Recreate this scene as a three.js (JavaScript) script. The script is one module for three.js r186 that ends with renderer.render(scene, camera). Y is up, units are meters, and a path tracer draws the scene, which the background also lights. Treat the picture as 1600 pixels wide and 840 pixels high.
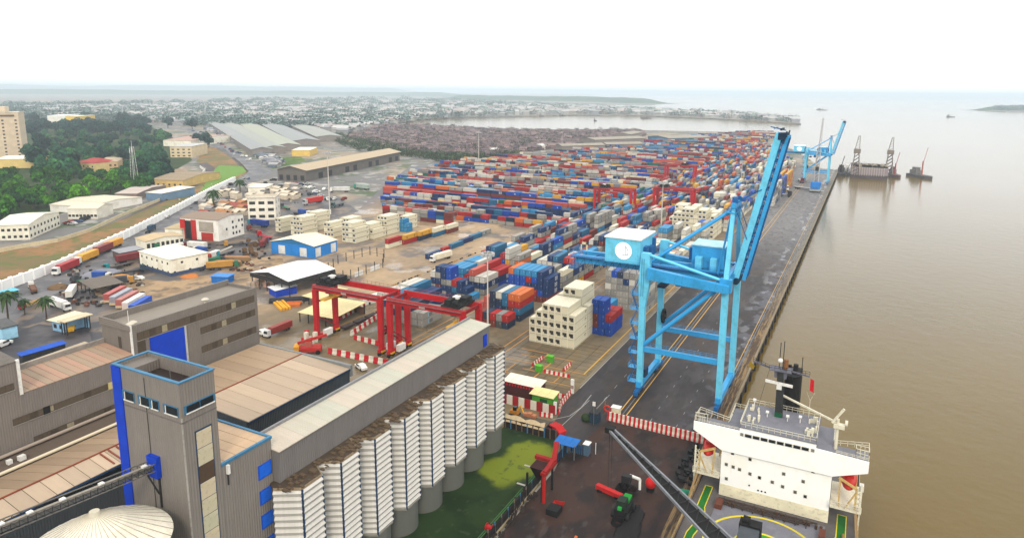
import * as THREE from 'three';
import { mergeGeometries } from 'three/addons/utils/BufferGeometryUtils.js';

// ---------------------------------------------------------------- camera
// World frame: x grows across the quay towards the water, u = -z runs along the quay away from the camera, y is height.
const scene = new THREE.Scene();
const FX = 1053, CX = 824, CY = 335, CAMH = 87.2;
const YAW = THREE.MathUtils.degToRad(-26.63), PITCH = THREE.MathUtils.degToRad(10.36), ROLL = THREE.MathUtils.degToRad(0.54);
const camera = new THREE.PerspectiveCamera(THREE.MathUtils.radToDeg(2 * Math.atan(420 / FX)), 1600 / 840, 1, 60000);
camera.position.set(0, CAMH, 0);
const camF = new THREE.Vector3(Math.sin(YAW), 0, -Math.cos(YAW)), camR0 = new THREE.Vector3(Math.cos(YAW), 0, Math.sin(YAW)), UP = new THREE.Vector3(0, 1, 0);
const fwd = camF.clone().multiplyScalar(Math.cos(PITCH)).addScaledVector(UP, -Math.sin(PITCH));
const up2 = UP.clone().multiplyScalar(Math.cos(PITCH)).addScaledVector(camF, Math.sin(PITCH));
const right = camR0.clone().multiplyScalar(Math.cos(ROLL)).addScaledVector(up2, Math.sin(ROLL));
const upv = up2.clone().multiplyScalar(Math.cos(ROLL)).addScaledVector(camR0, -Math.sin(ROLL));
camera.quaternion.setFromRotationMatrix(new THREE.Matrix4().makeBasis(right, upv, fwd.clone().negate()));
camera.setViewOffset(1600, 840, 800 - CX, 420 - CY, 1600, 840);
scene.add(camera);

// ---------------------------------------------------------------- light: a bright overcast sky and a weak, very soft sun
const renderer = new THREE.WebGLRenderer({ antialias: true });
renderer.toneMapping = THREE.LinearToneMapping;
renderer.toneMappingExposure = 1.75;
renderer.shadowMap.enabled = true;
{
  const W = 64, Hh = 32, d = new Float32Array(W * Hh * 4);
  for (let j = 0; j < Hh; j++) for (let i = 0; i < W; i++) {
    const e = (j + 0.5) / Hh * 2 - 1, k = (j * W + i) * 4;          // -1 nadir .. 1 zenith
    const L = e < 0 ? 0.5 : 1.0 + 0.12 * Math.sin(Math.min(1, e) * 1.5);
    d[k] = L * 0.985; d[k + 1] = L * 1.0; d[k + 2] = L * 1.015; d[k + 3] = 1;
  }
  const sky = new THREE.DataTexture(d, W, Hh, THREE.RGBAFormat, THREE.FloatType);
  sky.mapping = THREE.EquirectangularReflectionMapping; sky.magFilter = sky.minFilter = THREE.LinearFilter; sky.needsUpdate = true;
  scene.background = sky; scene.environment = sky;
}
const sun = new THREE.DirectionalLight(0xfff4e2, 1.25);
sun.position.set(160, 330, 120); sun.castShadow = true; sun.shadow.radius = 26;
sun.target.position.set(-80, 0, -250);
Object.assign(sun.shadow.camera, { left: -700, right: 700, top: 700, bottom: -700, near: 1, far: 2500 });
sun.shadow.mapSize.set(4096, 4096);
scene.add(sun, sun.target);
scene.fog = new THREE.FogExp2(0xe6f4fc, 0.000125);

// ---------------------------------------------------------------- helpers
let rs = 12345;
const rnd = () => { rs = (rs + 0x6d2b79f5) | 0; let t = Math.imul(rs ^ (rs >>> 15), 1 | rs); t = (t + Math.imul(t ^ (t >>> 7), 61 | t)) ^ t; return ((t ^ (t >>> 14)) >>> 0) / 4294967296; };
const seed = (n) => { rs = n | 0; };
const rr = (a, b) => a + (b - a) * rnd(), pick = (a) => a[Math.floor(rnd() * a.length)];
// where the sight line of a photograph pixel meets the level h: survey of the real place, in (x, u)
function P(px, py, h = 0) {
  const d = fwd.clone().addScaledVector(right, (px - CX) / FX).addScaledVector(upv, -(py - CY) / FX);
  const t = (h - CAMH) / d.y; return [d.x * t, -d.z * t];
}
const V = (x, u, h) => new THREE.Vector3(x, h, -u);
const used = new Map();
function numbered(n) { const k = used.get(n) || 0; used.set(n, k + 1); return k ? n + '_' + String(k).padStart(3, '0') : n; }
function thing(name, label, category, [x, u, h] = [0, 0, 0], group) {
  const o = new THREE.Group(); o.name = numbered(name); o.position.set(x, h || 0, -u); o.userData = { label, category };
  if (group) o.userData.group = group; scene.add(o); return o;
}
function structure(name, geo, m) { const o = new THREE.Mesh(geo, m); o.name = name; o.userData = { kind: 'structure' }; o.receiveShadow = o.castShadow = true; scene.add(o); return o; }
// a part: geometry given in world (x,u,h) frame is moved into the frame of its thing
function wp(o) { const p = new THREE.Vector3(); for (let q = o; q && q !== scene; q = q.parent) p.add(q.position); return p; }
function part(parent, name, geo, m, label) {
  if (!geo.isBufferGeometry) geo = geo.geo();
  const w = wp(parent), o = new THREE.Mesh(geo.translate(-w.x, -w.y, -w.z), m); o.name = name; o.castShadow = o.receiveShadow = true;
  if (label) o.userData.label = label; parent.add(o); return o;
}
function lpart(parent, name, geo, m) { if (!geo.isBufferGeometry) geo = geo.geo(); const o = new THREE.Mesh(geo, m); o.name = name; o.castShadow = o.receiveShadow = true; parent.add(o); return o; }
function dup(root, name, label, x, u, h = 0, turn = 0, s = 1) {
  const r = root.clone(); r.name = numbered(name); r.userData = { ...root.userData, label }; r.position.set(x, h, -u); r.rotation.y = turn; r.scale.setScalar(s); scene.add(r); return r;
}
// builder: collects boxes, bars, tubes and panels; uv in metres
class MB {
  constructor() { this.g = []; }
  add(geo) { if (geo.index) geo = geo.toNonIndexed(); for (const k of Object.keys(geo.attributes)) if (!['position', 'normal', 'uv'].includes(k)) geo.deleteAttribute(k); this.g.push(geo); return this; }
  box(x0, x1, u0, u1, h0, h1) { return this.add(boxGeo(x1 - x0, h1 - h0, u1 - u0).translate((x0 + x1) / 2, (h0 + h1) / 2, -(u0 + u1) / 2)); }
  // bar from p to q ([x,u,h]) with a w (horizontal) by d (vertical) section
  bar(p, q, w, d = w) {
    const a = V(...p), b = V(...q), y = b.clone().sub(a), L = y.length(); y.normalize();
    let sx = new THREE.Vector3(0, 1, 0).cross(y); if (sx.lengthSq() < 1e-4) sx.set(1, 0, 0); sx.normalize();
    const sz = sx.clone().cross(y).normalize();
    const g = boxGeo(w, L, d).applyMatrix4(new THREE.Matrix4().makeBasis(sx, y, sz)); g.translate((a.x + b.x) / 2, (a.y + b.y) / 2, (a.z + b.z) / 2); return this.add(g);
  }
  tube(p, q, r0, r1 = r0, n = 8, open = false) {
    const a = V(...p), b = V(...q), y = b.clone().sub(a), L = y.length(); y.normalize();
    const g = new THREE.CylinderGeometry(r1, r0, L, n, 1, open); g.applyQuaternion(new THREE.Quaternion().setFromUnitVectors(UP, y)); g.translate((a.x + b.x) / 2, (a.y + b.y) / 2, (a.z + b.z) / 2); return this.add(g);
  }
  // flat-sided panel through 4 points, thickened by t along its normal (inwards)
  panel(pts, t = 0.15) { return this.add(slab(pts.map((p) => V(...p)), t)); }
  rail(pts, hgt = 1.05, r = 0.05, step = 2) {       // handrail along points
    for (let i = 0; i + 1 < pts.length; i++) {
      const [a, b] = [pts[i], pts[i + 1]], L = Math.hypot(b[0] - a[0], b[1] - a[1], b[2] - a[2]), n = Math.max(1, Math.round(L / step));
      for (const k of [1, 0.55]) this.bar([a[0], a[1], a[2] + hgt * k], [b[0], b[1], b[2] + hgt * k], r);
      for (let j = 0; j <= n; j++) { const f = j / n, p = [a[0] + (b[0] - a[0]) * f, a[1] + (b[1] - a[1]) * f, a[2] + (b[2] - a[2]) * f]; this.bar(p, [p[0], p[1], p[2] + hgt], r); }
    }
    return this;
  }
  geo() { const g = mergeGeometries(this.g, false); this.g = []; return g; }
}
function boxGeo(w, h, d) {
  const g = new THREE.BoxGeometry(w, h, d), uv = g.attributes.uv, s = [[d, h], [d, h], [w, d], [w, d], [w, h], [w, h]];
  for (let f = 0; f < 6; f++) for (let i = 0; i < 4; i++) uv.setXY(f * 4 + i, uv.getX(f * 4 + i) * s[f][0], uv.getY(f * 4 + i) * s[f][1]);
  return g;
}
function slab(p, t) {
  const n = p[1].clone().sub(p[0]).cross(p[2].clone().sub(p[0])).normalize(), q = p.map((v) => v.clone().addScaledVector(n, -t)), pos = [], uv = [];
  const ex = p[1].clone().sub(p[0]).normalize(), ey = n.clone().cross(ex);
  const tri = (a, b, c) => { for (const v of [a, b, c]) { pos.push(v.x, v.y, v.z); const r = v.clone().sub(p[0]); uv.push(r.dot(ex), r.dot(ey) + r.dot(n)); } };
  const N = p.length;
  for (let i = 1; i + 1 < N; i++) { tri(p[0], p[i], p[i + 1]); tri(q[0], q[i + 1], q[i]); }
  for (let i = 0; i < N; i++) { const j = (i + 1) % N; tri(p[i], q[i], q[j]); tri(p[i], q[j], p[j]); }
  const g = new THREE.BufferGeometry(); g.setAttribute('position', new THREE.Float32BufferAttribute(pos, 3)); g.setAttribute('uv', new THREE.Float32BufferAttribute(uv, 2)); g.computeVertexNormals(); return g;
}
const SM = (o) => { const m = new THREE.MeshPhysicalMaterial({ specularIntensity: 0.3, ...o }); m.color.multiplyScalar(0.66); return m; };
const mb = () => new MB();
const BX = (...a) => mb().box(...a);

// ---- textures
const hash = (x, y, s) => { let h = Math.imul(x, 374761393) ^ Math.imul(y, 668265263) ^ Math.imul(s, 1442695041); h = Math.imul(h ^ (h >>> 13), 1274126177); return ((h ^ (h >>> 16)) >>> 0) / 4294967296; };
function vnoise(x, y, p, s) {      // periodic value noise
  const xi = Math.floor(x), yi = Math.floor(y), fx = x - xi, fy = y - yi, sx = fx * fx * (3 - 2 * fx), sy = fy * fy * (3 - 2 * fy);
  const m = (a) => ((a % p) + p) % p, x0 = m(xi), x1 = m(xi + 1), y0 = m(yi), y1 = m(yi + 1);
  const a = hash(x0, y0, s), b = hash(x1, y0, s), c = hash(x0, y1, s), d = hash(x1, y1, s);
  return a + (b - a) * sx + (c - a) * sy + (a - b - c + d) * sx * sy;
}
const fbm = (u, v, p, oct, s = 1) => { let t = 0, a = 0.5, n = 0; for (let o = 0; o < oct; o++) { t += a * vnoise(u * p, v * p, p, s + o * 17); n += a; a *= 0.55; p *= 2; } return t / n; };
const smooth = (a, b, x) => { x = Math.min(1, Math.max(0, (x - a) / (b - a))); return x * x * (3 - 2 * x); };
const mix = (a, b, t) => [a[0] + (b[0] - a[0]) * t, a[1] + (b[1] - a[1]) * t, a[2] + (b[2] - a[2]) * t];
function tex(w, h, fn, srgb = true) {      // fn -> [r,g,b] linear 0..1
  const d = new Uint8Array(w * h * 4), enc = (x) => { x = Math.min(1, Math.max(0, x)); return Math.round(255 * (srgb ? (x <= 0.0031308 ? 12.92 * x : 1.055 * x ** (1 / 2.4) - 0.055) : x)); };
  for (let j = 0; j < h; j++) for (let i = 0; i < w; i++) { const c = fn((i + 0.5) / w, (j + 0.5) / h), k = (j * w + i) * 4; d[k] = enc(c[0]); d[k + 1] = enc(c[1]); d[k + 2] = enc(c[2]); d[k + 3] = 255; }
  const t = new THREE.DataTexture(d, w, h); t.wrapS = t.wrapT = THREE.RepeatWrapping; t.magFilter = THREE.LinearFilter; t.minFilter = THREE.LinearMipmapLinearFilter; t.generateMipmaps = true;
  if (srgb) t.colorSpace = THREE.SRGBColorSpace; t.needsUpdate = true; return t;
}
const rep = (t, sx, sy = sx) => { const c = t.clone(); c.repeat.set(1 / sx, 1 / sy); c.needsUpdate = true; return c; };
const dirtT = tex(512, 512, (u, v) => { const a = fbm(u, v, 4, 6, 3), b = fbm(u, v, 32, 3, 9); const k = 0.72 + 0.36 * a - 0.18 * smooth(0.55, 0.8, b); return [k, k * 0.985, k * 0.96]; });
const streakT = tex(512, 512, (u, v) => { const s = fbm(u, v * 0.06 + 0.3, 24, 4, 5), a = fbm(u, v, 4, 5, 2); const k = 0.78 + 0.22 * s + 0.14 * (a - 0.5) - 0.12 * smooth(0.55, 0.9, s) * v; return [k, k * 0.985, k * 0.965]; });
const ribT = tex(64, 4, (u) => { const k = 0.5 + 0.5 * Math.sin(u * Math.PI * 2 * 2); return [k, k, k]; }, false);
const paintT = tex(512, 512, (u, v) => { const a = fbm(u, v, 5, 5, 301), s = fbm(u, v * 0.12, 40, 4, 303), p = fbm(u, v, 30, 4, 305); let k = mix([1, 1, 1], [0.84, 0.82, 0.78], smooth(0.4, 0.7, a)); k = mix(k, [0.68, 0.54, 0.42], smooth(0.64, 0.82, s) * 0.45); return mix(k, [0.5, 0.32, 0.2], smooth(0.7, 0.8, p) * 0.4); });
const paint = rep(paintT, 11), dirt = rep(dirtT, 14), dirtS = rep(dirtT, 5), streak = rep(streakT, 9, 12), rib = rep(ribT, 0.9, 1);
const deep = (c) => c * (0.5 + 0.42 * Math.min(1, c * 1.6));      // contrast curve: lowers base colours, the dark ones most
function M(r, g, b, o = {}) {
  const { bump, ...q } = o; const m = new THREE.MeshPhysicalMaterial({ roughness: 0.75, metalness: 0, specularIntensity: 0.38, map: dirt, ...q }); m.color.setRGB(deep(r), deep(g), deep(b));
  return m;
}
const flatM = (r, g, b, o = {}) => M(r, g, b, { map: null, ...o });
const glassM = flatM(0.02, 0.025, 0.03, { roughness: 0.15 });
const blackM = flatM(0.015, 0.014, 0.013), darkM = M(0.045, 0.043, 0.042), steelM = M(0.2, 0.2, 0.2, { roughness: 0.55 });
const whiteM = M(0.78, 0.77, 0.73, { roughness: 0.5 }), creamM = M(0.74, 0.68, 0.52, { roughness: 0.6 }), redM = M(0.5, 0.02, 0.025, { roughness: 0.45 }), yellowM = M(0.72, 0.45, 0.03, { roughness: 0.5 }), orangeM = M(0.62, 0.16, 0.02, { roughness: 0.5 });
const blueM = M(0.02, 0.1, 0.45, { roughness: 0.5 }), skyBlueM = M(0.06, 0.36, 0.62, { roughness: 0.45 }), greenM = M(0.05, 0.4, 0.03), concM = M(0.33, 0.31, 0.28), paleConcM = M(0.5, 0.48, 0.43), rustM = M(0.2, 0.075, 0.045), woodM = M(0.26, 0.16, 0.08), rubberM = flatM(0.02, 0.02, 0.02);

// a level sheet over a polygon of [x,u] points
function sheetGeo(pts, h, uvBox) {
  const g = new THREE.ShapeGeometry(new THREE.Shape(pts.map((p) => new THREE.Vector2(p[0], p[1]))));
  if (uvBox) { const uv = g.attributes.uv, [x0, u0, w, d] = uvBox; for (let i = 0; i < uv.count; i++) uv.setXY(i, (uv.getX(i) - x0) / w, (uv.getY(i) - u0) / d); }
  return g.rotateX(-Math.PI / 2).translate(0, h, 0);
}
// the same as a slab with thickness
function slabGeo(pts, h0, h1) { return new THREE.ExtrudeGeometry(new THREE.Shape(pts.map((p) => new THREE.Vector2(p[0], p[1]))), { depth: h1 - h0, bevelEnabled: false }).rotateX(-Math.PI / 2).translate(0, h0, 0); }
const rect = (x0, x1, u0, u1) => [[x0, u0], [x1, u0], [x1, u1], [x0, u1]];

// ---------------------------------------------------------------- water and land
const wetT = rep(tex(256, 256, (u, v) => { const a = smooth(0.3, 0.7, fbm(u, v, 4, 5, 41)), k = 0.5 + 0.3 * a; return [k, k, k]; }, false), 60);
{
  const wv = rep(tex(512, 512, (u, v) => { const k = fbm(u, v * 1.0, 16, 5, 61); return [k, k, k]; }, false), 60, 46);
  const wm = rep(tex(256, 256, (u, v) => { const a = fbm(u, v, 4, 6, 71), b = fbm(u, v, 10, 5, 75), k = 0.86 + 0.34 * (a - 0.5); return [k, k * (0.93 + 0.1 * b), k * (0.8 + 0.3 * b)]; }), 420, 700);
  const water = new THREE.MeshPhysicalMaterial({ map: wm, bumpMap: wv, bumpScale: 0.09, roughness: 0.15, metalness: 0, ior: 1.22 }); water.color.setRGB(0.122, 0.08, 0.017);
  structure('water', sheetGeo(rect(-16000, 40000, -600, 45000), -3.5), water);
}
const nz = (x, y, oct, s) => { let t = 0, a = 0.5, n = 0, p = 1; for (let o = 0; o < oct; o++) { t += a * vnoise((x + 4000) * p, (y + 4000) * p, 1 << 26, s + o * 17); n += a; a *= 0.55; p *= 2; } return t / n; };
const sh = (...pp) => pp.map((p) => P(p[0], p[1], 0));
const landT = tex(1024, 1024, (u, v) => {
  const a = fbm(u, v, 8, 6, 5), b = fbm(u, v, 24, 4, 8), c = fbm(u, v, 64, 3, 12);
  let k = mix([0.34, 0.27, 0.19], [0.2, 0.19, 0.18], smooth(0.4, 0.6, a)); k = mix(k, [0.09, 0.13, 0.05], smooth(0.58, 0.68, b) * 0.8); k = mix(k, [0.5, 0.47, 0.42], smooth(0.6, 0.75, c) * 0.7); return k;
});
const landM = SM({ map: rep(landT, 520), roughness: 0.9 });
const concT2 = rep(dirtT, 22);
{
  const near = sh([1291, 268], [1262, 246], [1225, 226], [1200, 207], [1100, 205], [1000, 203], [900, 203], [800, 204], [720, 199], [640, 193], [600, 190]);
  const back = sh([640, 187], [700, 183], [800, 181], [900, 179], [1000, 180], [1100, 184], [1180, 188], [1252, 193], [1246, 188], [1150, 177], [1000, 171], [860, 165], [770, 161], [715, 158]);
  const pts = [[-27, -400], [-27, 872], ...near, ...back, [-3500, 7000], [-9000, 24000], [-40000, 26000], [-40000, -400]];
  structure('ground', slabGeo(pts, -7, 0), landM);
  structure('far_shore', slabGeo([...sh([690, 156.5], [830, 160], [950, 162.5], [1024, 163]), ...sh([1027, 160.5], [960, 157], [830, 153], [690, 150])], -7, 0), landM);
  structure('far_bank', slabGeo([...sh([1542, 172.5], [1570, 174], [1625, 174.5], [1660, 171], [1640, 168], [1570, 169.5])], -7, 0), landM);
}
// paved areas of the port (each its own sheet, each with its own stains)
const yardPts = [[-140, 40], [-59, 40], [-59, 152], [-70.2, 176], [-70.2, 905], [-120, 1100], [-215, 1560], [-330, 1380], [-430, 900], [-480, 650], [-400, 500], [-330, 380], [-352, 330], [-330, 230], [-305, 150], [-262, 90], [-262, 40]];
{
  const t = tex(1024, 2048, (u, v) => {
    const x = -480 + u * 421, z = 40 + v * 1520, a = nz(x / 46, z / 46, 6, 15), b = nz(x / 13, z / 13, 5, 25), s = nz(x / 3, z / 24, 4, 33);
    let k = mix([0.54, 0.375, 0.215], [0.4, 0.28, 0.165], smooth(0.35, 0.65, a));
    k = mix(k, [0.16, 0.145, 0.14], smooth(0.5, 0.66, b) * 0.75);
    const port = smooth(-305, -345, x + (z - 380) * 0.35 + 24 * (a - 0.5)) * smooth(300, 330, z); k = mix(k, [0.17, 0.165, 0.185], port * 0.9);
    const lane = smooth(-176, -172, x); k = mix(k, mix([0.27, 0.2, 0.115], [0.16, 0.125, 0.08], s), lane * 0.75);
    const nearb = smooth(230, 200, z) * smooth(-225, -180, x); k = mix(k, mix([0.11, 0.078, 0.04], [0.27, 0.19, 0.09], smooth(0.3, 0.65, b)), nearb * 0.9); k = mix(k, [0.2, 0.165, 0.11], smooth(0.5, 0.6, nz(x / 3, z / 14, 3, 71)) * nearb * 0.6);
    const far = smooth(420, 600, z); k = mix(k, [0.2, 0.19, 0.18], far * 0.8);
    const f = 0.85 + 0.3 * (nz(x / 2, z / 3, 2, 77) - 0.5); return [k[0] * f, k[1] * f, k[2] * f];
  });
  const m = SM({ map: t, roughness: 1, roughnessMap: wetT });
  const g = sheetGeo(yardPts, 0.03, [-480, 40, 421, 1520]); // unique mapping over the yard
  const uv = g.attributes.uv, o = structure('yard_pavement', g, m);
  m.specularIntensity = 0.5; m.roughnessMap = tex(512, 1024, (u, v) => { const x = -480 + u * 421, z = 40 + v * 1520, w = smooth(0.54, 0.64, nz(x / 19, z / 19, 5, 67)); const k = 0.8 - 0.55 * w; return [k, k, k]; }, false);
}
{
  const t = tex(512, 2048, (u, v) => {
    const x = -71 + u * 44, z = -60 + v * 930, a = nz(x / 11, z / 26, 6, 7), b = nz(x / 4, z / 7, 5, 19), s = nz(x / 1.6, z / 3, 4, 29);
    let k = mix([0.03, 0.023, 0.023], [0.056, 0.044, 0.043], smooth(0.35, 0.65, a)); k = mix(k, [0.06, 0.04, 0.024], smooth(0.52, 0.7, b) * 0.6);
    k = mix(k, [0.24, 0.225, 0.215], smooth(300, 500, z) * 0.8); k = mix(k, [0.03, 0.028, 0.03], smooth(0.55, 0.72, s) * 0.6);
    k = mix(k, [0.13, 0.13, 0.15], smooth(0.5, 0.62, nz(x / 4, z / 5, 4, 55)) * smooth(-41, -33, x) * 0.7);  // bluish puddle sheen painted into the colour towards the quay edge
    const mud = smooth(2, -2, z - 161 + 19 * smooth(-55, -59, x) + 3 * (a - 0.5)); k = mix(k, mix([0.048, 0.018, 0.009], [0.012, 0.006, 0.004], smooth(0.4, 0.66, b)), mud); if (mud > 0.5) k = mix(k, [0.075, 0.06, 0.055], smooth(0.62, 0.78, s) * 0.5);
    return k;
  });
  const m = SM({ map: t, roughness: 1 }); m.specularIntensity = 0.6; m.roughnessMap = tex(256, 2048, (u, v) => { const x = -71 + u * 44, z = -60 + v * 930, w = smooth(0.54, 0.66, nz(x / 3.2, z / 9, 6, 57)) * (0.25 + 0.75 * smooth(-42, -33, x)) * smooth(150, 176, z); const k = 0.8 - 0.5 * w; return [k, k, k]; }, false);
  structure('quay_apron', sheetGeo([[-58.5, -60], [-30, -60], [-30, 870], [-70.2, 870], [-70.2, 164], [-68.8, 157], [-67.8, 149.2], [-63.4, 146.5], [-60.2, 142], [-58.5, 132]], 0.06, [-71, -60, 44, 930]), m);
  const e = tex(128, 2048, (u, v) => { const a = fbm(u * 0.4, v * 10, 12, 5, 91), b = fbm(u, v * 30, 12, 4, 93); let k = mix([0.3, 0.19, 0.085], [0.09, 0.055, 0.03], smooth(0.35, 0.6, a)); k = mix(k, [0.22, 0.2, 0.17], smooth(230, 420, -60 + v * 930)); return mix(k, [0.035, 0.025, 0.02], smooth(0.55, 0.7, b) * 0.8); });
  const q = structure('quay_edge', sheetGeo(rect(-30, -27.4, -60, 871), 0.07, [-30, -60, 2.6, 930]), SM({ map: e, roughness: 0.8 }));
  part(q, 'cope_beam', BX(-27.4, -26.8, -60, 872, -0.6, 0.32), M(0.3, 0.25, 0.17)).userData = {};
  part(q, 'quay_wall', BX(-26.99, -26.85, -60, 872, -5, -0.6), M(0.07, 0.045, 0.03));
  const fen = mb(); for (let u = 60; u < 870; u += 9) fen.box(-26.86, -26.35, u, u + 1.4, -3.2, -0.2); const fo = part(q, 'fender', fen, rubberM); fo.userData.kind = 'stuff';
}
// painted lines on the quay
{
  const y = flatM(0.55, 0.36, 0.08, { roughness: 0.6 }), w = flatM(0.34, 0.33, 0.31, { roughness: 0.7 });
  const line = mb(), wl = mb();
  for (const x of [-52.3, -54.6]) line.add(sheetGeo(rect(x - 0.14, x + 0.14, 162, 860), 0.085));
  for (const x of [-31.4]) line.add(sheetGeo(rect(x - 0.1, x + 0.1, 165, 860), 0.085));
  line.add(sheetGeo(rect(-73.1, -72.7, 186, 300), 0.085));
  wl.add(sheetGeo(rect(-70.3, -70.0, 176, 640), 0.095));
  for (let u = 172; u < 330; u += 9) for (const x of [-61]) wl.add(sheetGeo(rect(x - 0.08, x + 0.08, u, u + 2.4), 0.085));
  for (let u = 166; u < 260; u += 8) for (const x of [-45.5, -38.5]) wl.add(sheetGeo(rect(x - 0.07, x + 0.07, u, u + 1.6), 0.085));
  wl.add(sheetGeo([[-65.8, 152], [-65.6, 152], [-64.6, 170], [-64.8, 170]], 0.085)); wl.add(sheetGeo([[-61.2, 160], [-61.05, 160], [-60.7, 176], [-60.85, 176]], 0.085));
  const a = structure('quay_marking', line.geo(), y); a.userData.label = 'yellow rail lines along the quay';
  { const c = [P(924, 617), P(908, 637), P(890, 650), P(862, 656)]; for (let i = 0; i < 3; i++) { const [a, b] = [c[i], c[i + 1]], L = Math.hypot(b[0] - a[0], b[1] - a[1]), nx = -(b[1] - a[1]) / L * 0.12, nu = (b[0] - a[0]) / L * 0.12; wl.add(sheetGeo([[a[0] - nx, a[1] - nu], [b[0] - nx, b[1] - nu], [b[0] + nx, b[1] + nu], [a[0] + nx, a[1] + nu]], 0.1)); } }
  structure('lane_marking', wl.geo(), w);
  // crane rails lie in a slot between the yellow lines
  const r = mb(); for (const x of [-53.4, -30.6]) r.box(x - 0.12, x + 0.12, 162, 865, 0.05, 0.12); structure('crane_rail', r.geo(), steelM);
  const sl = mb(); for (let u = 163; u < 300; u += 1.3) sl.add(sheetGeo(rect(-54.4, -52.5, u, u + 0.25), 0.09)); structure('rail_sleeper', sl.geo(), M(0.13, 0.09, 0.05));
  const yl = mb();                       // lane lines of the stacking yard
  for (const x of [-103.5, -106.2, -135.2, -138.2, -168.3, -171]) yl.add(sheetGeo(rect(x - 0.16, x + 0.16, 165, 760), 0.05));
  for (const u of [168, 176, 186]) yl.add(sheetGeo(rect(-101, -72, u, u + 0.3), 0.05));
  yl.add(sheetGeo(rect(-86, -85.6, 168, 190), 0.055));
  for (const [x0, x1, u] of [[-100, -90, 196], [-98, -88, 191.5], [-88, -80, 194], [-92, -76, 181], [-84, -74, 186]]) yl.add(sheetGeo(rect(x0, x1, u, u + 0.35), 0.055)); for (const [x, u0] of [[-96, 170], [-90, 182], [-79, 176]]) yl.add(sheetGeo(rect(x, x + 0.3, u0, u0 + 14), 0.055));
  const jt = mb(); for (let u = 158; u < 212; u += 3.1) jt.add(sheetGeo(rect(-101.5, -71.4, u, u + 0.22), 0.045)); for (let x = -101; x < -72; x += 6) jt.add(sheetGeo(rect(x, x + 0.2, 158, 212), 0.048)); structure('slab_joint', jt.geo(), M(0.1, 0.07, 0.035)); structure('yard_marking', yl.geo(), flatM(0.5, 0.27, 0.06, { roughness: 0.7 }));
}
// yard kerb towards the quay road
structure('kerb', BX(-71.0, -70.6, 178, 640, 0, 0.14).geo(), M(0.3, 0.27, 0.2));
// ---- roads, grass and railway cutting on the left
const asphaltM = SM({ map: rep(tex(512, 512, (u, v) => { const a = fbm(u, v, 6, 6, 101), b = fbm(u, v, 30, 3, 103); return mix(mix([0.2, 0.19, 0.19], [0.12, 0.115, 0.12], smooth(0.4, 0.6, a)), [0.3, 0.27, 0.24], smooth(0.6, 0.8, b) * 0.5); }), 70), roughness: 0.6 });
const grassT = tex(512, 512, (u, v) => { const a = fbm(u, v, 5, 6, 111), b = fbm(u, v, 40, 3, 113); return mix(mix([0.075, 0.16, 0.018], [0.16, 0.21, 0.03], smooth(0.4, 0.65, a)), [0.045, 0.07, 0.012], smooth(0.5, 0.75, b) * 0.8); });
const grassM = SM({ map: rep(grassT, 60), roughness: 0.95 });
const earthM = SM({ map: rep(tex(512, 512, (u, v) => { const a = fbm(u, v, 4, 6, 121), b = fbm(u, v, 20, 4, 123); return mix(mix([0.33, 0.17, 0.07], [0.2, 0.15, 0.06], smooth(0.4, 0.6, a)), [0.13, 0.16, 0.04], smooth(0.5, 0.65, b) * 0.8); }), 90), roughness: 0.95 });
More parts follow.
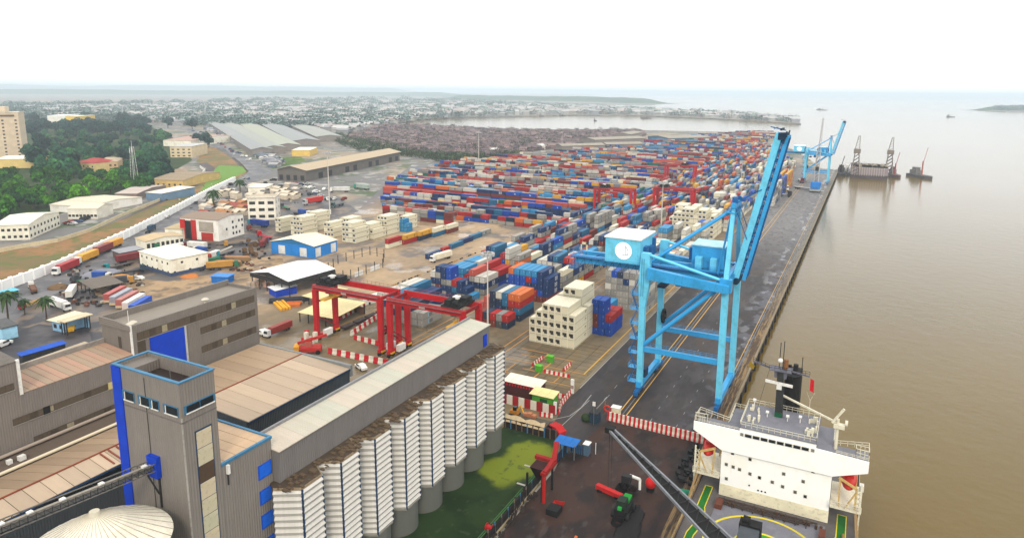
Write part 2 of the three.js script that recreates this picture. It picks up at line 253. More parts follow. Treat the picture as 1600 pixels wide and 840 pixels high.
{
  structure('boulevard', sheetGeo(sh([-60, 485], [0, 454], [100, 416], [200, 369], [300, 316], [366, 284], [385, 272], [360, 245], [310, 215], [285, 200], [300, 199], [345, 222], [398, 253], [425, 268], [395, 286], [330, 322], [240, 382], [180, 410], [120, 445], [60, 470], [0, 520], [-60, 560]), 0.05), asphaltM);
  structure('freight_lot', sheetGeo(sh([0, 520], [60, 470], [120, 445], [180, 410], [240, 382], [330, 322], [395, 286], [430, 290], [520, 300], [560, 330], [500, 345], [440, 400], [330, 440], [250, 470], [200, 500], [140, 545], [0, 545]), 0.04), SM({ map: rep(tex(512, 512, (u, v) => { const a = fbm(u, v, 5, 6, 131), b = fbm(u, v, 14, 4, 133); return mix(mix([0.05, 0.044, 0.048], [0.13, 0.115, 0.108], smooth(0.4, 0.6, a)), [0.26, 0.18, 0.11], smooth(0.52, 0.66, b) * 0.7); }), 110), roughness: 0.5 }));
  structure('dirt_lot', sheetGeo(sh([140, 446], [205, 434], [262, 440], [330, 428], [392, 404], [440, 398], [450, 440], [350, 452], [262, 474], [205, 480], [150, 462]), 0.07), SM({ map: rep(tex(256, 256, (u, v) => { const a = fbm(u, v, 5, 6, 231), b = fbm(u, v, 18, 4, 233); return mix(mix([0.46, 0.31, 0.17], [0.3, 0.2, 0.11], smooth(0.4, 0.62, a)), [0.14, 0.11, 0.09], smooth(0.56, 0.7, b) * 0.7); }), 60), roughness: 0.8 }));
  structure('wet_lot', sheetGeo(sh([-40, 560], [0, 528], [60, 506], [138, 516], [150, 560], [60, 600], [-40, 620]), 0.07), SM({ map: rep(tex(256, 256, (u, v) => { const a = fbm(u, v, 5, 6, 241); return mix([0.035, 0.03, 0.034], [0.1, 0.085, 0.085], smooth(0.4, 0.65, a)); }), 50), roughness: 0.5 }));
  structure('embankment', sheetGeo(sh([-60, 488], [0, 456], [100, 418], [200, 371], [300, 318], [364, 282], [388, 268], [380, 258], [350, 232], [322, 229], [306, 252], [330, 262], [330, 268], [280, 300], [220, 330], [140, 362], [60, 385], [0, 392], [-60, 400]), 0.05), earthM);
  structure('grass_strip', sheetGeo(sh([252, 334], [282, 317], [312, 299], [332, 268], [342, 258], [378, 260], [385, 268], [340, 286], [300, 306], [262, 330]), 0.09), SM({ color: 0xffffff, map: rep(tex(256, 256, (u, v) => { const a = fbm(u, v, 5, 6, 141); return mix([0.12, 0.3, 0.03], [0.2, 0.3, 0.06], a); }), 60), roughness: 0.95 }));
  structure('grass_verge', sheetGeo(sh([408, 246], [470, 245], [478, 252], [425, 264]), 0.09), grassM);
  structure('railway_track_bed', sheetGeo(sh([282, 296], [318, 272], [322, 262], [306, 256], [322, 254], [336, 262], [332, 272], [300, 296], [240, 322], [180, 348]), 0.1), M(0.12, 0.09, 0.085));
  structure('park_ground', sheetGeo(sh([-60, 400], [0, 372], [90, 335], [170, 312], [240, 285], [300, 250], [270, 215], [200, 180], [60, 172], [-60, 190]), 0.03), SM({ map: rep(grassT, 90), roughness: 0.95, color: 0x99a090 }));
}
// green channel between the silos and the black fence
{
  const t = tex(512, 512, (u, v) => { const a = fbm(u * 0.34, v * 2, 8, 6, 151), b = fbm(u * 0.34, v * 2, 40, 4, 153); let k = mix([0.010, 0.028, 0.004], [0.018, 0.042, 0.006], smooth(0.4, 0.6, a)); const p = smooth(8, 5.5, Math.hypot(u * 20 - 79 + 67.4, (v * 117 + 30 - 131) * 0.62) + 7 * (a - 0.5)); k = mix(k, [0.19, 0.23, 0.012], p); return mix(k, [0.05, 0.07, 0.03], smooth(0.66, 0.76, b) * 0.6); });
  structure('grass_channel', sheetGeo([[-79, 30], [-59.5, 30], [-60, 132], [-64, 146.5], [-79, 146.5]], 0.09, [-79, 30, 20, 117]), SM({ map: t, roughness: 0.85 }));
}
// ---- hills and far woods
{
  const hill = (name, pts, hmax, m, sd) => {      // ridge: list of [x,u]; cross-section bump
    const pos = [], idx = [], n = 220, c = 9; const L = new THREE.CatmullRomCurve3(pts.map((p) => V(p[0], p[1], 0)));
    for (let i = 0; i <= n; i++) { const p = L.getPointAt(i / n), t = L.getTangentAt(i / n), nx = -t.z, nz = t.x, e = Math.min(1, Math.min(i, n - i) / 14);
      for (let j = 0; j < c; j++) { const s = j / (c - 1) * 2 - 1, w = pts.w, hh = hmax * e * (0.55 + 0.75 * fbm(i / n, 0.3, 8, 6, sd)) * (0.5 + 0.5 * Math.cos(s * Math.PI)); pos.push(p.x + nx * s * w, hh - 2, p.z + nz * s * w); } }
    for (let i = 0; i < n; i++) for (let j = 0; j + 1 < c; j++) { const a = i * c + j; idx.push(a, a + 1, a + c, a + 1, a + c + 1, a + c); }
    const g = new THREE.BufferGeometry(); g.setAttribute('position', new THREE.Float32BufferAttribute(pos, 3)); g.setAttribute('uv', new THREE.Float32BufferAttribute(pos.filter((_, i) => i % 3 !== 1), 2)); g.setIndex(idx); g.computeVertexNormals(); structure(name, g, m);
  };
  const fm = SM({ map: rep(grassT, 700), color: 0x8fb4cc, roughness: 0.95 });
  const pol = (az, D) => [Math.sin(THREE.MathUtils.degToRad(az)) * D, Math.cos(THREE.MathUtils.degToRad(az)) * D];
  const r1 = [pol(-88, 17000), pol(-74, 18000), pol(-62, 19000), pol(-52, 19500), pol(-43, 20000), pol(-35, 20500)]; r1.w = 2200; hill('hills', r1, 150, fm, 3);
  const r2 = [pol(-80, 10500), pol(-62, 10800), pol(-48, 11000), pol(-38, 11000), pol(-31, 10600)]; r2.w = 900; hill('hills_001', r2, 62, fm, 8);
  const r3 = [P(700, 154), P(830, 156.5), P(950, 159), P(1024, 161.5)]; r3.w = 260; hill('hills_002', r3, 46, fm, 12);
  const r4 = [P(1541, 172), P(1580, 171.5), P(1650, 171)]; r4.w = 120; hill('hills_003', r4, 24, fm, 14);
}

// ---------------------------------------------------------------- grain silos, tower and grey mills
const cladM = M(0.26, 0.235, 0.21, { map: streak, roughness: 0.55, bumpMap: rib, bumpScale: 0.05 });
const cladWarm = M(0.288, 0.265, 0.242, { map: streak, roughness: 0.55, bumpMap: rib, bumpScale: 0.05 });
const slateM = M(0.085, 0.095, 0.105, { map: streak, roughness: 0.5, bumpMap: rib, bumpScale: 0.04 });
const deepBlue = M(0.005, 0.075, 0.52, { map: dirtS, roughness: 0.45 }), trimBlue = M(0.08, 0.25, 0.39, { roughness: 0.5 }), navyTrim = M(0.02, 0.07, 0.16);
const roofT = tex(512, 512, (u, v) => { const a = fbm(u, v, 4, 6, 211), s = fbm(u, v * 0.08, 32, 4, 213); let k = mix([1, 0.97, 0.92], [0.62, 0.52, 0.42], smooth(0.4, 0.75, a)); k = mix(k, [0.5, 0.38, 0.28], smooth(0.55, 0.8, s) * 0.6); return k; });
const beigeRoof = M(0.56, 0.43, 0.3, { map: rep(streakT, 14, 20), roughness: 0.6 }), paleRoof = M(0.6, 0.52, 0.43, { map: streak, roughness: 0.5, bumpMap: rep(ribT, 0.9, 1), bumpScale: 0.05 });
const dirtyRoof = new THREE.MeshStandardMaterial({ roughness: 0.9, color: 0xa09890, map: rep(tex(512, 512, (u, v) => { const a = fbm(u, v, 6, 6, 201), b = fbm(u, v, 24, 4, 203); return mix(mix([0.022, 0.014, 0.008], [0.13, 0.09, 0.052], smooth(0.4, 0.66, a)), [0.34, 0.28, 0.2], smooth(0.62, 0.74, b) * 0.7); }), 22) });
{
  // eight hexagonal silos, each clad in stepped sheet courses above a concrete drum
  const S = 4.4, XC = -78.4, H0 = 6.1, H1 = 25.2, N = 17, ch = (H1 - H0) / N, ax = S * Math.sqrt(3) / 2;
  const hex = (u, r = S) => Array.from({ length: 6 }, (_, i) => { const a = (i * 60) * Math.PI / 180; return [XC + Math.sin(a) * r, u + Math.cos(a) * r]; });
  const courseGeo = (p, q) => {        // one sheet: leans out to a drip edge, then tucks under
    const nx = (q[1] - p[1]), nu = -(q[0] - p[0]), l = Math.hypot(nx, nu), ox = nx / l * 0.42, ou = nu / l * 0.42, g = mb();
    const a = [p[0], p[1], ch], b = [q[0], q[1], ch], c = [q[0] + ox, q[1] + ou, ch * 0.68], d = [p[0] + ox, p[1] + ou, ch * 0.68], e = [q[0], q[1], 0], f = [p[0], p[1], 0];
    return g.panel([d, c, b, a], 0.03).panel([f, e, c, d], 0.03).geo();
  };
  const sheet = M(0.585, 0.575, 0.545, { map: streak, roughness: 0.5 }), drum = M(0.17, 0.175, 0.155, { map: streak, bumpMap: rep(ribT, 0.16, 1), bumpScale: 0.06 });
  let proto;
  for (let k = 0; k < 8; k++) {
    const u = 72.6 + 8.8 * k;
    if (!proto) {
      const s = proto = thing('grain_silo', '', 'silo', [XC, u, 0], 'row of grain silos beside the green channel');
      part(s, 'base', mb().tube([XC, u, 0], [XC, u, H0 + 0.02], 4.05, 4.05, 28), drum);
      part(s, 'core', new THREE.CylinderGeometry(4.28, 4.28, H1 - H0, 6).rotateY(0).translate(XC, (H0 + H1) / 2, -u), M(0.2, 0.19, 0.17));
      const h = hex(u);
      for (const [i, j] of [[3, 2], [2, 1], [1, 0]]) {
        const g = courseGeo(h[i], h[j]); for (let c = 0; c < N; c++) { const gg = c ? g : g, o = new THREE.Mesh(gg, sheet); o.name = 'cladding_sheet'; o.castShadow = o.receiveShadow = true; o.position.set(-XC, H0 + c * ch, u); s.add(o); }
      }
      for (const i of [2, 1]) part(s, 'corner_strip', BX(h[i][0] - 0.02, h[i][0] + 0.3, h[i][1] - (i === 2 ? 0.12 : -0.02), h[i][1] + (i === 2 ? 0.1 : 0.12), H0, H1 + 0.1), navyTrim);
      part(s, 'sill', new THREE.CylinderGeometry(4.7, 4.6, 0.3, 6).translate(XC, H0, -u), M(0.42, 0.4, 0.36));
      part(s, 'roof', new THREE.CylinderGeometry(4.45, 4.45, 0.4, 6).translate(XC, H1 + 0.2, -u), dirtyRoof);
      const rim = mb(); for (let i = 0; i < 3; i++) { const a = h[3 - i], b = h[2 - i]; rim.bar([a[0], a[1], H1 + 0.22], [b[0], b[1], H1 + 0.22], 0.14, 0.44); } part(s, 'rim', rim, M(0.36, 0.29, 0.2));
    } else { const s = dup(proto, 'grain_silo', '', XC, u); }
  }
  const ord = ['nearest', 'second', 'third', 'fourth', 'fifth', 'sixth', 'second farthest', 'farthest'];
  scene.children.filter((o) => o.name.startsWith('grain_silo')).forEach((o, i) => { o.userData.label = `${ord[i]} white striped grain silo from the tower in the channel row`; });
  // debris on the silo tops
  seed(31); const db = mb(); for (let i = 0; i < 260; i++) { const u = rr(68, 138), x = rr(-78.3, -75), s = rr(0.12, 0.8); db.box(x, x + s * 1.6, u, u + s, H1 + 0.4, H1 + 0.4 + s * rr(0.25, 0.7)); }
  const dbo = structure('rubble', db.geo(), M(0.17, 0.12, 0.075)); dbo.userData = { kind: 'stuff', label: 'brown rubble and wood scraps strewn over the silo tops', category: 'rubble' };
  // gallery house along the silo tops
  const g = thing('silo_gallery', 'long grey conveyor gallery with pale roof on top of the silo row', 'building', [-81.3, 103, 25.4]);
  part(g, 'wall', BX(-84, -78.6, 69.8, 136.6, 25.4, 31.0), M(0.25, 0.235, 0.225, { map: streak, bumpMap: rib, bumpScale: 0.05, roughness: 0.5 }));
  const rp = (u0, u1) => mb().panel([[-78.3, u0, 31.05], [-78.3, u1, 31.05], [-84.2, u1, 31.55], [-84.2, u0, 31.55]], 0.14);
  for (let i = 0; i < 12; i++) part(g, 'roof_sheet', rp(69.75 + i * 5.59, 69.75 + (i + 1) * 5.59 - 0.05), M(0.54 - 0.02 * (i % 3), 0.49, 0.42, { map: streak, roughness: 0.5, bumpMap: rep(ribT, 0.9, 1), bumpScale: 0.05 }));
  part(g, 'parapet', BX(-84.7, -84.25, 69.8, 136.7, 30.4, 31.95), M(0.3, 0.3, 0.31)); part(g, 'gutter', BX(-85.0, -84.7, 69.8, 136.7, 31.1, 31.4), trimBlue);
  part(g, 'door', BX(-81.6, -80.4, 136.6, 136.75, 26, 28.6), deepBlue); part(g, 'side_hatch', BX(-78.55, -78.35, 133.5, 135, 26.3, 29.2), deepBlue);
  // lower silo drums behind
  const back = thing('silo_rear_block', 'grey concrete rear wall of the silo row', 'building', [-86, 100, 0]); part(back, 'wall', BX(-92, -82.7, 69.8, 136, 0, 25.2), M(0.22, 0.21, 0.2));
}
{ // elevator tower
  const T = thing('elevator_tower', 'tall grey ribbed elevator tower with blue corner strip and open roof', 'tower', [-87, 57.7, 0]);
  const x0 = -94.3, x1 = -79.9, u0 = 55, u1 = 60.5, h = 48;
  const w = mb(); w.box(x0, x1, u0, u0 + 0.3, 0, h).box(x1 - 0.3, x1, u0 + 0.3, u1, 0, h).box(x0, x0 + 0.3, u0 + 0.3, u1, 0, h).box(x0 + 0.3, x1 - 0.3, u1 - 0.3, u1, 0, h); part(T, 'wall', w, cladWarm);
  part(T, 'roof_deck', BX(x0 + 0.3, x1 - 0.3, u0 + 0.3, u1 - 0.3, h - 2.6, h - 1.9), M(0.045, 0.028, 0.022));
  part(T, 'stair_head', BX(x0 + 0.3, x0 + 2.9, u0 + 0.9, u1 - 0.3, h - 2.4, h - 0.5), cladM);
  const c = mb(); c.box(x0 - 0.1, x1 + 0.12, u0 - 0.12, u0 + 0.36, h, h + 0.18).box(x1 - 0.36, x1 + 0.12, u0 + 0.36, u1 + 0.12, h, h + 0.18).box(x0 - 0.1, x0 + 0.36, u0 + 0.36, u1 + 0.12, h, h + 0.18).box(x0 + 0.36, x1 - 0.36, u1 - 0.26, u1 + 0.12, h, h + 0.18); part(T, 'coping', c, trimBlue);
  part(T, 'corner_strip', mb().box(x0 - 0.14, x0 + 1.9, u0 - 0.16, u0, 10, h - 0.05).box(x0 - 0.14, x0, u0, u0 + 1.2, 10, h - 0.05), deepBlue);
  part(T, 'drainpipe', mb().box(x0 + 7.0, x0 + 7.08, u0 - 0.06, u0, 10, h - 0.6), darkM); part(T, 'flashing', mb().box(x1 - 0.1, x1 + 0.05, u0 - 0.05, u0 + 0.15, 10, 43), M(0.42, 0.4, 0.37));
  part(T, 'floor_seam', mb().box(x0 + 2, x1 + 0.04, u0 - 0.05, u0, 42.2, 42.4).box(x1, x1 + 0.05, u0, u1, 42.2, 42.4), M(0.22, 0.2, 0.19));
  const win = (a, b, hb, ht) => { const f = part(T, 'window', mb().box(a, b, u0 - 0.1, u0, hb, ht), trimBlue); part(f, 'pane', BX(a + 0.35, b - 0.12, u0 - 0.16, u0 - 0.1, hb + 0.18, ht - 0.12), glassM); part(f, 'sill', BX(a + 0.3, b - 0.1, u0 - 0.22, u0 - 0.1, hb + 0.02, hb + 0.16), whiteM); part(f, 'mullion', BX(a + 0.55, a + 0.7, u0 - 0.2, u0 - 0.16, hb + 0.16, ht - 0.12), whiteM); };
  win(-92.4, -89.8, 43.1, 44.6); win(-88.9, -86.4, 43.1, 44.6); win(-86.35, -84.4, 43.1, 44.6); win(-83.5, -80.4, 43.1, 44.5);
  const f = part(T, 'window', BX(x1, x1 + 0.1, 55.5, 60.3, 43.3, 44.6), trimBlue); for (const [a, b] of [[55.8, 57.8], [57.95, 60.0]]) part(f, 'pane', BX(x1 + 0.1, x1 + 0.16, a, b, 43.5, 44.45), glassM); part(f, 'sill', BX(x1 + 0.1, x1 + 0.24, 55.7, 60.2, 43.32, 43.48), whiteM);
  const tall = part(T, 'stair_window', BX(x1, x1 + 0.08, 56.75, 59.45, 14, 40.3), navyTrim);
  for (let i = 0; i < 10; i++) { const hb = 40.1 - (i + 1) * 2.62; part(tall, 'glazing_panel', BX(x1 + 0.08, x1 + 0.13, 56.9, 59.3, hb + 0.08, hb + 2.6), i === 2 ? M(0.13, 0.085, 0.05) : M(0.6 - 0.02 * (i % 3), 0.54, 0.42, { roughness: 0.3 })); }
  part(T, 'conveyor_hatch', BX(-87.4, -85.3, u0 - 0.7, u0, 32.8, 36), deepBlue); part(T, 'antenna', mb().tube([-84.4, 57, h - 2.4], [-84.4, 57, h + 0.6], 0.05), steelM);
}
{ // annex between tower and silos
  const A = thing('tower_annex', 'grey annex with three blue windows between elevator tower and silos', 'building', [-87, 65, 0]);
  part(A, 'wall', BX(-94, -79.95, 60.5, 69.75, 0, 33), cladWarm);
  for (let i = 0; i < 9; i++) part(A, 'roof_sheet', BX(-93.6, -80.2, 60.6 + i, 61.56 + i, 33, 33.18 + 0.03 * (i % 2)), beigeRoof);
  part(A, 'coping', mb().box(-80.25, -79.8, 60.5, 69.85, 33, 33.4).box(-94.1, -80.25, 69.45, 69.85, 33, 33.4), trimBlue);
  for (const h of [27.2, 22.9, 18.7, 14.4]) { const f = part(A, 'window', BX(-79.95, -79.85, 66.9, 69.5, h, h + 2.4), M(0.01, 0.12, 0.55)); part(f, 'pane', BX(-79.85, -79.8, 67.1, 69.3, h + 0.2, h + 2.2), M(0.02, 0.2, 0.75, { roughness: 0.2 })); }
  part(A, 'roof_vent', BX(-88.5, -86.8, 63.2, 64.1, 33.2, 33.9), M(0.62, 0.55, 0.4)); part(A, 'lamp', mb().box(-79.95, -79.5, 61.3, 61.7, 31.4, 32.8), whiteM); part(A, 'downpipe', mb().box(-79.95, -79.75, 61.4, 61.55, 29.6, 31.4), darkM);
}
{ // grey mill halls with window bands
  const roofM = M(0.32, 0.29, 0.25, { map: streak, roughness: 0.7 }), bandM = M(0.12, 0.095, 0.07, { roughness: 0.3 });
  const X = -141.5, band = (o, u0, u1, h0, h1) => {
    const b = part(o, 'window_band', BX(X - 0.02, X + 0.04, u0, u1, h0, h1), bandM); const n = Math.round((u1 - u0) / 1.5);
    for (let i = 0; i < n; i++) { const a = u0 + (u1 - u0) * i / n; part(b, 'pane', BX(X + 0.04, X + 0.07, a + 0.08, a + (u1 - u0) / n - 0.08, h0 + 0.15, h1 - 0.15), i % 13 === 4 ? M(0.4, 0.36, 0.26) : i % 7 === 2 ? M(0.12, 0.095, 0.07, { roughness: 0.2 }) : M(0.17, 0.135, 0.1, { roughness: 0.25 })); }
    part(b, 'sill', BX(X + 0.04, X + 0.16, u0 - 0.1, u1 + 0.1, h0 - 0.12, h0), M(0.36, 0.34, 0.31));
  };
  const A = thing('grey_mill_hall', 'tall grey mill hall with blue panel and brown window bands', 'building', [-149, 105, 0]);
  part(A, 'wall', mb().box(-152.5, X, 87.5, 121.9, 0, 34.2), cladM); part(A, 'parapet', mb().box(X - 0.35, X + 0.02, 87.5, 121.9, 34.2, 35.4).box(-152.5, -152, 87.5, 121.9, 34.2, 36).box(-152, X - 0.35, 121.5, 121.9, 34.2, 35.3).panel([[X, 87.4, 34.2], [X, 87.4, 35.4], [-147, 87.4, 36], [-152.5, 87.4, 36], [-152.5, 87.4, 34.2]], -0.3), cladM);
  part(A, 'roof', BX(-152, X - 0.35, 87.75, 121.5, 34.2, 34.45), roofM); part(A, 'corner_trim', BX(X - 0.3, X + 0.18, 87.2, 87.5, 17, 35.5), whiteM);
  band(A, 88.6, 121, 31.6, 33.5); band(A, 104.4, 121, 27.9, 29.7); band(A, 104.3, 121, 23.1, 24.9); band(A, 100, 121.1, 17.6, 19.2);
  part(A, 'stair_window', BX(X, X + 0.05, 88.5, 90.4, 24, 31.5), bandM); part(A, 'blue_panel', BX(X, X + 0.25, 91.4, 100, 18, 31.4), deepBlue); part(A, 'panel_frame', mb().box(X, X + 0.3, 100, 100.5, 18, 31.6), M(0.5, 0.5, 0.48));
  part(A, 'near_window', BX(-146.5, -145.6, 87.38, 87.5, 29.6, 32.2), M(0.12, 0.1, 0.08));
  for (const [x, u] of [[-144, 89.5], [-143.4, 88.4], [-144.5, 108.6]]) { const v = part(A, 'roof_vent', mb().tube([x, u, 34.4], [x, u, 35.3], 0.35, 0.35, 12), M(0.6, 0.57, 0.5)); part(v, 'cowl', mb().tube([x, u, 35.3], [x, u, 35.6], 0.95, 0.5, 14), M(0.6, 0.56, 0.48)); }
  part(A, 'mast', mb().tube([-145, 89.2, 34.4], [-145, 89.2, 38], 0.06), whiteM);
  const B = thing('low_mill_hall', 'lower grey mill wing with two long window bands, left of tower', 'building', [-147, 77, 0]);
  part(B, 'wall', BX(-152, X, 65.02, 87.48, 0, 29), M(0.27, 0.245, 0.225, { map: streak, bumpMap: rib, bumpScale: 0.05, roughness: 0.55 }));
  for (let i = 0; i < 15; i++) part(B, 'roof_sheet', mb().panel([[X + 0.1, 65.1 + i * 1.49, 29.05], [X + 0.1, 66.5 + i * 1.49, 29.05], [-151.6, 66.5 + i * 1.49, 29.9], [-151.6, 65.1 + i * 1.49, 29.9]], 0.1), M(0.4 + 0.03 * (i % 3), 0.32, 0.24, { map: streak }));
  part(B, 'parapet', BX(-152.1, -151.7, 65.02, 87.4, 29, 30.9), M(0.36, 0.33, 0.3)); band(B, 62.9, 85, 23.1, 24.5); band(B, 66, 86, 18, 19.4);
  for (const u of [68.3, 81.2]) part(B, 'vent_panel', BX(X + 0.05, X + 0.2, u, u + 1.2, 23.1, 24.6), u < 70 ? blackM : M(0.6, 0.52, 0.25));
  const C = thing('mill_hall_end', 'tall grey mill block at the left edge with white corner trim', 'building', [-150, 50, 0]);
  part(C, 'wall', BX(-160, X, 30, 65, 0, 35.6), M(0.28, 0.25, 0.225, { map: streak, bumpMap: rib, bumpScale: 0.05, roughness: 0.55 })); part(C, 'roof', mb().panel([[X + 0.15, 30, 35.7], [X + 0.15, 65.2, 35.7], [-150, 65.2, 36.6], [-150, 30, 36.6]], 0.15).panel([[-150, 30, 36.6], [-150, 65.2, 36.6], [-160.2, 65.2, 35.7], [-160.2, 30, 35.7]], 0.15), M(0.2, 0.18, 0.16)); part(C, 'corner_trim', BX(X - 0.2, X + 0.25, 64.7, 65.2, 28.8, 35.9), whiteM); band(C, 40, 63.9, 30.2, 31.6);
  // lean-to with pipes at the foot of the mill wall
  const L = thing('pipe_shed', 'narrow brown lean-to roof with a long pale pipe below the mill wall', 'shed', [-138, 70, 0]);
  part(L, 'wall', BX(-141.4, -135.6, 40, 88, 0, 17), M(0.2, 0.17, 0.14)); part(L, 'roof', mb().panel([[-135.4, 40, 17.05], [-135.4, 88, 17.05], [-141.3, 88, 17.9], [-141.3, 40, 17.9]], 0.15), M(0.17, 0.13, 0.1, { map: streak }));
  part(L, 'pipe', mb().tube([-135.8, 40, 17.7], [-135.8, 88, 17.7], 0.32, 0.32, 10), M(0.7, 0.62, 0.5)); part(L, 'pipe', mb().tube([-140.6, 40, 18.4], [-140.6, 88, 18.4], 0.35, 0.35, 10), M(0.42, 0.36, 0.31));
  part(L, 'fan_unit', mb().box(-138.6, -137.6, 61.5, 62.6, 17.5, 18.4).box(-139, -138.2, 59.8, 60.6, 17.5, 18.3), whiteM);
  // warehouses with sheet roofs
  const wh = (name, label, x0, x1, u0, u1, h, xm, hm, hb, n, wall) => {
    const o = thing(name, label, 'warehouse', [(x0 + x1) / 2, (u0 + u1) / 2, 0]); part(o, 'wall', BX(x0, x1, u0, u1, 0, Math.min(h, hb)), wall); part(o, 'end_wall', mb().panel([[x0, u0, hb - 3], [x1, u0, h - 3], [x1, u0, h], [xm, u0, hm], [x0, u0, hb]], -0.2), wall);
    for (let i = 0; i < n; i++) { const a = u0 + (u1 - u0) * i / n, b = u0 + (u1 - u0) * (i + 1) / n - 0.12, k = 0.86 + 0.2 * hash(i, n, 5), k2 = 0.86 + 0.2 * hash(i, n, 6);
      part(o, 'roof_sheet', mb().panel([[x1 + 0.25, a, h + 0.1], [x1 + 0.25, b, h + 0.1], [xm, b, hm + 0.1], [xm, a, hm + 0.1]], 0.12), M(0.5 * k, 0.41 * k, 0.315 * k, { map: rep(streakT, 14, 20), roughness: 0.6 })); part(o, 'roof_sheet', mb().panel([[xm - 0.06, a, hm + 0.12], [xm - 0.06, b, hm + 0.12], [x0, b, hb + 0.1], [x0, a, hb + 0.1]], 0.12), M(0.41 * k2, 0.315 * k2, 0.22 * k2, { map: rep(streakT, 14, 20), roughness: 0.6 })); }
    part(o, 'ridge_cap', BX(xm - 0.16, xm + 0.16, u0, u1, hm + 0.1, hm + 0.26), M(0.3, 0.085, 0.04)); part(o, 'gutter', BX(x1 + 0.05, x1 + 0.4, u0, u1, h - 0.35, h - 0.05), navyTrim); return o;
  };
  const n1 = wh('near_warehouse', 'dark walled warehouse with beige sheet roof below the low mill wing', -135.4, -116.2, 40, 84, 20, -121, 21, 17.2, 16, slateM);
  for (const u of [69.5, 68, 66.5]) part(n1, 'red_batten', mb().bar([-116.5, u, 20.25], [-120.6, u, 21.12], 0.25), M(0.3, 0.1, 0.06));
  const n2 = wh('far_warehouse', 'dark walled warehouse with beige sheet roof between gallery and mill hall', -139.3, -108.4, 89, 119.6, 20, -124, 20.7, 20.6, 8, slateM);
  part(n2, 'parapet', mb().box(-139.3, -108, 119.6, 120.3, 18, 20.9), M(0.3, 0.31, 0.31)); part(n2, 'loading_canopy', mb().box(-108.3, -102.5, 115.5, 121.5, 15.4, 15.9), trimBlue); part(n2, 'door', BX(-108.35, -108.2, 113.2, 117.2, 10.5, 15.2), blackM);
  part(n2, 'walkway_roof', mb().box(-141.4, -139.4, 89, 121, 17.3, 17.6), M(0.1, 0.075, 0.06));
}
{ // round bin and conveyor
  const x = -83.4, u = 44.5, R = 8.2, h = 29.5; const o = thing('round_grain_bin', 'round white grain bin with ribbed cone roof at the tower foot', 'silo', [x, u, 0]);
  part(o, 'wall', mb().tube([x, u, 0], [x, u, h], R, R, 48), M(0.5, 0.48, 0.44, { roughness: 0.4, metalness: 0.3 }));
  const N = 36; const wedge = (a0, a1, lift) => { const p = (a, r, hh) => [x + Math.sin(a) * r, u + Math.cos(a) * r, hh]; return mb().panel([p(a0, R + 0.35, h + lift), p(a1, R + 0.35, h + lift), p(a1, 0.5, h + 4.4 + lift), p(a0, 0.5, h + 4.4 + lift)], 0.08); };
  for (let i = 0; i < N; i++) { const a = i / N * Math.PI * 2, d = Math.PI * 2 / N; part(o, 'roof_sheet', wedge(a + 0.012, a + d - 0.012, 0), M(0.74, 0.7 - 0.03 * (i % 2), 0.58, { roughness: 0.35, map: dirtS })); part(o, 'seam', mb().bar([x + Math.sin(a) * (R + 0.35), u + Math.cos(a) * (R + 0.35), h + 0.06], [x + Math.sin(a) * 0.5, u + Math.cos(a) * 0.5, h + 4.46], 0.07, 0.14), M(0.5, 0.47, 0.4)); }
  part(o, 'cap', mb().tube([x, u, h + 4.3], [x, u, h + 4.9], 0.75, 0.6, 16), M(0.6, 0.57, 0.48));
  const c = thing('grain_conveyor', 'dark steel conveyor bridge running from the tower hatch over the round bin', 'conveyor', [-86.4, 48, 34.5]);
  const a = [-86.4, 54.6, 34.3], b = [-86.9, 33, 36.4], at = (t, dx = 0, dh = 0) => [a[0] + (b[0] - a[0]) * t + dx, a[1] + (b[1] - a[1]) * t, a[2] + (b[2] - a[2]) * t + dh];
  part(c, 'trough', mb().bar(at(0), at(1), 0.7, 0.5), steelM); const tr = mb(); for (const [dx, dh] of [[-0.8, -0.3], [0.8, -0.3], [-0.8, 0.75], [0.8, 0.75]]) tr.bar(at(0, dx, dh), at(1, dx, dh), 0.13); part(c, 'chord', tr, M(0.22, 0.21, 0.2));
  const wb = mb(); for (let i = 0; i < 24; i++) { const t = i / 24; for (const s of [-0.8, 0.8]) { wb.bar(at(t, s, -0.3), at(t, s, 0.75), 0.06); wb.bar(at(t, s, -0.3), at(t + 1 / 24, s, 0.75), 0.05); } wb.bar(at(t, -0.8, -0.3), at(t, 0.8, -0.3), 0.07); } part(c, 'lattice', wb, darkM);
  part(c, 'cover', mb().bar(at(0, 0, 0.38), at(1, 0, 0.38), 0.85, 0.1), M(0.4, 0.37, 0.32)); for (const t of [0.06, 0.33, 0.55, 0.72, 0.86]) part(c, 'junction_box', mb().box(at(t)[0] - 0.3, at(t)[0] + 0.3, at(t)[1] - 0.3, at(t)[1] + 0.3, at(t)[2] + 0.4, at(t)[2] + 0.75), whiteM);
  part(c, 'bracket', mb().bar([-86.4, 53.5, 33.9], [-86.1, 54.9, 30], 0.2).bar([-85.8, 54.9, 34], [-85.8, 54.9, 28], 0.25), darkM);
}

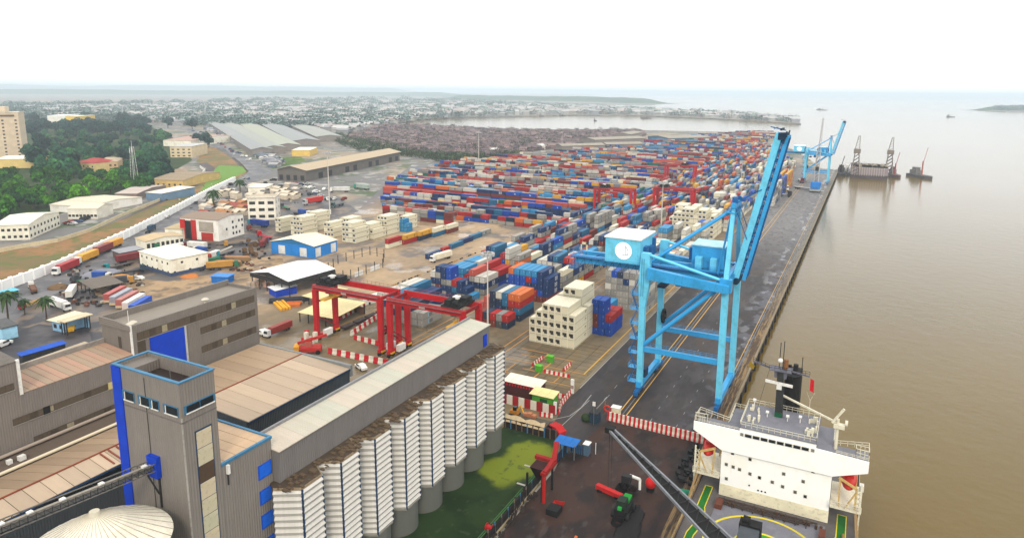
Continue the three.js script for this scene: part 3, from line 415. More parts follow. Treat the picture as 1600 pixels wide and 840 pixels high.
// ---------------------------------------------------------------- ship-to-shore cranes
const heightAt = (px, py, x, u) => { const d = fwd.clone().addScaledVector(right, (px - CX) / FX).addScaledVector(upv, -(py - CY) / FX); const hd = Math.hypot(d.x, d.z), t = (x * d.x - u * d.z) / (hd * hd); return CAMH + d.y * t; };
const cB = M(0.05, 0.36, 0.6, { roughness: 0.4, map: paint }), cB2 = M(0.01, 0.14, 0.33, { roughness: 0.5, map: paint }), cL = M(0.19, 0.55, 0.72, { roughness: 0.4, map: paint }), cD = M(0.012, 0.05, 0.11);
function tapered(p, q, w0, d0, w1, d1) {   // a post whose section changes from (w0,d0) to (w1,d1); w along x, d along u
  const c = (o, w, d) => [[o[0] - w / 2, o[1] - d / 2, o[2]], [o[0] + w / 2, o[1] - d / 2, o[2]], [o[0] + w / 2, o[1] + d / 2, o[2]], [o[0] - w / 2, o[1] + d / 2, o[2]]];
  const a = c(p, w0, d0), b = c(q, w1, d1), m = mb(); for (let i = 0; i < 4; i++) { const j = (i + 1) % 4; m.panel([a[i], a[j], b[j], b[i]], 0.02); } m.panel(b, 0.02); return m.geo();
}
const stsCrane = (() => {
  const L = -53.4, W = -30.6, A = 181, B = 200.5, C = 190.7;
  const o = thing('quay_crane', 'large light blue quay crane with raised boom and white emblem', 'crane', [-42, C, 0], 'blue container cranes on the quay');
  for (const u of [A, B]) {
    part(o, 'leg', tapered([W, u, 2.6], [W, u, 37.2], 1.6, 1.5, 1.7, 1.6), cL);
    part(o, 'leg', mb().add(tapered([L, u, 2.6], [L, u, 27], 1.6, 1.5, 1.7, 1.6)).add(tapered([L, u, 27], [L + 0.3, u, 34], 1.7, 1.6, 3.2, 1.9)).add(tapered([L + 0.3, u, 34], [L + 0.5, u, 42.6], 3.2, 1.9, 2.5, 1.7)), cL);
    part(o, 'cross_beam', mb().box(L + 0.8, W - 0.8, u - 0.5, u + 0.5, 13.4, 14.8), cB);
    const w = mb(); w.rail([[L + 1, u - 0.6, 14.8], [W - 1, u - 0.6, 14.8]], 1.1, 0.05, 1.6).rail([[L + 1, u + 0.6, 14.8], [W - 1, u + 0.6, 14.8]], 1.1, 0.05, 1.6); part(o, 'guard_rail', w, cB);
    part(o, 'brace', mb().tube([L + 0.9, u, 15.5], [W - 0.8, u, 36.2], 0.62, 0.62, 12), cB);
    part(o, 'portal_beam', mb().panel([[L + 1.6, u - 0.9, 35.6], [W + 1.2, u - 0.9, 34.6], [W + 1.2, u - 0.9, 36.6], [L + 1.6, u - 0.9, 38.9]], -1.8), cB);
    part(o, 'portal_strut', mb().tube([L + 1, u, 42.2], [W - 0.4, u, 37.2], 0.42, 0.42, 10), cL);
    part(o, 'knuckle', mb().box(W - 1.5, W + 1.6, u - 1.1, u + 1.1, 34.4, 38), cB);
  }
  for (const x of [L, W]) {
    part(o, 'sill_beam', mb().box(x - 0.7, x + 0.7, A - 1.4, B + 1.4, 2.4, 4.0), cB);
    for (const u of [A, B]) {
      const s = u === A ? -1 : 1; const bo = part(o, 'bogie', mb().box(x - 0.55, x + 0.55, u - 3.6, u + 3.6, 1.3, 2.3).box(x - 0.6, x + 0.6, u + s * 3.6 - 0.5, u + s * 3.6 + 0.5, 0.9, 2.0).box(x - 0.4, x + 0.4, u - 0.6, u + 0.6, 2.3, 2.6), cB2);
      for (const du of [-3.1, -2.1, -1, 1, 2.1, 3.1]) part(bo, 'wheel', mb().tube([x - 0.25, u + du, 0.55], [x + 0.25, u + du, 0.55], 0.42, 0.42, 12), darkM);
    }
    part(o, 'tie_beam', mb().box(x - 0.55, x + 0.55, A + 0.8, B - 0.8, 36.8, 38.4), cB);
  }
  // trolley girder, its walkway and back end
  part(o, 'girder', mb().box(-77, -29.5, C - 3.6, C - 2.4, 35.6, 37.9).box(-77, -29.5, C + 2.4, C + 3.6, 35.6, 37.9), cB);
  const gd = mb(); for (let x = -76; x < -30; x += 4) gd.box(x - 0.3, x + 0.3, C - 2.4, C + 2.4, 36.6, 37.4); part(o, 'girder_tie', gd, cB2);
  part(o, 'walkway', mb().box(-78, -30, C - 5, C - 3.6, 37.6, 37.75).box(-78.5, -77, C - 5, C + 5, 37.4, 37.6), cB2);
  part(o, 'guard_rail', mb().rail([[-30.5, C - 5, 37.75], [-78.4, C - 5, 37.75], [-78.4, C + 5, 37.75]], 1.15, 0.06, 1.7), cB);
  const hang = mb(); for (let x = -76; x < -55; x += 2.3) { hang.bar([x, C - 4.8, 37.5], [x + 0.6, C - 4.8, 34.6], 0.08).bar([x + 0.6, C - 4.8, 34.6], [x + 2.3, C - 4.8, 37.5], 0.08); } part(o, 'festoon_cable', hang, cD);
  part(o, 'end_platform', mb().box(-79.2, -76.4, C - 4.4, C + 4.4, 33.6, 33.9).rail([[-76.5, C - 4.4, 33.9], [-79.2, C - 4.4, 33.9], [-79.2, C + 4.4, 33.9]], 1.1, 0.06, 1.3).bar([-77, C - 4.2, 33.9], [-77, C - 4.2, 37.5], 0.2).bar([-79, C - 4.2, 33.9], [-77, C - 4.2, 37.5], 0.14).bar([-77, C + 4.2, 33.9], [-77, C + 4.2, 37.5], 0.2), cB2);
  // machine house with the emblem
  const h = part(o, 'machine_house', BX(-66, -55.4, 183, 197, 38.2, 45.4), cL); part(h, 'roof', BX(-66.3, -55.1, 182.7, 197.3, 45.4, 45.8), M(0.82, 0.84, 0.84));
  const em = document.createElement('canvas'); em.width = em.height = 256; const c = em.getContext('2d'); c.fillStyle = '#f4f6f6'; c.fillRect(0, 0, 256, 256); c.strokeStyle = c.fillStyle = '#5b6a72'; c.lineWidth = 7;
  c.beginPath(); c.moveTo(158, 42); c.quadraticCurveTo(150, 120, 88, 176); c.quadraticCurveTo(140, 120, 158, 42); c.fill(); c.beginPath(); c.moveTo(160, 48); c.lineTo(168, 186); c.stroke(); c.beginPath(); c.moveTo(168, 70); c.quadraticCurveTo(216, 130, 190, 182); c.quadraticCurveTo(150, 196, 118, 190); c.stroke(); c.beginPath(); c.moveTo(70, 186); c.quadraticCurveTo(130, 214, 200, 176); c.lineWidth = 4; c.stroke();
  const et = new THREE.CanvasTexture(em); et.colorSpace = THREE.SRGBColorSpace; const e = new THREE.CircleGeometry(2.55, 40).translate(-60.4, 41.9, -182.93); part(h, 'emblem', e, new THREE.MeshStandardMaterial({ map: et, roughness: 0.5 }));
  part(h, 'vent_unit', mb().box(-55.4, -54.4, 186, 188.5, 39, 43).box(-55.4, -54.2, 190.5, 193.5, 38.6, 42.2).box(-55.4, -54.6, 195, 196.6, 39, 44), cB2); part(h, 'guard_rail', mb().rail([[-54.2, 182, 38.2], [-54.2, 198, 38.2]], 1.1, 0.07, 1.2).rail([[-66, 182.2, 38.0], [-54.2, 182.2, 38.0]], 1.1, 0.06, 1.5), cB);
  const h2 = part(o, 'drive_house', BX(-42.2, -33.2, 190.4, 198.6, 38, 44.2), cB); part(h2, 'roof', BX(-42.4, -33, 190.2, 198.8, 44.2, 44.5), M(0.5, 0.72, 0.82)); part(h2, 'cabinet', BX(-40.8, -39, 188.4, 190.4, 37.9, 41.2), cL); part(h2, 'cabinet', BX(-36.6, -34.8, 188.4, 190.4, 37.9, 41.2), cL); part(h2, 'fan_unit', mb().box(-43.4, -42.2, 192, 195.5, 39.5, 43).box(-33.2, -32.2, 193, 196, 39, 43), cB2);
  part(h2, 'guard_rail', mb().rail([[-45, 187.6, 38], [-32.5, 187.6, 38]], 1.1, 0.07, 1.3), cB);
  // apex frame and stays
  for (const u of [A, B]) { const v = C + (u - C) * 0.42; part(o, 'apex_post', tapered([W, u, 37.2], [W - 0.2, v, 57.2], 1.3, 1.2, 1.0, 0.9), cL); part(o, 'back_stay', mb().tube([W - 0.4, v, 56], [L + 1.2, u - (u - C) * 0.35, 39.5], 0.4, 0.4, 8), cB); part(o, 'inner_post', mb().bar([W - 3.2, C + (u - C) * 0.5, 37.8], [W - 0.6, v, 55], 0.5), cB); }
  part(o, 'apex_beam', mb().box(W - 0.8, W + 0.4, C - 5, C + 5, 56.4, 57.8).box(W - 1.8, W + 0.8, C - 5.4, C + 5.4, 55.2, 55.4), cB); part(o, 'apex_platform', mb().rail([[W - 1.8, C - 5.4, 55.4], [W - 1.8, C + 5.4, 55.4], [W + 0.8, C + 5.4, 55.4], [W + 0.8, C - 5.4, 55.4], [W - 1.8, C - 5.4, 55.4]], 1.1, 0.07, 1.2).box(W - 1.2, W, C - 1.2, C + 1.2, 57.8, 59), cB2);
  for (const s of [-1, 1]) part(o, 'sheave', mb().tube([W, C + s * 3 - 0.2, 58.2], [W, C + s * 3 + 0.2, 58.2], 0.8, 0.8, 14), cB2);
  // raised boom
  const P0 = [-28.6, 36.2], P1 = [-19.8, 77.4], bp = (t, du, off = 0) => { const dx = P1[0] - P0[0], dh = P1[1] - P0[1], l = Math.hypot(dx, dh); return [P0[0] + dx * t + dh / l * off, C + du, P0[1] + dh * t - dx / l * off]; };
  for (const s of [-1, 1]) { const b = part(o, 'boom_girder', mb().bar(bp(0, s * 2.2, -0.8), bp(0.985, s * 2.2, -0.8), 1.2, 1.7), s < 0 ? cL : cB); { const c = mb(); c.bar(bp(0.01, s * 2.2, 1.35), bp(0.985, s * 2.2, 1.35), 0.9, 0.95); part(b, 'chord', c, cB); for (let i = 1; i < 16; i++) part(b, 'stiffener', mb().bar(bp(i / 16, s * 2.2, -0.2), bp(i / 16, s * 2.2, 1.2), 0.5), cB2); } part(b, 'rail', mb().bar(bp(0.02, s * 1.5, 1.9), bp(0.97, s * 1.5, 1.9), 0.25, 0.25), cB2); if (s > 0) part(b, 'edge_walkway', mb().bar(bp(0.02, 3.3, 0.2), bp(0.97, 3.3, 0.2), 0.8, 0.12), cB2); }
  const bt = mb(), lg = mb(); for (let i = 1; i < 16; i++) { const t = i / 16; bt.bar(bp(t, -1.6), bp(t, 1.6), 0.45); lg.bar(bp(t, 3.7, 0.2), bp(t, 3.7, 1.2), 0.07); } lg.bar(bp(0.02, 3.7, 1.2), bp(0.97, 3.7, 1.2), 0.08); part(o, 'boom_tie', bt, cB2); part(o, 'boom_handrail', lg, cB2);
  part(o, 'boom_head', mb().bar(bp(0.97, -3), bp(0.97, 3), 1.7).bar(bp(0.985, -3.2, 0.8), bp(0.985, 3.2, 0.8), 1.0).bar(bp(0.93, -3.4, 1), bp(1.01, -3.4, 1), 0.35).bar(bp(0.93, 3.4, 1), bp(1.01, 3.4, 1), 0.35).bar(bp(1.012, -3, -0.6), bp(1.012, 3, -0.6), 0.5), cD); part(o, 'boom_head_platform', mb().bar(bp(1.01, -3.8, -2.2), bp(1.01, 3.8, -2.2), 0.25).bar(bp(1.01, -0.5, -3.6), bp(1.01, -0.5, 0.4), 0.25), cB2);
  part(o, 'boom_hinge', mb().tube([P0[0] - 0.4, C - 3.6, P0[1] - 0.3], [P0[0] - 0.4, C + 3.6, P0[1] - 0.3], 0.9, 0.9, 14), cD);
  for (const s of [-1, 1]) part(o, 'fore_stay', mb().bar([W, C + s * 3.2, 57.5], bp(0.62, s * 2.9, -0.9), 0.22).bar([W, C + s * 3.2, 56.8], bp(0.28, s * 2.9, -0.8), 0.18), cB2);
  // trolley, cab, spreader
  const t = part(o, 'trolley', mb().box(-52, -46.5, C - 3, C + 3, 34.4, 35.5), cD); part(t, 'operator_cab', mb().box(-46.4, -44.2, C - 1.2, C + 1.2, 31.6, 34.3), cB2); part(t, 'spreader', mb().box(-50.4, -48.2, C - 6, C + 6, 31.8, 32.5).bar([-49.3, C - 2, 32.5], [-49.3, C - 2, 34.4], 0.1).bar([-49.3, C + 2, 32.5], [-49.3, C + 2, 34.4], 0.1), cD);
  // stair tower beside the land side leg
  const st = mb(), pl = mb(); for (let i = 0; i < 7; i++) { const z = 4 + i * 4.4; pl.box(L - 3.2, L - 0.9, A - 1.6, A + 1, z - 0.08, z).rail([[L - 0.9, A - 1.6, z], [L - 3.2, A - 1.6, z], [L - 3.2, A + 1, z], [L - 0.9, A + 1, z]], 1.1, 0.07, 1.1); st.bar([L - (i % 2 ? 1.2 : 3), A - 0.9, z], [L - (i % 2 ? 3 : 1.2), A - 0.9, z + 4.4], 0.7, 0.14).bar([L - (i % 2 ? 1.2 : 3), A - 0.9, z + 1], [L - (i % 2 ? 3 : 1.2), A - 0.9, z + 5.3], 0.07); } part(o, 'stair', st, cB2); part(o, 'stair_platform', pl, cB);
  part(o, 'ladder', mb().bar([L + 0.2, A - 1, 30], [L + 0.2, A - 1, 41], 0.08).bar([L - 0.4, A - 1, 30], [L - 0.4, A - 1, 41], 0.08), cB2);
  const reel = part(o, 'cable_reel', new THREE.TorusGeometry(2.0, 0.4, 8, 28).rotateY(Math.PI / 2).translate(L + 1.4, 18.6, -B + 1), blackM); part(reel, 'hub', mb().tube([L + 0.8, B - 1, 18.6], [L + 1.9, B - 1, 18.6], 0.7, 0.7, 12).bar([L + 1.4, B - 3, 18.6], [L + 1.4, B + 1, 18.6], 0.2).bar([L + 1.4, B - 1, 16.6], [L + 1.4, B - 1, 20.6], 0.2), darkM);
  part(o, 'power_box', mb().box(L - 0.8, L + 0.8, A + 3, A + 6, 4, 6.4), cD);
  return o;
})();
dup(stsCrane, 'quay_crane', 'far light blue quay crane standing at the end of the quay', -42, 727).scale.set(0.94, 0.8, 0.94);

// ---------------------------------------------------------------- yard gantries
const rM = M(0.46, 0.012, 0.018, { roughness: 0.45, map: paint }), rM2 = M(0.3, 0.012, 0.016, { map: dirtS });
const rtg = (() => {
  const w = 14.2, A = -4.7, B = 4.7, H = 20.4, o = thing('yard_gantry_crane', 'left of the two near red yard gantries, trolley at left end', 'gantry crane', [0, 0, 0], 'red rubber tyred yard gantries');
  for (const s of [-1, 1]) for (const u of [A, B]) {
    part(o, 'leg', tapered([s * w, u, 1.6], [s * w, u, H - 1.9], 1.6, 1.2, 2.0, 1.35), rM); part(o, 'corner_guard', mb().box(s * w - 1, s * w + 1, u - 0.9, u + 0.9, 1.2, 1.75), yellowM);
    for (const d of [-1, 1]) part(o, 'tyre', mb().tube([s * w - 0.35, u + d * 1.1, 0.75], [s * w + 0.35, u + d * 1.1, 0.75], 0.75, 0.75, 16), rubberM);
  }
  for (const s of [-1, 1]) { part(o, 'sill_beam', mb().box(s * w - 0.5, s * w + 0.5, A - 1.6, B + 1.6, 1.3, 2.3), rM); }
  for (const u of [A, B]) { part(o, 'girder', mb().box(-w - 0.8, w + 0.8, u - 0.55, u + 0.55, H - 1.9, H), rM); part(o, 'girder_walkway', mb().box(-w, w, u + (u < 0 ? -1.5 : 0.55), u + (u < 0 ? -0.55 : 1.5), H - 0.5, H - 0.4).rail([[-w, u + (u < 0 ? -1.5 : 1.5), H - 0.4], [w, u + (u < 0 ? -1.5 : 1.5), H - 0.4]], 1.1, 0.06, 1.8), M(0.35, 0.12, 0.12)); part(o, 'trolley_rail', mb().box(-w, w, u - 0.1, u + 0.1, H, H + 0.15), steelM); }
  for (const s of [-1, 1]) part(o, 'end_tie', BX(s * w - 0.4, s * w + 0.4, A + 0.6, B - 0.6, H - 1.4, H - 0.5), rM2);
  part(o, 'engine_box', mb().box(w + 0.5, w + 1.9, -3, 0.6, 1.4, 3.6), whiteM); part(o, 'control_box', mb().box(-w + 0.6, -w + 1.9, -2.6, 1, 1.2, 3.4), whiteM); part(o, 'name_plate', BX(-2, 0.2, A - 0.62, A - 0.56, H - 1.5, H - 0.4), M(0.7, 0.68, 0.62));
  part(o, 'leg_brace', mb().bar([w, A + 0.5, 9], [w, B - 0.5, 3], 0.35).bar([-w, A + 0.5, 9], [-w, B - 0.5, 3], 0.35), rM2);
  const reel = part(o, 'cable_reel', new THREE.TorusGeometry(1.35, 0.35, 8, 24).rotateY(Math.PI / 2).translate(w - 1.1, 7.5, 1.5), blackM); part(reel, 'hub', mb().tube([w - 1.5, -1.5, 7.5], [w - 0.6, -1.5, 7.5], 0.5, 0.5, 10), darkM);
  return o;
})();
function trolley(o, x, spread, w = '') {
  const t = lpart(o, 'trolley', mb().box(x - 3.2, x + 3.2, -5, 5, 20.5, 21.1).box(x - 2.4, x - 0.4, -4.2, -1, 21.1, 22.8).box(x + 0.2, x + 2.6, 0.5, 4.2, 21.1, 22.6).box(x - 2.6, x - 0.6, 1, 3.6, 21.1, 22.2).tube([x + 0.6, -3.4, 21.9], [x + 2.4, -3.4, 21.9], 0.8, 0.8, 12), blackM);
  lpart(t, 'cover', mb().box(x - 1.6, x + 0.4, -0.8, 1.2, 22.2, 23), whiteM); lpart(t, 'operator_cab', mb().box(x - 1, x + 1.2, -3, -0.8, 17.2, 20.2), steelM);
  lpart(t, 'guard_rail', mb().rail([[x - 3.2, -5, 21.1], [x + 3.2, -5, 21.1], [x + 3.2, 5, 21.1], [x - 3.2, 5, 21.1], [x - 3.2, -5, 21.1]], 1.1, 0.06, 1.3), darkM);
  lpart(o, 'spreader', mb().box(x - 1.1, x + 1.1, -5.6, 5.6, spread, spread + 0.5).box(x - 0.9, x + 0.9, -1.5, 1.5, spread + 0.5, spread + 1.2), yellowM); const c = mb(); for (const [a, b] of [[-0.7, -1.3], [0.7, -1.3], [-0.7, 1.3], [0.7, 1.3]]) c.bar([x + a, b, spread + 1], [x + a, b, 20.5], 0.06); lpart(o, 'hoist_rope', c, darkM);
}
{
  const r2 = dup(rtg, 'yard_gantry_crane', 'right of the two near red yard gantries, trolley at right end', -121, 174);
  const r3 = dup(rtg, 'yard_gantry_crane', 'left red gantry standing over the middle container lanes', -158.5, 456, 0, 0, 0.96), r4 = dup(rtg, 'yard_gantry_crane', 'right red gantry over the middle lanes near the reefer stacks', -121.5, 480, 0, 0, 0.96), r5 = dup(rtg, 'yard_gantry_crane', 'farthest small red gantry deep in the container lanes', -157, 640, 0, 0, 0.96);
  rtg.position.set(-153, 0, -173.7); trolley(rtg, -10.2, 15.4); trolley(r2, 9.4, 14); trolley(r3, -8, 14); trolley(r4, -8, 14); trolley(r5, 4, 14);
}

// ---------------------------------------------------------------- containers
// 16 liveries in one sheet: columns = long side, roof, doors, plain side
const LIV = [['cream', '#fbf2d2', ''], ['pale grey', '#a8a49b', 'MAERSK'], ['dark blue', '#0f3066', 'CMA CGM'], ['bright blue', '#0b48b4', ''], ['red', '#b31512', ''], ['rust brown', '#7c2f22', ''], ['orange', '#df6a23', ''], ['yellow', '#e9ab2c', 'MSC'], ['sky blue', '#2a8fc9', ''], ['green', '#1d6b57', ''], ['navy', '#1c2c48', ''], ['silver grey', '#8e8c88', ''], ['salmon red', '#cf5546', ''], ['white', '#dcd8cb', ''], ['dark grey', '#4a4a4b', ''], ['teal blue', '#1c6a96', '']];
const contM = (() => {
  const c = document.createElement('canvas'); c.width = 2048; c.height = 1024; const g = c.getContext('2d'); seed(77);
  LIV.forEach(([n, col, txt], r) => {
    const y = r * 64; g.fillStyle = col; g.fillRect(0, y, 2048, 64);
    for (let x = 0; x < 1024; x += 7) { g.fillStyle = 'rgba(0,0,0,0.11)'; g.fillRect(x, y, 3, 64); g.fillStyle = 'rgba(255,255,255,0.05)'; g.fillRect(x + 4, y, 2, 64); }
    for (let x = 1792; x < 2048; x += 6) { g.fillStyle = 'rgba(0,0,0,0.11)'; g.fillRect(x, y, 3, 64); }
    for (let x = 1024; x < 1536; x += 9) { g.fillStyle = 'rgba(0,0,0,0.07)'; g.fillRect(x, y, 3, 64); }
    g.fillStyle = 'rgba(255,255,255,0.1)'; g.fillRect(1024, y, 512, 64);          // pale sky reflection on the roofs, put into the colour
    for (let i = 0; i < 26; i++) { g.fillStyle = `rgba(70,40,20,${0.05 + 0.16 * rnd()})`; g.fillRect(rnd() * 1024, y + rnd() * 20, 2 + rnd() * 5, 14 + rnd() * 34); g.fillRect(1024 + rnd() * 512, y + rnd() * 64, 6 + rnd() * 40, 2 + rnd() * 6); }
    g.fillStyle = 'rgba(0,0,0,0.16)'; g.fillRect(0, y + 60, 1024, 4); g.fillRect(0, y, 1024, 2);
    g.fillStyle = 'rgba(30,22,16,0.45)'; for (const [a, b] of [[0, 1024], [1024, 1536], [1536, 1792], [1792, 2048]]) { g.fillRect(a, y, 6, 64); g.fillRect(b - 6, y, 6, 64); g.fillRect(a, y + 59, b - a, 4); g.fillRect(a, y + 1, b - a, 2); }  // borders carry painted gap and frame shade along with seam dirt
    // doors
    g.fillStyle = 'rgba(0,0,0,0.35)'; g.fillRect(1536 + 126, y, 4, 64); for (const x of [40, 88, 168, 216]) { g.fillStyle = 'rgba(230,230,225,0.5)'; g.fillRect(1536 + x, y + 2, 5, 60); } g.fillStyle = 'rgba(0,0,0,0.2)'; g.fillRect(1536, y, 256, 3); g.fillRect(1536, y + 60, 256, 4); g.fillStyle = 'rgba(245,245,240,0.6)'; g.fillRect(1536 + 180, y + 12, 46, 5); g.fillRect(1536 + 180, y + 22, 34, 4);
    if (txt) { g.save(); g.beginPath(); g.rect(0, y, 1024, 64); g.clip(); g.fillStyle = txt === 'MAERSK' ? '#1f2c36' : txt === 'MSC' ? '#3a2a10' : '#f1f1ee'; g.font = 'bold 46px sans-serif'; g.textBaseline = 'middle';
      if (txt === 'MAERSK') { g.fillStyle = '#8fc0d8'; g.fillRect(300, y + 10, 44, 44); g.fillStyle = '#1f2c36'; g.fillText(txt, 360, y + 34); } else if (txt === 'CMA CGM') { g.fillText(txt, 560, y + 28); g.fillRect(566, y + 50, 210, 5); } else { g.fillText(txt, 160, y + 34); g.fillText(txt, 760, y + 34); } g.restore(); }
    else if (r === 0) { g.fillStyle = 'rgba(40,50,60,0.75)'; g.fillRect(820, y + 12, 120, 7); g.fillRect(820, y + 24, 80, 5); } else if (r === 3) { g.fillStyle = 'rgba(240,245,250,0.9)'; g.fillRect(600, y + 24, 90, 12); g.fillRect(620, y + 38, 110, 6); } else if (r === 8) { g.fillStyle = 'rgba(240,245,250,0.75)'; g.fillRect(220, y + 26, 140, 10); }
  });
  const t = new THREE.CanvasTexture(c); t.colorSpace = THREE.SRGBColorSpace; t.magFilter = THREE.LinearFilter; t.minFilter = THREE.LinearMipmapLinearFilter; t.anisotropy = 8;
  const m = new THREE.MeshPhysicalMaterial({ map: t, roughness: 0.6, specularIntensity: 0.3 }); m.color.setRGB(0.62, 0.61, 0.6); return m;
})();
const REG = { side: [0, 1024], roof: [1028, 1532], door: [1538, 1790], plain: [1794, 2046] };
const uvOf = (row, reg) => { const [a, b] = REG[reg]; return [a / 2048, b / 2048, 1 - (row * 64 + 63) / 1024, 1 - (row * 64 + 1) / 1024]; };
// quads with a livery; local frame: length along z, centred; base at y = 0
class Quads {
  constructor() { this.p = []; this.n = []; this.t = []; this.i = []; }
  quad(a, b, c, d, uv, m) {
    const o = this.p.length / 3, n = b.clone().sub(a).cross(d.clone().sub(a)).normalize();
    for (const v of [a, b, c, d]) { this.p.push(v.x, v.y, v.z); this.n.push(n.x, n.y, n.z); }
    this.t.push(uv[0], uv[2], uv[1], uv[2], uv[1], uv[3], uv[0], uv[3]); this.i.push(o, o + 1, o + 2, o, o + 2, o + 3);
  }
  // turned = 1: length along x
  box(x, u, h, len, w, ht, row, turned, logo, inset = 0, skipEnd = false) {
    const a = (turned ? len : w) / 2 - inset, b = (turned ? w : len) / 2 - inset, h1 = h + ht, q = (sx, sy, su) => new THREE.Vector3(x + sx * a, sy ? h1 : h, -(u + su * b));
    const S = uvOf(row, logo ? 'side' : 'plain'), D = uvOf(row, 'door'), E = turned ? S : D, F = turned ? D : S;
    this.quad(q(-1, 1, -1), q(1, 1, -1), q(1, 1, 1), q(-1, 1, 1), uvOf(row, 'roof'));
    if (!skipEnd || turned) this.quad(q(-1, 0, -1), q(1, 0, -1), q(1, 1, -1), q(-1, 1, -1), E);
    this.quad(q(1, 0, 1), q(-1, 0, 1), q(-1, 1, 1), q(1, 1, 1), E);
    this.quad(q(1, 0, -1), q(1, 0, 1), q(1, 1, 1), q(1, 1, -1), F); this.quad(q(-1, 0, 1), q(-1, 0, -1), q(-1, 1, -1), q(-1, 1, 1), F);
  }
  flat(x0, x1, u0, u1, h0, h1, row) { const U = uvOf(row, 'roof'), u = [U[0] + 0.1, U[0] + 0.102, U[2] + 0.02, U[2] + 0.022], q = (x, h, z) => new THREE.Vector3(x, h, -z);
    this.quad(q(x0, h1, u0), q(x1, h1, u0), q(x1, h1, u1), q(x0, h1, u1), u); this.quad(q(x0, h0, u0), q(x1, h0, u0), q(x1, h1, u0), q(x0, h1, u0), u); this.quad(q(x1, h0, u1), q(x0, h0, u1), q(x0, h1, u1), q(x1, h1, u1), u); this.quad(q(x1, h0, u0), q(x1, h0, u1), q(x1, h1, u1), q(x1, h1, u0), u); this.quad(q(x0, h0, u1), q(x0, h0, u0), q(x0, h1, u0), q(x0, h1, u1), u); }
  geo() { const g = new THREE.BufferGeometry(); g.setAttribute('position', new THREE.Float32BufferAttribute(this.p, 3)); g.setAttribute('normal', new THREE.Float32BufferAttribute(this.n, 3)); g.setAttribute('uv', new THREE.Float32BufferAttribute(this.t, 2)); g.setIndex(this.i); return g; }
}
const protoCache = new Map();
function contProto(row, len, ht, logo, reefer) {
  const key = [row, len, ht, logo, reefer].join();
  if (protoCache.has(key)) return protoCache.get(key);
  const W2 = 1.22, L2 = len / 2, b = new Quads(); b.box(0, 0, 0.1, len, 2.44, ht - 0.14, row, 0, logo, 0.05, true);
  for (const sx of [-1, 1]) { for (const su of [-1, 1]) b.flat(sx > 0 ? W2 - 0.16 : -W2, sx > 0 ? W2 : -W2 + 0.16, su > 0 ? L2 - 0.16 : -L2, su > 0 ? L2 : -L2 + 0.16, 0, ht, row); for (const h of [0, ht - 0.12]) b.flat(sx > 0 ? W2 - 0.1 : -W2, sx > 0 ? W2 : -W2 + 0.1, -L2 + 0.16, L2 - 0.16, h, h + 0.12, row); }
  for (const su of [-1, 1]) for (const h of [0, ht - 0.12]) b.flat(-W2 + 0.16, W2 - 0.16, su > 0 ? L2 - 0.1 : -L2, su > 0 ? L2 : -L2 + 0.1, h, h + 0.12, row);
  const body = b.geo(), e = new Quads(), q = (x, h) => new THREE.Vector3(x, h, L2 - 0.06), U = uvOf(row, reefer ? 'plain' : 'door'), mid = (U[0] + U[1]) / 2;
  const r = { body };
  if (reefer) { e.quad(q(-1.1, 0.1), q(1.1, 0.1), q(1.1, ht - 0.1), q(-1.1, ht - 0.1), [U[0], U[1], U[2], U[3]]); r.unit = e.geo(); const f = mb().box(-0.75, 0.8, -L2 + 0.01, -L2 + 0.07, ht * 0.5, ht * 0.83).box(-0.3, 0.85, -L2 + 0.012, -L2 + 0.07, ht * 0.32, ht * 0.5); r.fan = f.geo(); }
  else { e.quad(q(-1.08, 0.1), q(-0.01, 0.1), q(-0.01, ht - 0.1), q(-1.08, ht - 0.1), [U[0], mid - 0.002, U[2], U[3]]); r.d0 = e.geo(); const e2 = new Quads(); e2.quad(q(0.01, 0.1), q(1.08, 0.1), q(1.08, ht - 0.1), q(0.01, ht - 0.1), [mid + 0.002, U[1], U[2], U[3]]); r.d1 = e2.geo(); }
  protoCache.set(key, r); return r;
}
const reeferDark = flatM(0.05, 0.045, 0.04), yards = [];       // every container: {x,u,h,len,ht,row,turn,reefer,label}
const ord = ['first', 'second', 'third', 'fourth', 'fifth', 'sixth', 'seventh', 'eighth', 'ninth', 'tenth', 'eleventh', 'twelfth', 'thirteenth', 'fourteenth', 'fifteenth', 'sixteenth', 'seventeenth', 'eighteenth', 'nineteenth', 'twentieth', 'last', 'farthest', 'end'];
const tierName = (t, n) => (n === 1 ? 'ground' : t === 0 ? 'bottom' : t === n - 1 ? 'top' : ord[t]);
const PALW = [[1, 24], [2, 20], [13, 13], [4, 8], [8, 7], [5, 8], [11, 8], [15, 5], [10, 4], [6, 2], [7, 2], [3, 5], [0, 4], [12, 3]];
const wpick = (P0) => { let s = 0; for (const [, w] of P0) s += w; let r = rnd() * s; for (const [k, w] of P0) { r -= w; if (r <= 0) return k; } return P0[0][0]; };
function putCol(x, u, rows, len, where, opt = {}) {     // rows: livery index per tier
  const n = rows.length; rows.forEach((row, t) => { if (row == null || row < 0) return; const ht = opt.ht || 2.62;
    yards.push({ x: x + (rnd() - 0.5) * 0.08, u: u + (rnd() - 0.5) * 0.25, h: 0.05 + t * ht, len, ht: ht - 0.03, row, turn: opt.turn || 0, reefer: opt.reefer, logo: opt.logo ?? (rnd() < 0.75), label: `${LIV[row][0]} ${opt.reefer ? 'refrigerated ' : ''}container, ${tierName(t, n)} tier, ${where}` }); });
}
seed(2024);
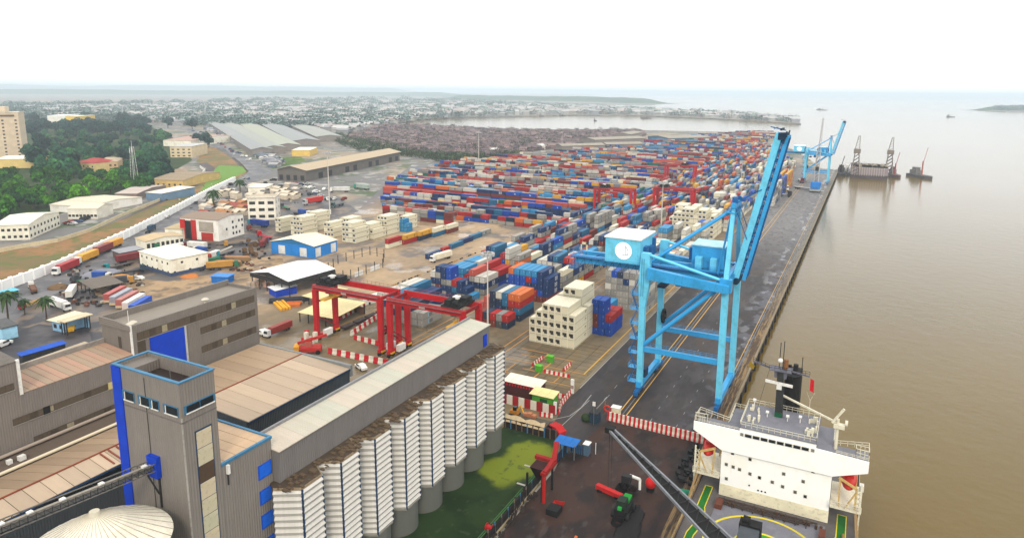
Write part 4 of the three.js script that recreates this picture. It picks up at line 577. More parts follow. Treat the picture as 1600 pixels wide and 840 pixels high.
// reefers in front of the quay crane
{ const u = 209.9; [3, 4, 5, 5, 5, 5, 4].forEach((n, i) => putCol(-99.8 + i * 2.46, u, Array(n).fill(0), 12.19, `${ord[i]} column from left, near face of cream stack`, { ht: 2.9, reefer: true }));
  [3, 4, 5, 6, 6, 6, 4].forEach((n, i) => putCol(-99.8 + i * 2.46, u + 12.7, Array(n).fill(0), 12.19, `${ord[i]} column from left, second bay of cream stack`, { ht: 2.9, reefer: true }));
  // blue and red stack by the quay road
  putCol(-83.0, 224.2, [3, 5, 5, 3, 3], 6.06, 'left column of blue stack by quay road'); putCol(-80.4, 224.2, [3, 3, 3, 3, 3], 6.06, 'middle column of blue stack by quay road'); putCol(-77.8, 224.2, [3, 3, 4], 6.06, 'right column of blue stack by quay road', { logo: false }); putCol(-80.4, 230.6, [5, 4, 4], 6.06, 'rear middle of blue stack by quay road'); putCol(-77.8, 230.6, [3, 3, 4], 6.06, 'rear right of blue stack by quay road', { logo: false }); putCol(-83, 236.8, [4, 15, 8], 12.19, 'rear left of blue stack by quay road');
  // pale grey wall behind
  for (let b = 0; b < 2; b++) [6, 6, 6, 6, 6, 6, 5].forEach((n, i) => putCol(-89.4 + i * 2.52, 258.6 + b * 12.8, Array.from({ length: n }, (_, t) => (rnd() < 0.8 ? (rnd() < 0.6 ? 1 : 11) : t === 5 ? pick([5, 3, 10]) : pick([11, 13, 2]))), 12.19, `${ord[i]} column, ${b ? 'rear' : 'front'} bay of grey stack behind crane`, { logo: i === 6 }));
}
// stacks in the two gantry lanes
const L1 = (i) => -162.2 + i * 2.68, L2 = (i) => -130.6 + i * 2.72, L3 = (i) => -99.8 + i * 2.5;
{
  const set = (lane, f, u, cols, len, name, op) => cols.forEach((rows, i) => { if (rows && rows.length) putCol(f(i), u, rows, len, `${ord[i]} column, ${name}`, op); });
  set(1, L1, 203.4, [[1, 13, 1, 13], [11, 1, 2, 13], [1, 2, 1, 15], [11, 2, 1, 15], [1, 1, 10], [1, 1, 10], [1, 1], [1, 1]], 12.19, 'nearest bay behind left gantry', { logo: true });
  set(1, L1, 216.4, [[11, 1, 1, 13], [1, 2, 13, 13], [1, 15, 2, 15], [2, 2, 2], [1, 1, 2], [1, 2], [], []], 12.19, 'second bay behind left gantry');
  set(1, L1, 236, [[1, 11, 2, 13], [2, 5, 2, 1, 2], [1, 2, 11, 2, 2], [2, 2, 1, 3, 3], [2, 15, 4], [1, 2, 2], [1, 2], [8]], 6.06, 'third bay behind left gantry');
  set(1, L1, 249, [[1, 4, 4], [4, 1, 12, 8], [15, 8, 2, 8], [15, 8, 8, 8], [2, 13, 4], [1, 2, 1, 12], [1, 2, 13], [11, 2, 13]], 12.19, 'fourth bay behind left gantry', { logo: true });
  set(1, L1, 262, [[4, 12, 12], [8, 2, 8, 8], [8, 8, 1, 8], [1, 2, 4, 13], [2, 3], [3, 2, 4, 4], [3, 3, 4], [3, 2, 4]], 12.19, 'fifth bay behind left gantry');
  const nm = ['sixth', 'seventh', 'eighth', 'ninth', 'tenth', 'eleventh', 'twelfth', 'thirteenth', 'fourteenth', 'fifteenth', 'sixteenth', 'seventeenth', 'eighteenth', 'nineteenth'];
  for (let b = 0; b < 12; b++) { const u = 282 + b * 13; set(1, L1, u, Array.from({ length: 8 }, (_, i) => Array.from({ length: Math.max(0, Math.round(rr(2.6, 5.3)) - (b % 4 === 3 ? 1 : 0)) }, (_, t) => (b === 0 && t > 2 ? [4, 2, 15, 2, 4, 13, 2, 1][i] : wpick(PALW)))), 12.19, `${nm[b]} bay behind left gantry`); }
  set(2, L2, 213.2, [[], [], [14, 5], [5, 10], [5, 4], [14, 11], [10, 4], []], 6.06, 'nearest bay behind right gantry');
  set(2, L2, 226, [[5, 12], [4, 12, 12], [2, 10, 10, 10], [2, 2, 10, 13], [2, 10, 15, 15], [2, 5, 4, 6], [10, 15, 4, 6], []], 12.19, 'second bay behind right gantry');
  set(2, L2, 239, [[4], [12], [5, 12], [10], [], [], [], []], 12.19, 'third bay behind right gantry');
  set(2, L2, 251.6, [[3, 3, 3, 3, 6], [3, 2, 3, 3, 8], [3, 3, 3, 3, 8], [3, 2, 2, 4, 8], [5, 4, 2, 3, 8], [5, 3, 2, 2, 2], [5, 2, 2, 2], []], 12.19, 'tall blue bay behind right gantry', { logo: true });
  for (let b = 0; b < 13; b++) set(2, L2, 266 + b * 13, Array.from({ length: 7 }, () => Array.from({ length: Math.round(rr(1.8, 5)) }, () => wpick(PALW))), 12.19, `${nm[b]} bay behind right gantry`);
  for (let b = 0; b < 8; b++) set(3, L3, 290 + b * 13, Array.from({ length: 10 }, (_, i) => Array.from({ length: Math.round(rr(2, b > 4 ? 6 : 4.6)) }, () => (rnd() < 0.55 ? pick([13, 1, 0]) : wpick(PALW)))), 12.19, `${ord[b]} bay behind grey stack`);
  for (let b = 0; b < 2; b++) for (let i = 0; i < 11; i++) putCol(-104 + i * 2.5, 412 + b * 12.7, Array([4, 5, 5, 6, 6, 6, 5, 6, 6, 4, 5][(i + b * 3) % 11]).fill(0), 12.19, `${ord[i]} column, ${b ? 'rear' : 'front'} far cream stack`, { ht: 2.9, reefer: true });
}
// the front row of the big yard: containers side on
{ const row = [[5, 5, 4], [11, 1, 13], [4, 13, 1], [13, 0, 12], [1, 1, 1], [5, 11, 1], [5, 3, 3], [0, 15, 2], [4, 5, 5], [null], [5, 2, 2], [5, 15, 15], [5, 3, 3], [3, 3, 3, 1], [6, 7, 4], [2, 5, 10], [1, 11, 1]];
  row.forEach((r, i) => putCol(-296 + i * 6.62 + (i > 9 ? 4 : 0), 371 - i * 0.3 + (i > 9 ? 26 : 0), r, 6.06, `${ord[i]} from left in front yard row`, { turn: 1, logo: false }));
  // yellow and red row, blue row, cream stacks
  [[0, 4], [4, 7], [10, 7], [15, 0], [5, 0]].forEach((r, i) => putCol(-234.6 + i * 1.7, 299 + i * 12.4, r, 12.19, `${ord[i]} in yellow red row on open yard`));
  [[2], [4], [15], [2], [15], [1]].forEach((r, i) => putCol(-201 - i * 1.1, 290 + i * 12.6, r, i === 1 ? 6.06 : 12.19, `${ord[i]} in blue row on open yard`));
  const cr = [[-266.5, 300, [4, 4, 4, 3]], [-265, 313.5, [3, 3, 3, 2]], [-262.5, 327, [4, 4, 4]], [-286, 306, [3, 3, 2]], [-288, 322, [3, 3, 3]], [-307, 300, [3, 4, 4, 4]], [-309, 316, [4, 4, 4]], [-322, 302, [3, 3]], [-262, 345, [2, 3, 3]]], nmc = ['near', 'middle', 'rear', 'central', 'inner', 'left', 'left rear', 'outer left', 'far'];
  cr.forEach(([x, u, hs], k) => hs.forEach((n, i) => putCol(x + i * 2.5, u, Array(n).fill(0), 12.19, `${ord[i]} column of ${nmc[k]} cream block by blue shed`, { ht: 2.9, reefer: true })));
  [[8, 8], [8, 8, 8], [8, 8]].forEach((r, i) => putCol(-258 + i * 2.6, 337, r, 6.06, `${ord[i]} column, sky blue stack by cream block`));
}
// nearest ones become things with doors or cooling units; the rest and the far yard are one mass
const mass = new Quads();
yards.sort((a, b) => (a.x * a.x + a.u * a.u) - (b.x * b.x + b.u * b.u));
{ const seen = new Map(); yards.forEach((c, i) => {
  if (i >= 298) { mass.box(c.x, c.u, c.h, c.len, 2.44, c.ht, c.row, c.turn, c.logo); if (c.reefer && rnd() < 0.8) mass.flat(c.x - 0.75, c.x + 0.8, c.u - c.len / 2 - 0.05, c.u - c.len / 2 + 0.2, c.h + c.ht * 0.4, c.h + c.ht * 0.8, 10); return; }
  const g = contProto(c.row, c.len, c.ht, c.logo, c.reefer), o = thing(c.reefer ? 'refrigerated_container' : 'shipping_container', c.label, 'container', [c.x, c.u, c.h], c.reefer ? 'cream refrigerated containers' : 'stacked shipping containers');
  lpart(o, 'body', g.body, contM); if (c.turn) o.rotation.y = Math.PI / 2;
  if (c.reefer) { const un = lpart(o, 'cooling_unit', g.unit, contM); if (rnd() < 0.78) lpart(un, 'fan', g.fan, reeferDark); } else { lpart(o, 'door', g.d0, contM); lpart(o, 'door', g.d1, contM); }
  if (seen.has(c.label)) console.log('same label', c.label); seen.set(c.label, 1);
}); }
// far yard: long rows of boxes, side on
seed(99);
const PALF = [[1, 13], [2, 13], [13, 14], [4, 14], [8, 9], [5, 13], [11, 6], [15, 7], [6, 8], [7, 6], [3, 8], [12, 7], [0, 5], [9, 3], [10, 4]];
const edge = (u) => { const k = [[360, -300], [493, -392], [640, -432], [900, -368], [1355, -288], [1560, -210]]; for (let i = 0; i + 1 < k.length; i++) if (u <= k[i + 1][0]) return k[i][1] + (k[i + 1][1] - k[i][1]) * (u - k[i][0]) / (k[i + 1][0] - k[i][0]); return -210; };
for (let u = 384, r = 0; u < 1500; r++) {
  const deep = r % 3 === 2 ? 3 : 2, hmax = 2 + Math.floor(rnd() * 3), gap = u < 700 ? rr(6, 11) : rr(3, 9);
  for (let k = 0; k < deep; k++) { const rowLen = rnd() < 0.75 ? 6.06 : 12.6; const x1 = u < 470 ? -181 : u < 560 ? -176 : -172; for (let x = Math.ceil(edge(u) / 6.51) * 6.51 + (k ? 0 : 6.51 * Math.floor(rnd() * 2)), run = 0, prev = []; x < x1;) { const len = rowLen; if (rnd() < 0.95) { const n = Math.max(1, Math.min(hmax, hmax - Math.floor(rnd() * 1.7) + (rnd() < 0.08 ? 1 : 0))); for (let t = 0; t < n; t++) { if (rnd() < 0.5 || prev[t] === undefined) prev[t] = wpick(PALF); const row = prev[t]; mass.box(x + len / 2, u + 1.22, 0.05 + t * 2.62, len, 2.44, 2.6, row, 1, rnd() < 0.3); } } x += len + 0.45; } u += 2.6; }
  u += gap;
}
// far lanes along the quay
for (const [x0, n, w] of [[-162, 8, 2.68], [-130.6, 7, 2.72], [-101, 11, 2.5]]) for (let u = x0 < -140 ? 440 : x0 < -120 ? 436 : 440; u < (x0 < -110 ? 1150 : 880); u += 13) { if (rnd() < 0.07) continue; const top = x0 > -110 ? 5.4 : 4.3; for (let i = 0; i < n; i++) { const k = Math.round(rr(1.2, top)); for (let t = 0; t < k; t++) mass.box(x0 + i * w, u, 0.05 + t * 2.62, 12.19, 2.44, 2.6, x0 > -110 && rnd() < 0.45 ? pick([13, 1, 0]) : wpick(PALF), 0, rnd() < 0.5); } }
for (let u = 560; u < 700; u += 13) for (let i = 0; i < 4; i++) for (let t = 0; t < 5 + (i % 2); t++) mass.box(-70 + i * 2.5, u, 0.05 + t * 2.62, 12.19, 2.44, 2.6, u > 640 ? pick([7, 6, 7]) : u > 600 ? pick([2, 10, 3]) : pick([11, 13, 2, 11]), 0, true);
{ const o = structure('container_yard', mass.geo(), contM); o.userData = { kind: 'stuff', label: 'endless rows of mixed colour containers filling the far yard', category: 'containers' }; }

// ---------------------------------------------------------------- cargo ship at the quay
{
  const o = thing('cargo_ship', 'white superstructure cargo ship moored at the quay with black funnel and green deck', 'ship', [-10.8, 120, -3.5]);
  const shipT = tex(256, 256, (u, v) => { const a = fbm(u, v, 4, 5, 401), s = fbm(u, v * 0.1, 30, 4, 403); return mix(mix([1, 1, 1], [0.96, 0.94, 0.88], smooth(0.45, 0.7, a)), [0.85, 0.74, 0.6], smooth(0.66, 0.84, s) * 0.3); });
  const X0 = -26.2, X1 = 5.2, dk = 4, hullM = M(0.06, 0.055, 0.06), deckM = M(0.24, 0.24, 0.27, { map: dirtS, roughness: 0.6 }), shipW = M(0.84, 0.83, 0.79, { roughness: 0.4, map: rep(shipT, 24) });
  const plan = [[X0, 70], [X1, 70], [X1, 158], [2, 167], [-6, 171], [-15, 171], [-23, 167], [X0, 158]];
  part(o, 'hull', slabGeo(plan, -5, dk - 0.05), hullM); part(o, 'deck', slabGeo(plan.map(([x, u]) => [x + (x < -10 ? 0.3 : -0.3), u - (u > 100 ? 0.3 : 0)]), dk - 0.05, dk), M(0.17, 0.155, 0.15, { map: dirtS }));
  part(o, 'hatch_deck', BX(-21.2, -0.6, 96, 132.4, dk, dk + 0.12), deckM);
  const bw = mb(); bw.box(X0, X0 + 0.2, 70, 158, dk, dk + 0.5).box(X1 - 0.2, X1, 70, 158, dk, dk + 0.5); part(o, 'bulwark', bw, M(0.25, 0.18, 0.13));
  part(o, 'deck_rail', mb().rail([[X1 - 0.1, 100, dk + 0.5], [X1 - 0.1, 158, dk + 0.5]], 1, 0.06, 2).rail([[X0 + 0.1, 100, dk + 0.5], [X0 + 0.1, 158, dk + 0.5]], 1, 0.06, 2), M(0.55, 0.42, 0.2));
  // helicopter circle
  const ring = (r0, r1, h) => new THREE.RingGeometry(r0, r1, 72).rotateX(-Math.PI / 2).translate(-10.8, h, -119.2);
  part(o, 'yellow_ring', ring(10.1, 10.6, dk + 0.14), M(0.75, 0.62, 0.05)); part(o, 'inner_ring', ring(4.9, 5.4, dk + 0.14), M(0.75, 0.62, 0.05)); part(o, 'green_disc', ring(0.1, 4.9, dk + 0.135), M(0.05, 0.36, 0.02));
  for (const s of [-1, 1]) { const c = -11 + s * 12.6, pts = s < 0 ? [[c - 0.8, 100], [c + 0.8, 100], [c + 0.6, 118], [c + 1.7, 123.5], [c + 0.6, 128], [c + 0.6, 136], [c - 0.9, 136], [c - 0.9, 127.6], [c + 0.2, 123.5], [c - 0.8, 118.5]] : [[c - 0.8, 100], [c + 0.8, 100], [c + 0.9, 127.6], [c + 1.4, 129.5], [c + 1.4, 138], [c - 0.2, 138], [c - 0.2, 130], [c - 0.9, 128.2]];
    part(o, 'green_walkway', sheetGeo(pts, dk + 0.03), M(0.02, 0.2, 0.025)); const b = mb(); pts.forEach((p, i) => { const q = pts[(i + 1) % pts.length]; b.bar([p[0], p[1], dk + 0.04], [q[0], q[1], dk + 0.04], 0.2, 0.04); }); part(o, 'walkway_edge', b, M(0.7, 0.58, 0.06)); }
  // pipes and wreckage below the house front
  const pp = mb(); for (let i = 0; i < 5; i++) pp.tube([-21, 132.2 - i * 0.45, dk + 0.4 + 0.1 * (i % 2)], [-2 - i * 0.8, 132.2 - i * 0.45, dk + 0.4 + 0.1 * (i % 2)], 0.13, 0.13, 8); for (let x = -20; x < -2; x += 2) pp.box(x, x + 0.15, 130, 132.5, dk + 0.12, dk + 0.6); part(o, 'deck_pipe', pp, M(0.09, 0.06, 0.045));
  for (const [x, u] of [[-18.6, 130.6], [-13, 131], [-9.6, 131.6], [-4.4, 131.2], [-2.2, 130.8]]) part(o, 'mooring_bitt', mb().tube([x, u, dk + 0.1], [x, u, dk + 0.9], 0.25, 0.3, 10).tube([x + 0.9, u, dk + 0.1], [x + 0.9, u, dk + 0.9], 0.25, 0.3, 10), M(0.12, 0.07, 0.04));
  // house
  const house = part(o, 'house', BX(-21.3, -0.3, 134, 144.5, dk, 17.6), shipW);
  for (const [x, h, k] of [[-20.2, 17, 0], [-18.1, 16.5, 1], [-15.6, 16.2, 0], [-19.1, 14, 1], [-15.6, 13.6, 1], [-8.9, 15, 0], [-6.4, 14.6, 0], [-3.7, 14.2, 1], [-9, 12.2, 0], [-5.3, 11.6, 0], [-20.2, 11.2, 0], [-18.8, 11, 0], [-17.5, 10.8, 0], [-15.4, 10.4, 0], [-13.5, 10.1, 1], [-11, 9.8, 0], [-9, 9.4, 0], [-6.6, 8.9, 0], [-4.7, 8.5, 1], [-20, 8, 0]]) { const w = part(house, 'window', BX(x - 0.32, x + 0.32, 133.9, 134, h - 0.34, h + 0.34), M(0.45, 0.43, 0.38)); part(w, 'pane', BX(x - 0.24, x + 0.24, 133.84, 133.9, h - 0.26, h + 0.26), k ? blackM : M(0.16, 0.15, 0.12)); }
  for (const [x, h] of [[-13.6, 7.2], [-12.9, 7.2], [-12.2, 7.2], [-15.4, 7.8]]) part(house, 'porthole', mb().tube([x, 133.88, h], [x, 134, h], 0.16, 0.16, 12), blackM);
  // bridge wings: bulwark front tapers to the tips
  part(o, 'bridge_front', mb().panel([[-27.3, 133.8, 17.5], [-21.3, 133.8, 14.3], [-0.3, 133.8, 14.3], [5.8, 133.8, 16.6], [5.8, 133.8, 18.9], [-3.6, 133.8, 19.3], [-18, 133.8, 19.4], [-27.3, 133.8, 19.4]], -0.25), shipW);
  part(o, 'lower_plating', BX(-21.34, -0.26, 133.94, 134, dk + 0.1, 6.6), M(0.8, 0.74, 0.56)); part(o, 'wing_deck', mb().box(-27.2, -18, 134.05, 139.5, 17.6, 17.9).box(-3.6, 5.7, 134.05, 139.5, 17.6, 17.9).box(-21, -0.6, 139.5, 147, 17.6, 17.9), deckM);
  part(o, 'wheelhouse', BX(-18, -3.6, 133.7, 141.5, 17.9, 20.2), shipW); part(o, 'wheelhouse_roof', BX(-18.2, -3.4, 133.5, 145.5, 20.2, 20.4), deckM);
  for (let i = 0; i < 8; i++) { const x = -16.9 + i * 1.54; const w = part(o, 'bridge_window', BX(x, x + 1.34, 133.42, 133.6, 18.45, 19.15), M(0.5, 0.48, 0.43)); part(w, 'pane', BX(x + 0.07, x + 1.27, 133.36, 133.42, 18.52, 19.08), glassM); } part(o, 'bridge_window', BX(-17.8, -17.2, 133.42, 133.6, 18.5, 19.1), M(0.3, 0.28, 0.24)); part(o, 'bridge_window', BX(-4.4, -3.8, 133.42, 133.6, 18.5, 19.1), M(0.3, 0.28, 0.24));
  const railM = M(0.72, 0.68, 0.56, { roughness: 0.5 });
  part(o, 'roof_rail', mb().rail([[-18, 145.3, 20.4], [-18, 133.7, 20.4], [-3.6, 133.7, 20.4], [-3.6, 145.3, 20.4], [-18, 145.3, 20.4]], 1.1, 0.07, 1.1), railM);
  part(o, 'wing_rail', mb().rail([[-27.2, 133.9, 19.4], [-18.1, 133.9, 19.4]], 0.5, 0.05, 1).rail([[-27.2, 133.9, 19.4], [-27.2, 139.4, 18.9], [-21, 139.4, 17.9], [-21, 147, 17.9], [-18, 147, 17.9]], 1.1, 0.08, 1.2).rail([[5.7, 133.9, 18.9], [5.7, 139.4, 18.9], [-0.6, 139.4, 17.9], [-0.6, 147, 17.9]], 1.1, 0.08, 1.2).rail([[0, 133.9, 19.1], [5.7, 133.9, 18.9]], 0.6, 0.06, 1).rail([[-27.2, 134.1, 19.5], [-24.8, 134.1, 19.5], [-24.8, 136, 18.6], [-27.2, 136, 18.6], [-27.2, 134.1, 19.5]], 1.7, 0.09, 0.8).rail([[3.4, 134.1, 19.2], [5.7, 134.1, 19], [5.7, 136.4, 18.8], [3.4, 136.4, 18.8], [3.4, 134.1, 19.2]], 1.7, 0.09, 0.8), railM);
  const roofBits = mb(); seed(5); for (let i = 0; i < 14; i++) { const x = rr(-17.6, -15), u = rr(135, 144); roofBits.box(x, x + rr(0.2, 0.6), u, u + rr(0.2, 0.6), 20.4, 20.4 + rr(0.4, 1.4)); const x2 = rr(-6, -4); roofBits.box(x2, x2 + rr(0.2, 0.6), u, u + rr(0.2, 0.6), 20.4, 20.4 + rr(0.4, 1.5)); } const rb = part(o, 'roof_fitting', roofBits, railM); rb.userData.kind = 'stuff';
  for (const [x, u, h] of [[-16.6, 143, 2], [-7.2, 141, 1.2], [-13.6, 140.5, 1], [-9.6, 140.5, 1]]) part(o, 'searchlight', mb().tube([x, u, 20.4], [x, u, 20.4 + h], 0.09).tube([x - 0.3, u, 20.5 + h], [x + 0.3, u, 20.5 + h], 0.32, 0.32, 12), whiteM);
  // radar mast and funnel
  const mst = part(o, 'radar_mast', tapered([-11.5, 142.2, 20.4], [-11.8, 142.2, 30.5], 1.5, 1.3, 1.2, 1.1), M(0.05, 0.052, 0.05)); part(mst, 'mast_foot', BX(-12.3, -10.8, 141.4, 143, 20.4, 21.4), M(0.01, 0.14, 0.06)); part(mst, 'scanner', mb().bar([-14.6, 141.5, 28.0], [-9.2, 141.3, 27.8], 0.3, 0.55).box(-12.3, -11.3, 141.2, 142, 26.6, 27.8), whiteM);
  part(o, 'funnel', mb().box(-11.4, -8.1, 147.6, 152, 17.9, 28).add(new THREE.CylinderGeometry(1.64, 1.64, 10.1, 20).translate(-9.75, 22.95, -147.6)), M(0.018, 0.015, 0.014)); part(o, 'funnel_pipe', mb().tube([-9.4, 149.4, 28], [-9.4, 149.4, 29.6], 0.5, 0.5, 12).tube([-10.6, 149.6, 28], [-10.6, 149.6, 29.2], 0.35, 0.35, 12), blackM);
  const yd = part(o, 'mast_platform', mb().box(-14, -9.6, 141.2, 144, 30.5, 30.7).bar([-13.8, 142.4, 30.6], [-17.4, 142.4, 31.4], 0.35, 0.3).bar([-9.8, 142.4, 30.6], [-6.2, 142.4, 30.2], 0.35, 0.3).box(-13, -10.6, 141.8, 143.4, 28.9, 30.5), M(0.2, 0.2, 0.24)); part(yd, 'guard_rail', mb().rail([[-17.4, 142.4, 31.4], [-14, 141.3, 30.7], [-9.6, 141.3, 30.7], [-6.2, 142.4, 30.3]], 0.9, 0.06, 1), darkM);
  for (const [x, h] of [[-12.2, 36.4], [-11.5, 36.8], [-7.8, 34]]) part(o, 'aerial', mb().tube([x, 142.6, 30.5], [x, 142.6, h], 0.08), darkM); part(o, 'satellite_dome', new THREE.SphereGeometry(0.5, 16, 12).translate(-12, 32.6, -142.2), whiteM); part(o, 'lamp_housing', mb().tube([-10.9, 142.3, 31], [-10.9, 142.3, 33], 0.5, 0.45, 12), M(0.3, 0.15, 0.06));
  part(o, 'flag', mb().panel([[-6, 142.4, 27.2], [-5.2, 142.5, 26.8], [-5.3, 142.3, 29.6], [-6, 142.4, 29.8]], 0.02), M(0.6, 0.012, 0.03)); part(o, 'signal_flag', mb().panel([[-18.4, 142.4, 30.2], [-17.3, 142.4, 29.5], [-17.0, 142.4, 30.4], [-18, 142.4, 31.2]], 0.02), M(0.35, 0.25, 0.02));
  part(o, 'stay_wire', mb().bar([-14, 142, 30.4], [-16, 144, 20.4], 0.04).bar([-9.8, 142, 30.4], [-7.4, 146, 20.4], 0.04), darkM); part(o, 'whip_aerial', mb().tube([-5.8, 144, 20.4], [-5.8, 144, 24.4], 0.06).bar([-5.8, 144, 24.4], [-6.6, 144, 26.2], 0.05).bar([-5.8, 144, 24.4], [-5, 144, 26.2], 0.05), railM);
  part(o, 'provision_crane', mb().tube([-0.2, 138.2, 17.9], [-0.2, 138.2, 24.2], 0.35, 0.3, 12).bar([-1.2, 138.2, 23.2], [0.7, 138.4, 26.4], 0.4).bar([-0.4, 138.2, 23.4], [-12, 144, 24.6], 0.3, 0.35).box(-0.9, 1.1, 137.6, 138.8, 22.4, 23.2).tube([1.1, 138.2, 23.6], [1.6, 138.2, 23.6], 0.6, 0.6, 12), railM);
  // lifeboat stations
  for (const s of [-1, 1]) {
    const xa = s < 0 ? -26.9 : -0.2, xb = s < 0 ? -21.4 : 5.3, xm = (xa + xb) / 2, st = part(o, 'boat_station', mb().box(xa, xb, 133.2, 143, 8, 8.3).rail([[xa, 133.3, 8.3], [xb, 133.3, 8.3]], 1.1, 0.09, 0.9).bar([s < 0 ? xa + 0.3 : xb - 0.3, 133.6, 4], [s < 0 ? xa + 0.3 : xb - 0.3, 133.6, 14], 0.3), railM);
    const out = s < 0 ? xa + 0.9 : xb - 0.9; for (const u of [134, 142]) part(st, 'davit', mb().bar([out - s * 0.2, u, 8.3], [out - s * 0.2, u, 12.6], 0.4).bar([out - s * 0.2, u, 12.6], [xm - s * 1.6, u, 14.2], 0.4).bar([xm, u, 8.3], [out, u, 12.4], 0.25).bar([xm - s * 1.2, u, 8.3], [xm - s * 1.4, u, 14], 0.3), M(0.6, 0.46, 0.2));
    const lat = mb(); for (let i = 0; i < 5; i++) lat.bar([out + s * 0.6, 133.8, 8.3 + i], [out - s * 0.2, 133.8, 9.3 + i], 0.12).bar([out - s * 0.2, 133.8, 8.3 + i], [out + s * 0.6, 133.8, 9.3 + i], 0.12); part(st, 'lattice', lat.bar([out + s * 0.7, 133.8, 8.3], [out + s * 0.7, 133.8, 13.4], 0.2), railM);
    const bg = new THREE.SphereGeometry(1, 24, 16); bg.scale(1.45, 1.3, 4.2); const bt = part(st, 'lifeboat', mb().add(bg.translate(xm + s * 0.2, 12.3, -138.2)).box(xm - 0.9, xm + 1, 136.4, 140.4, 12.9, 13.9), M(0.6, 0.05, 0.03, { roughness: 0.4 })); part(st, 'float_ring', mb().box(out + s * 0.2, out + s * 1.0, 134.2, 135.4, 12.2, 13.4), whiteM);
    part(o, 'gangway', mb().bar([out, 133.4, 8], [out - s * -0.6, 129, 4.1], 0.5, 0.1).bar([out, 133.4, 9], [out - s * -0.6, 129, 5.1], 0.06), M(0.35, 0.25, 0.12));
  }
  part(o, 'deck_locker', BX(-1.6, -0.4, 127, 129.6, dk, dk + 1.3), rustM); part(o, 'deck_locker', BX(-21.2, -19.8, 128.4, 131, dk, dk + 1.1), rustM); part(o, 'spare_pipe', mb().tube([0.6, 116, dk + 0.5], [1.4, 128, dk + 0.5], 0.3, 0.3, 8), rustM); part(o, 'spare_pipe', mb().tube([2.8, 118, dk + 0.4], [2.6, 131, dk + 0.4], 0.22, 0.22, 8), M(0.4, 0.25, 0.1));
  // ship crane with jib slewed over the quay
  const c = part(o, 'deck_crane', mb().box(-14.4, -11, 108.4, 116, dk, 10.2), M(0.1, 0.115, 0.13, { map: dirtS })); part(c, 'winch', mb().box(-14.6, -10.8, 116, 118.2, 5, 10.6).tube([-14, 117, 11], [-12.8, 117, 11], 0.7, 0.7, 14), blackM);
  const a = [-13.2, 101, 15], b = [-41.0, 120.2, 20.4], jb = mb(), at = (t, s) => { const w = (1 - t) * 1.5 + 0.5, dx = b[0] - a[0], du = b[1] - a[1], l = Math.hypot(dx, du); return [a[0] + dx * t - du / l * w * s, a[1] + du * t + dx / l * w * s, a[2] + (b[2] - a[2]) * t]; };
  part(c, 'jib_chord', mb().bar(at(-0.1, 1), at(1, 1), 0.34, 0.5), M(0.27, 0.28, 0.3)); part(c, 'jib_chord', mb().bar(at(-0.1, -1), at(1, -1), 0.34, 0.5), M(0.27, 0.28, 0.3));
  for (let i = 0; i < 14; i++) jb.bar(at(i / 14, 1), at((i + 1) / 14, -1), 0.12).bar(at(i / 14, -1), at(i / 14, 1), 0.12); part(c, 'jib_lattice', jb, darkM); part(c, 'jib_plate', mb().panel([at(0.02, 0.9), at(0.02, -0.9), at(0.97, -0.9), at(0.97, 0.9)].map((p) => [p[0], p[1], p[2] - 0.3]), 0.06), blackM); part(c, 'jib_head', mb().box(-42, -40.2, 119.4, 121, 19.8, 20.9), blackM);
  part(c, 'hoist_wire', mb().bar([-41.2, 120.2, 20], [-41.2, 120.4, 7.4], 0.07).bar([-40.7, 120.4, 20], [-40.7, 120.6, 7.4], 0.07), darkM);
}
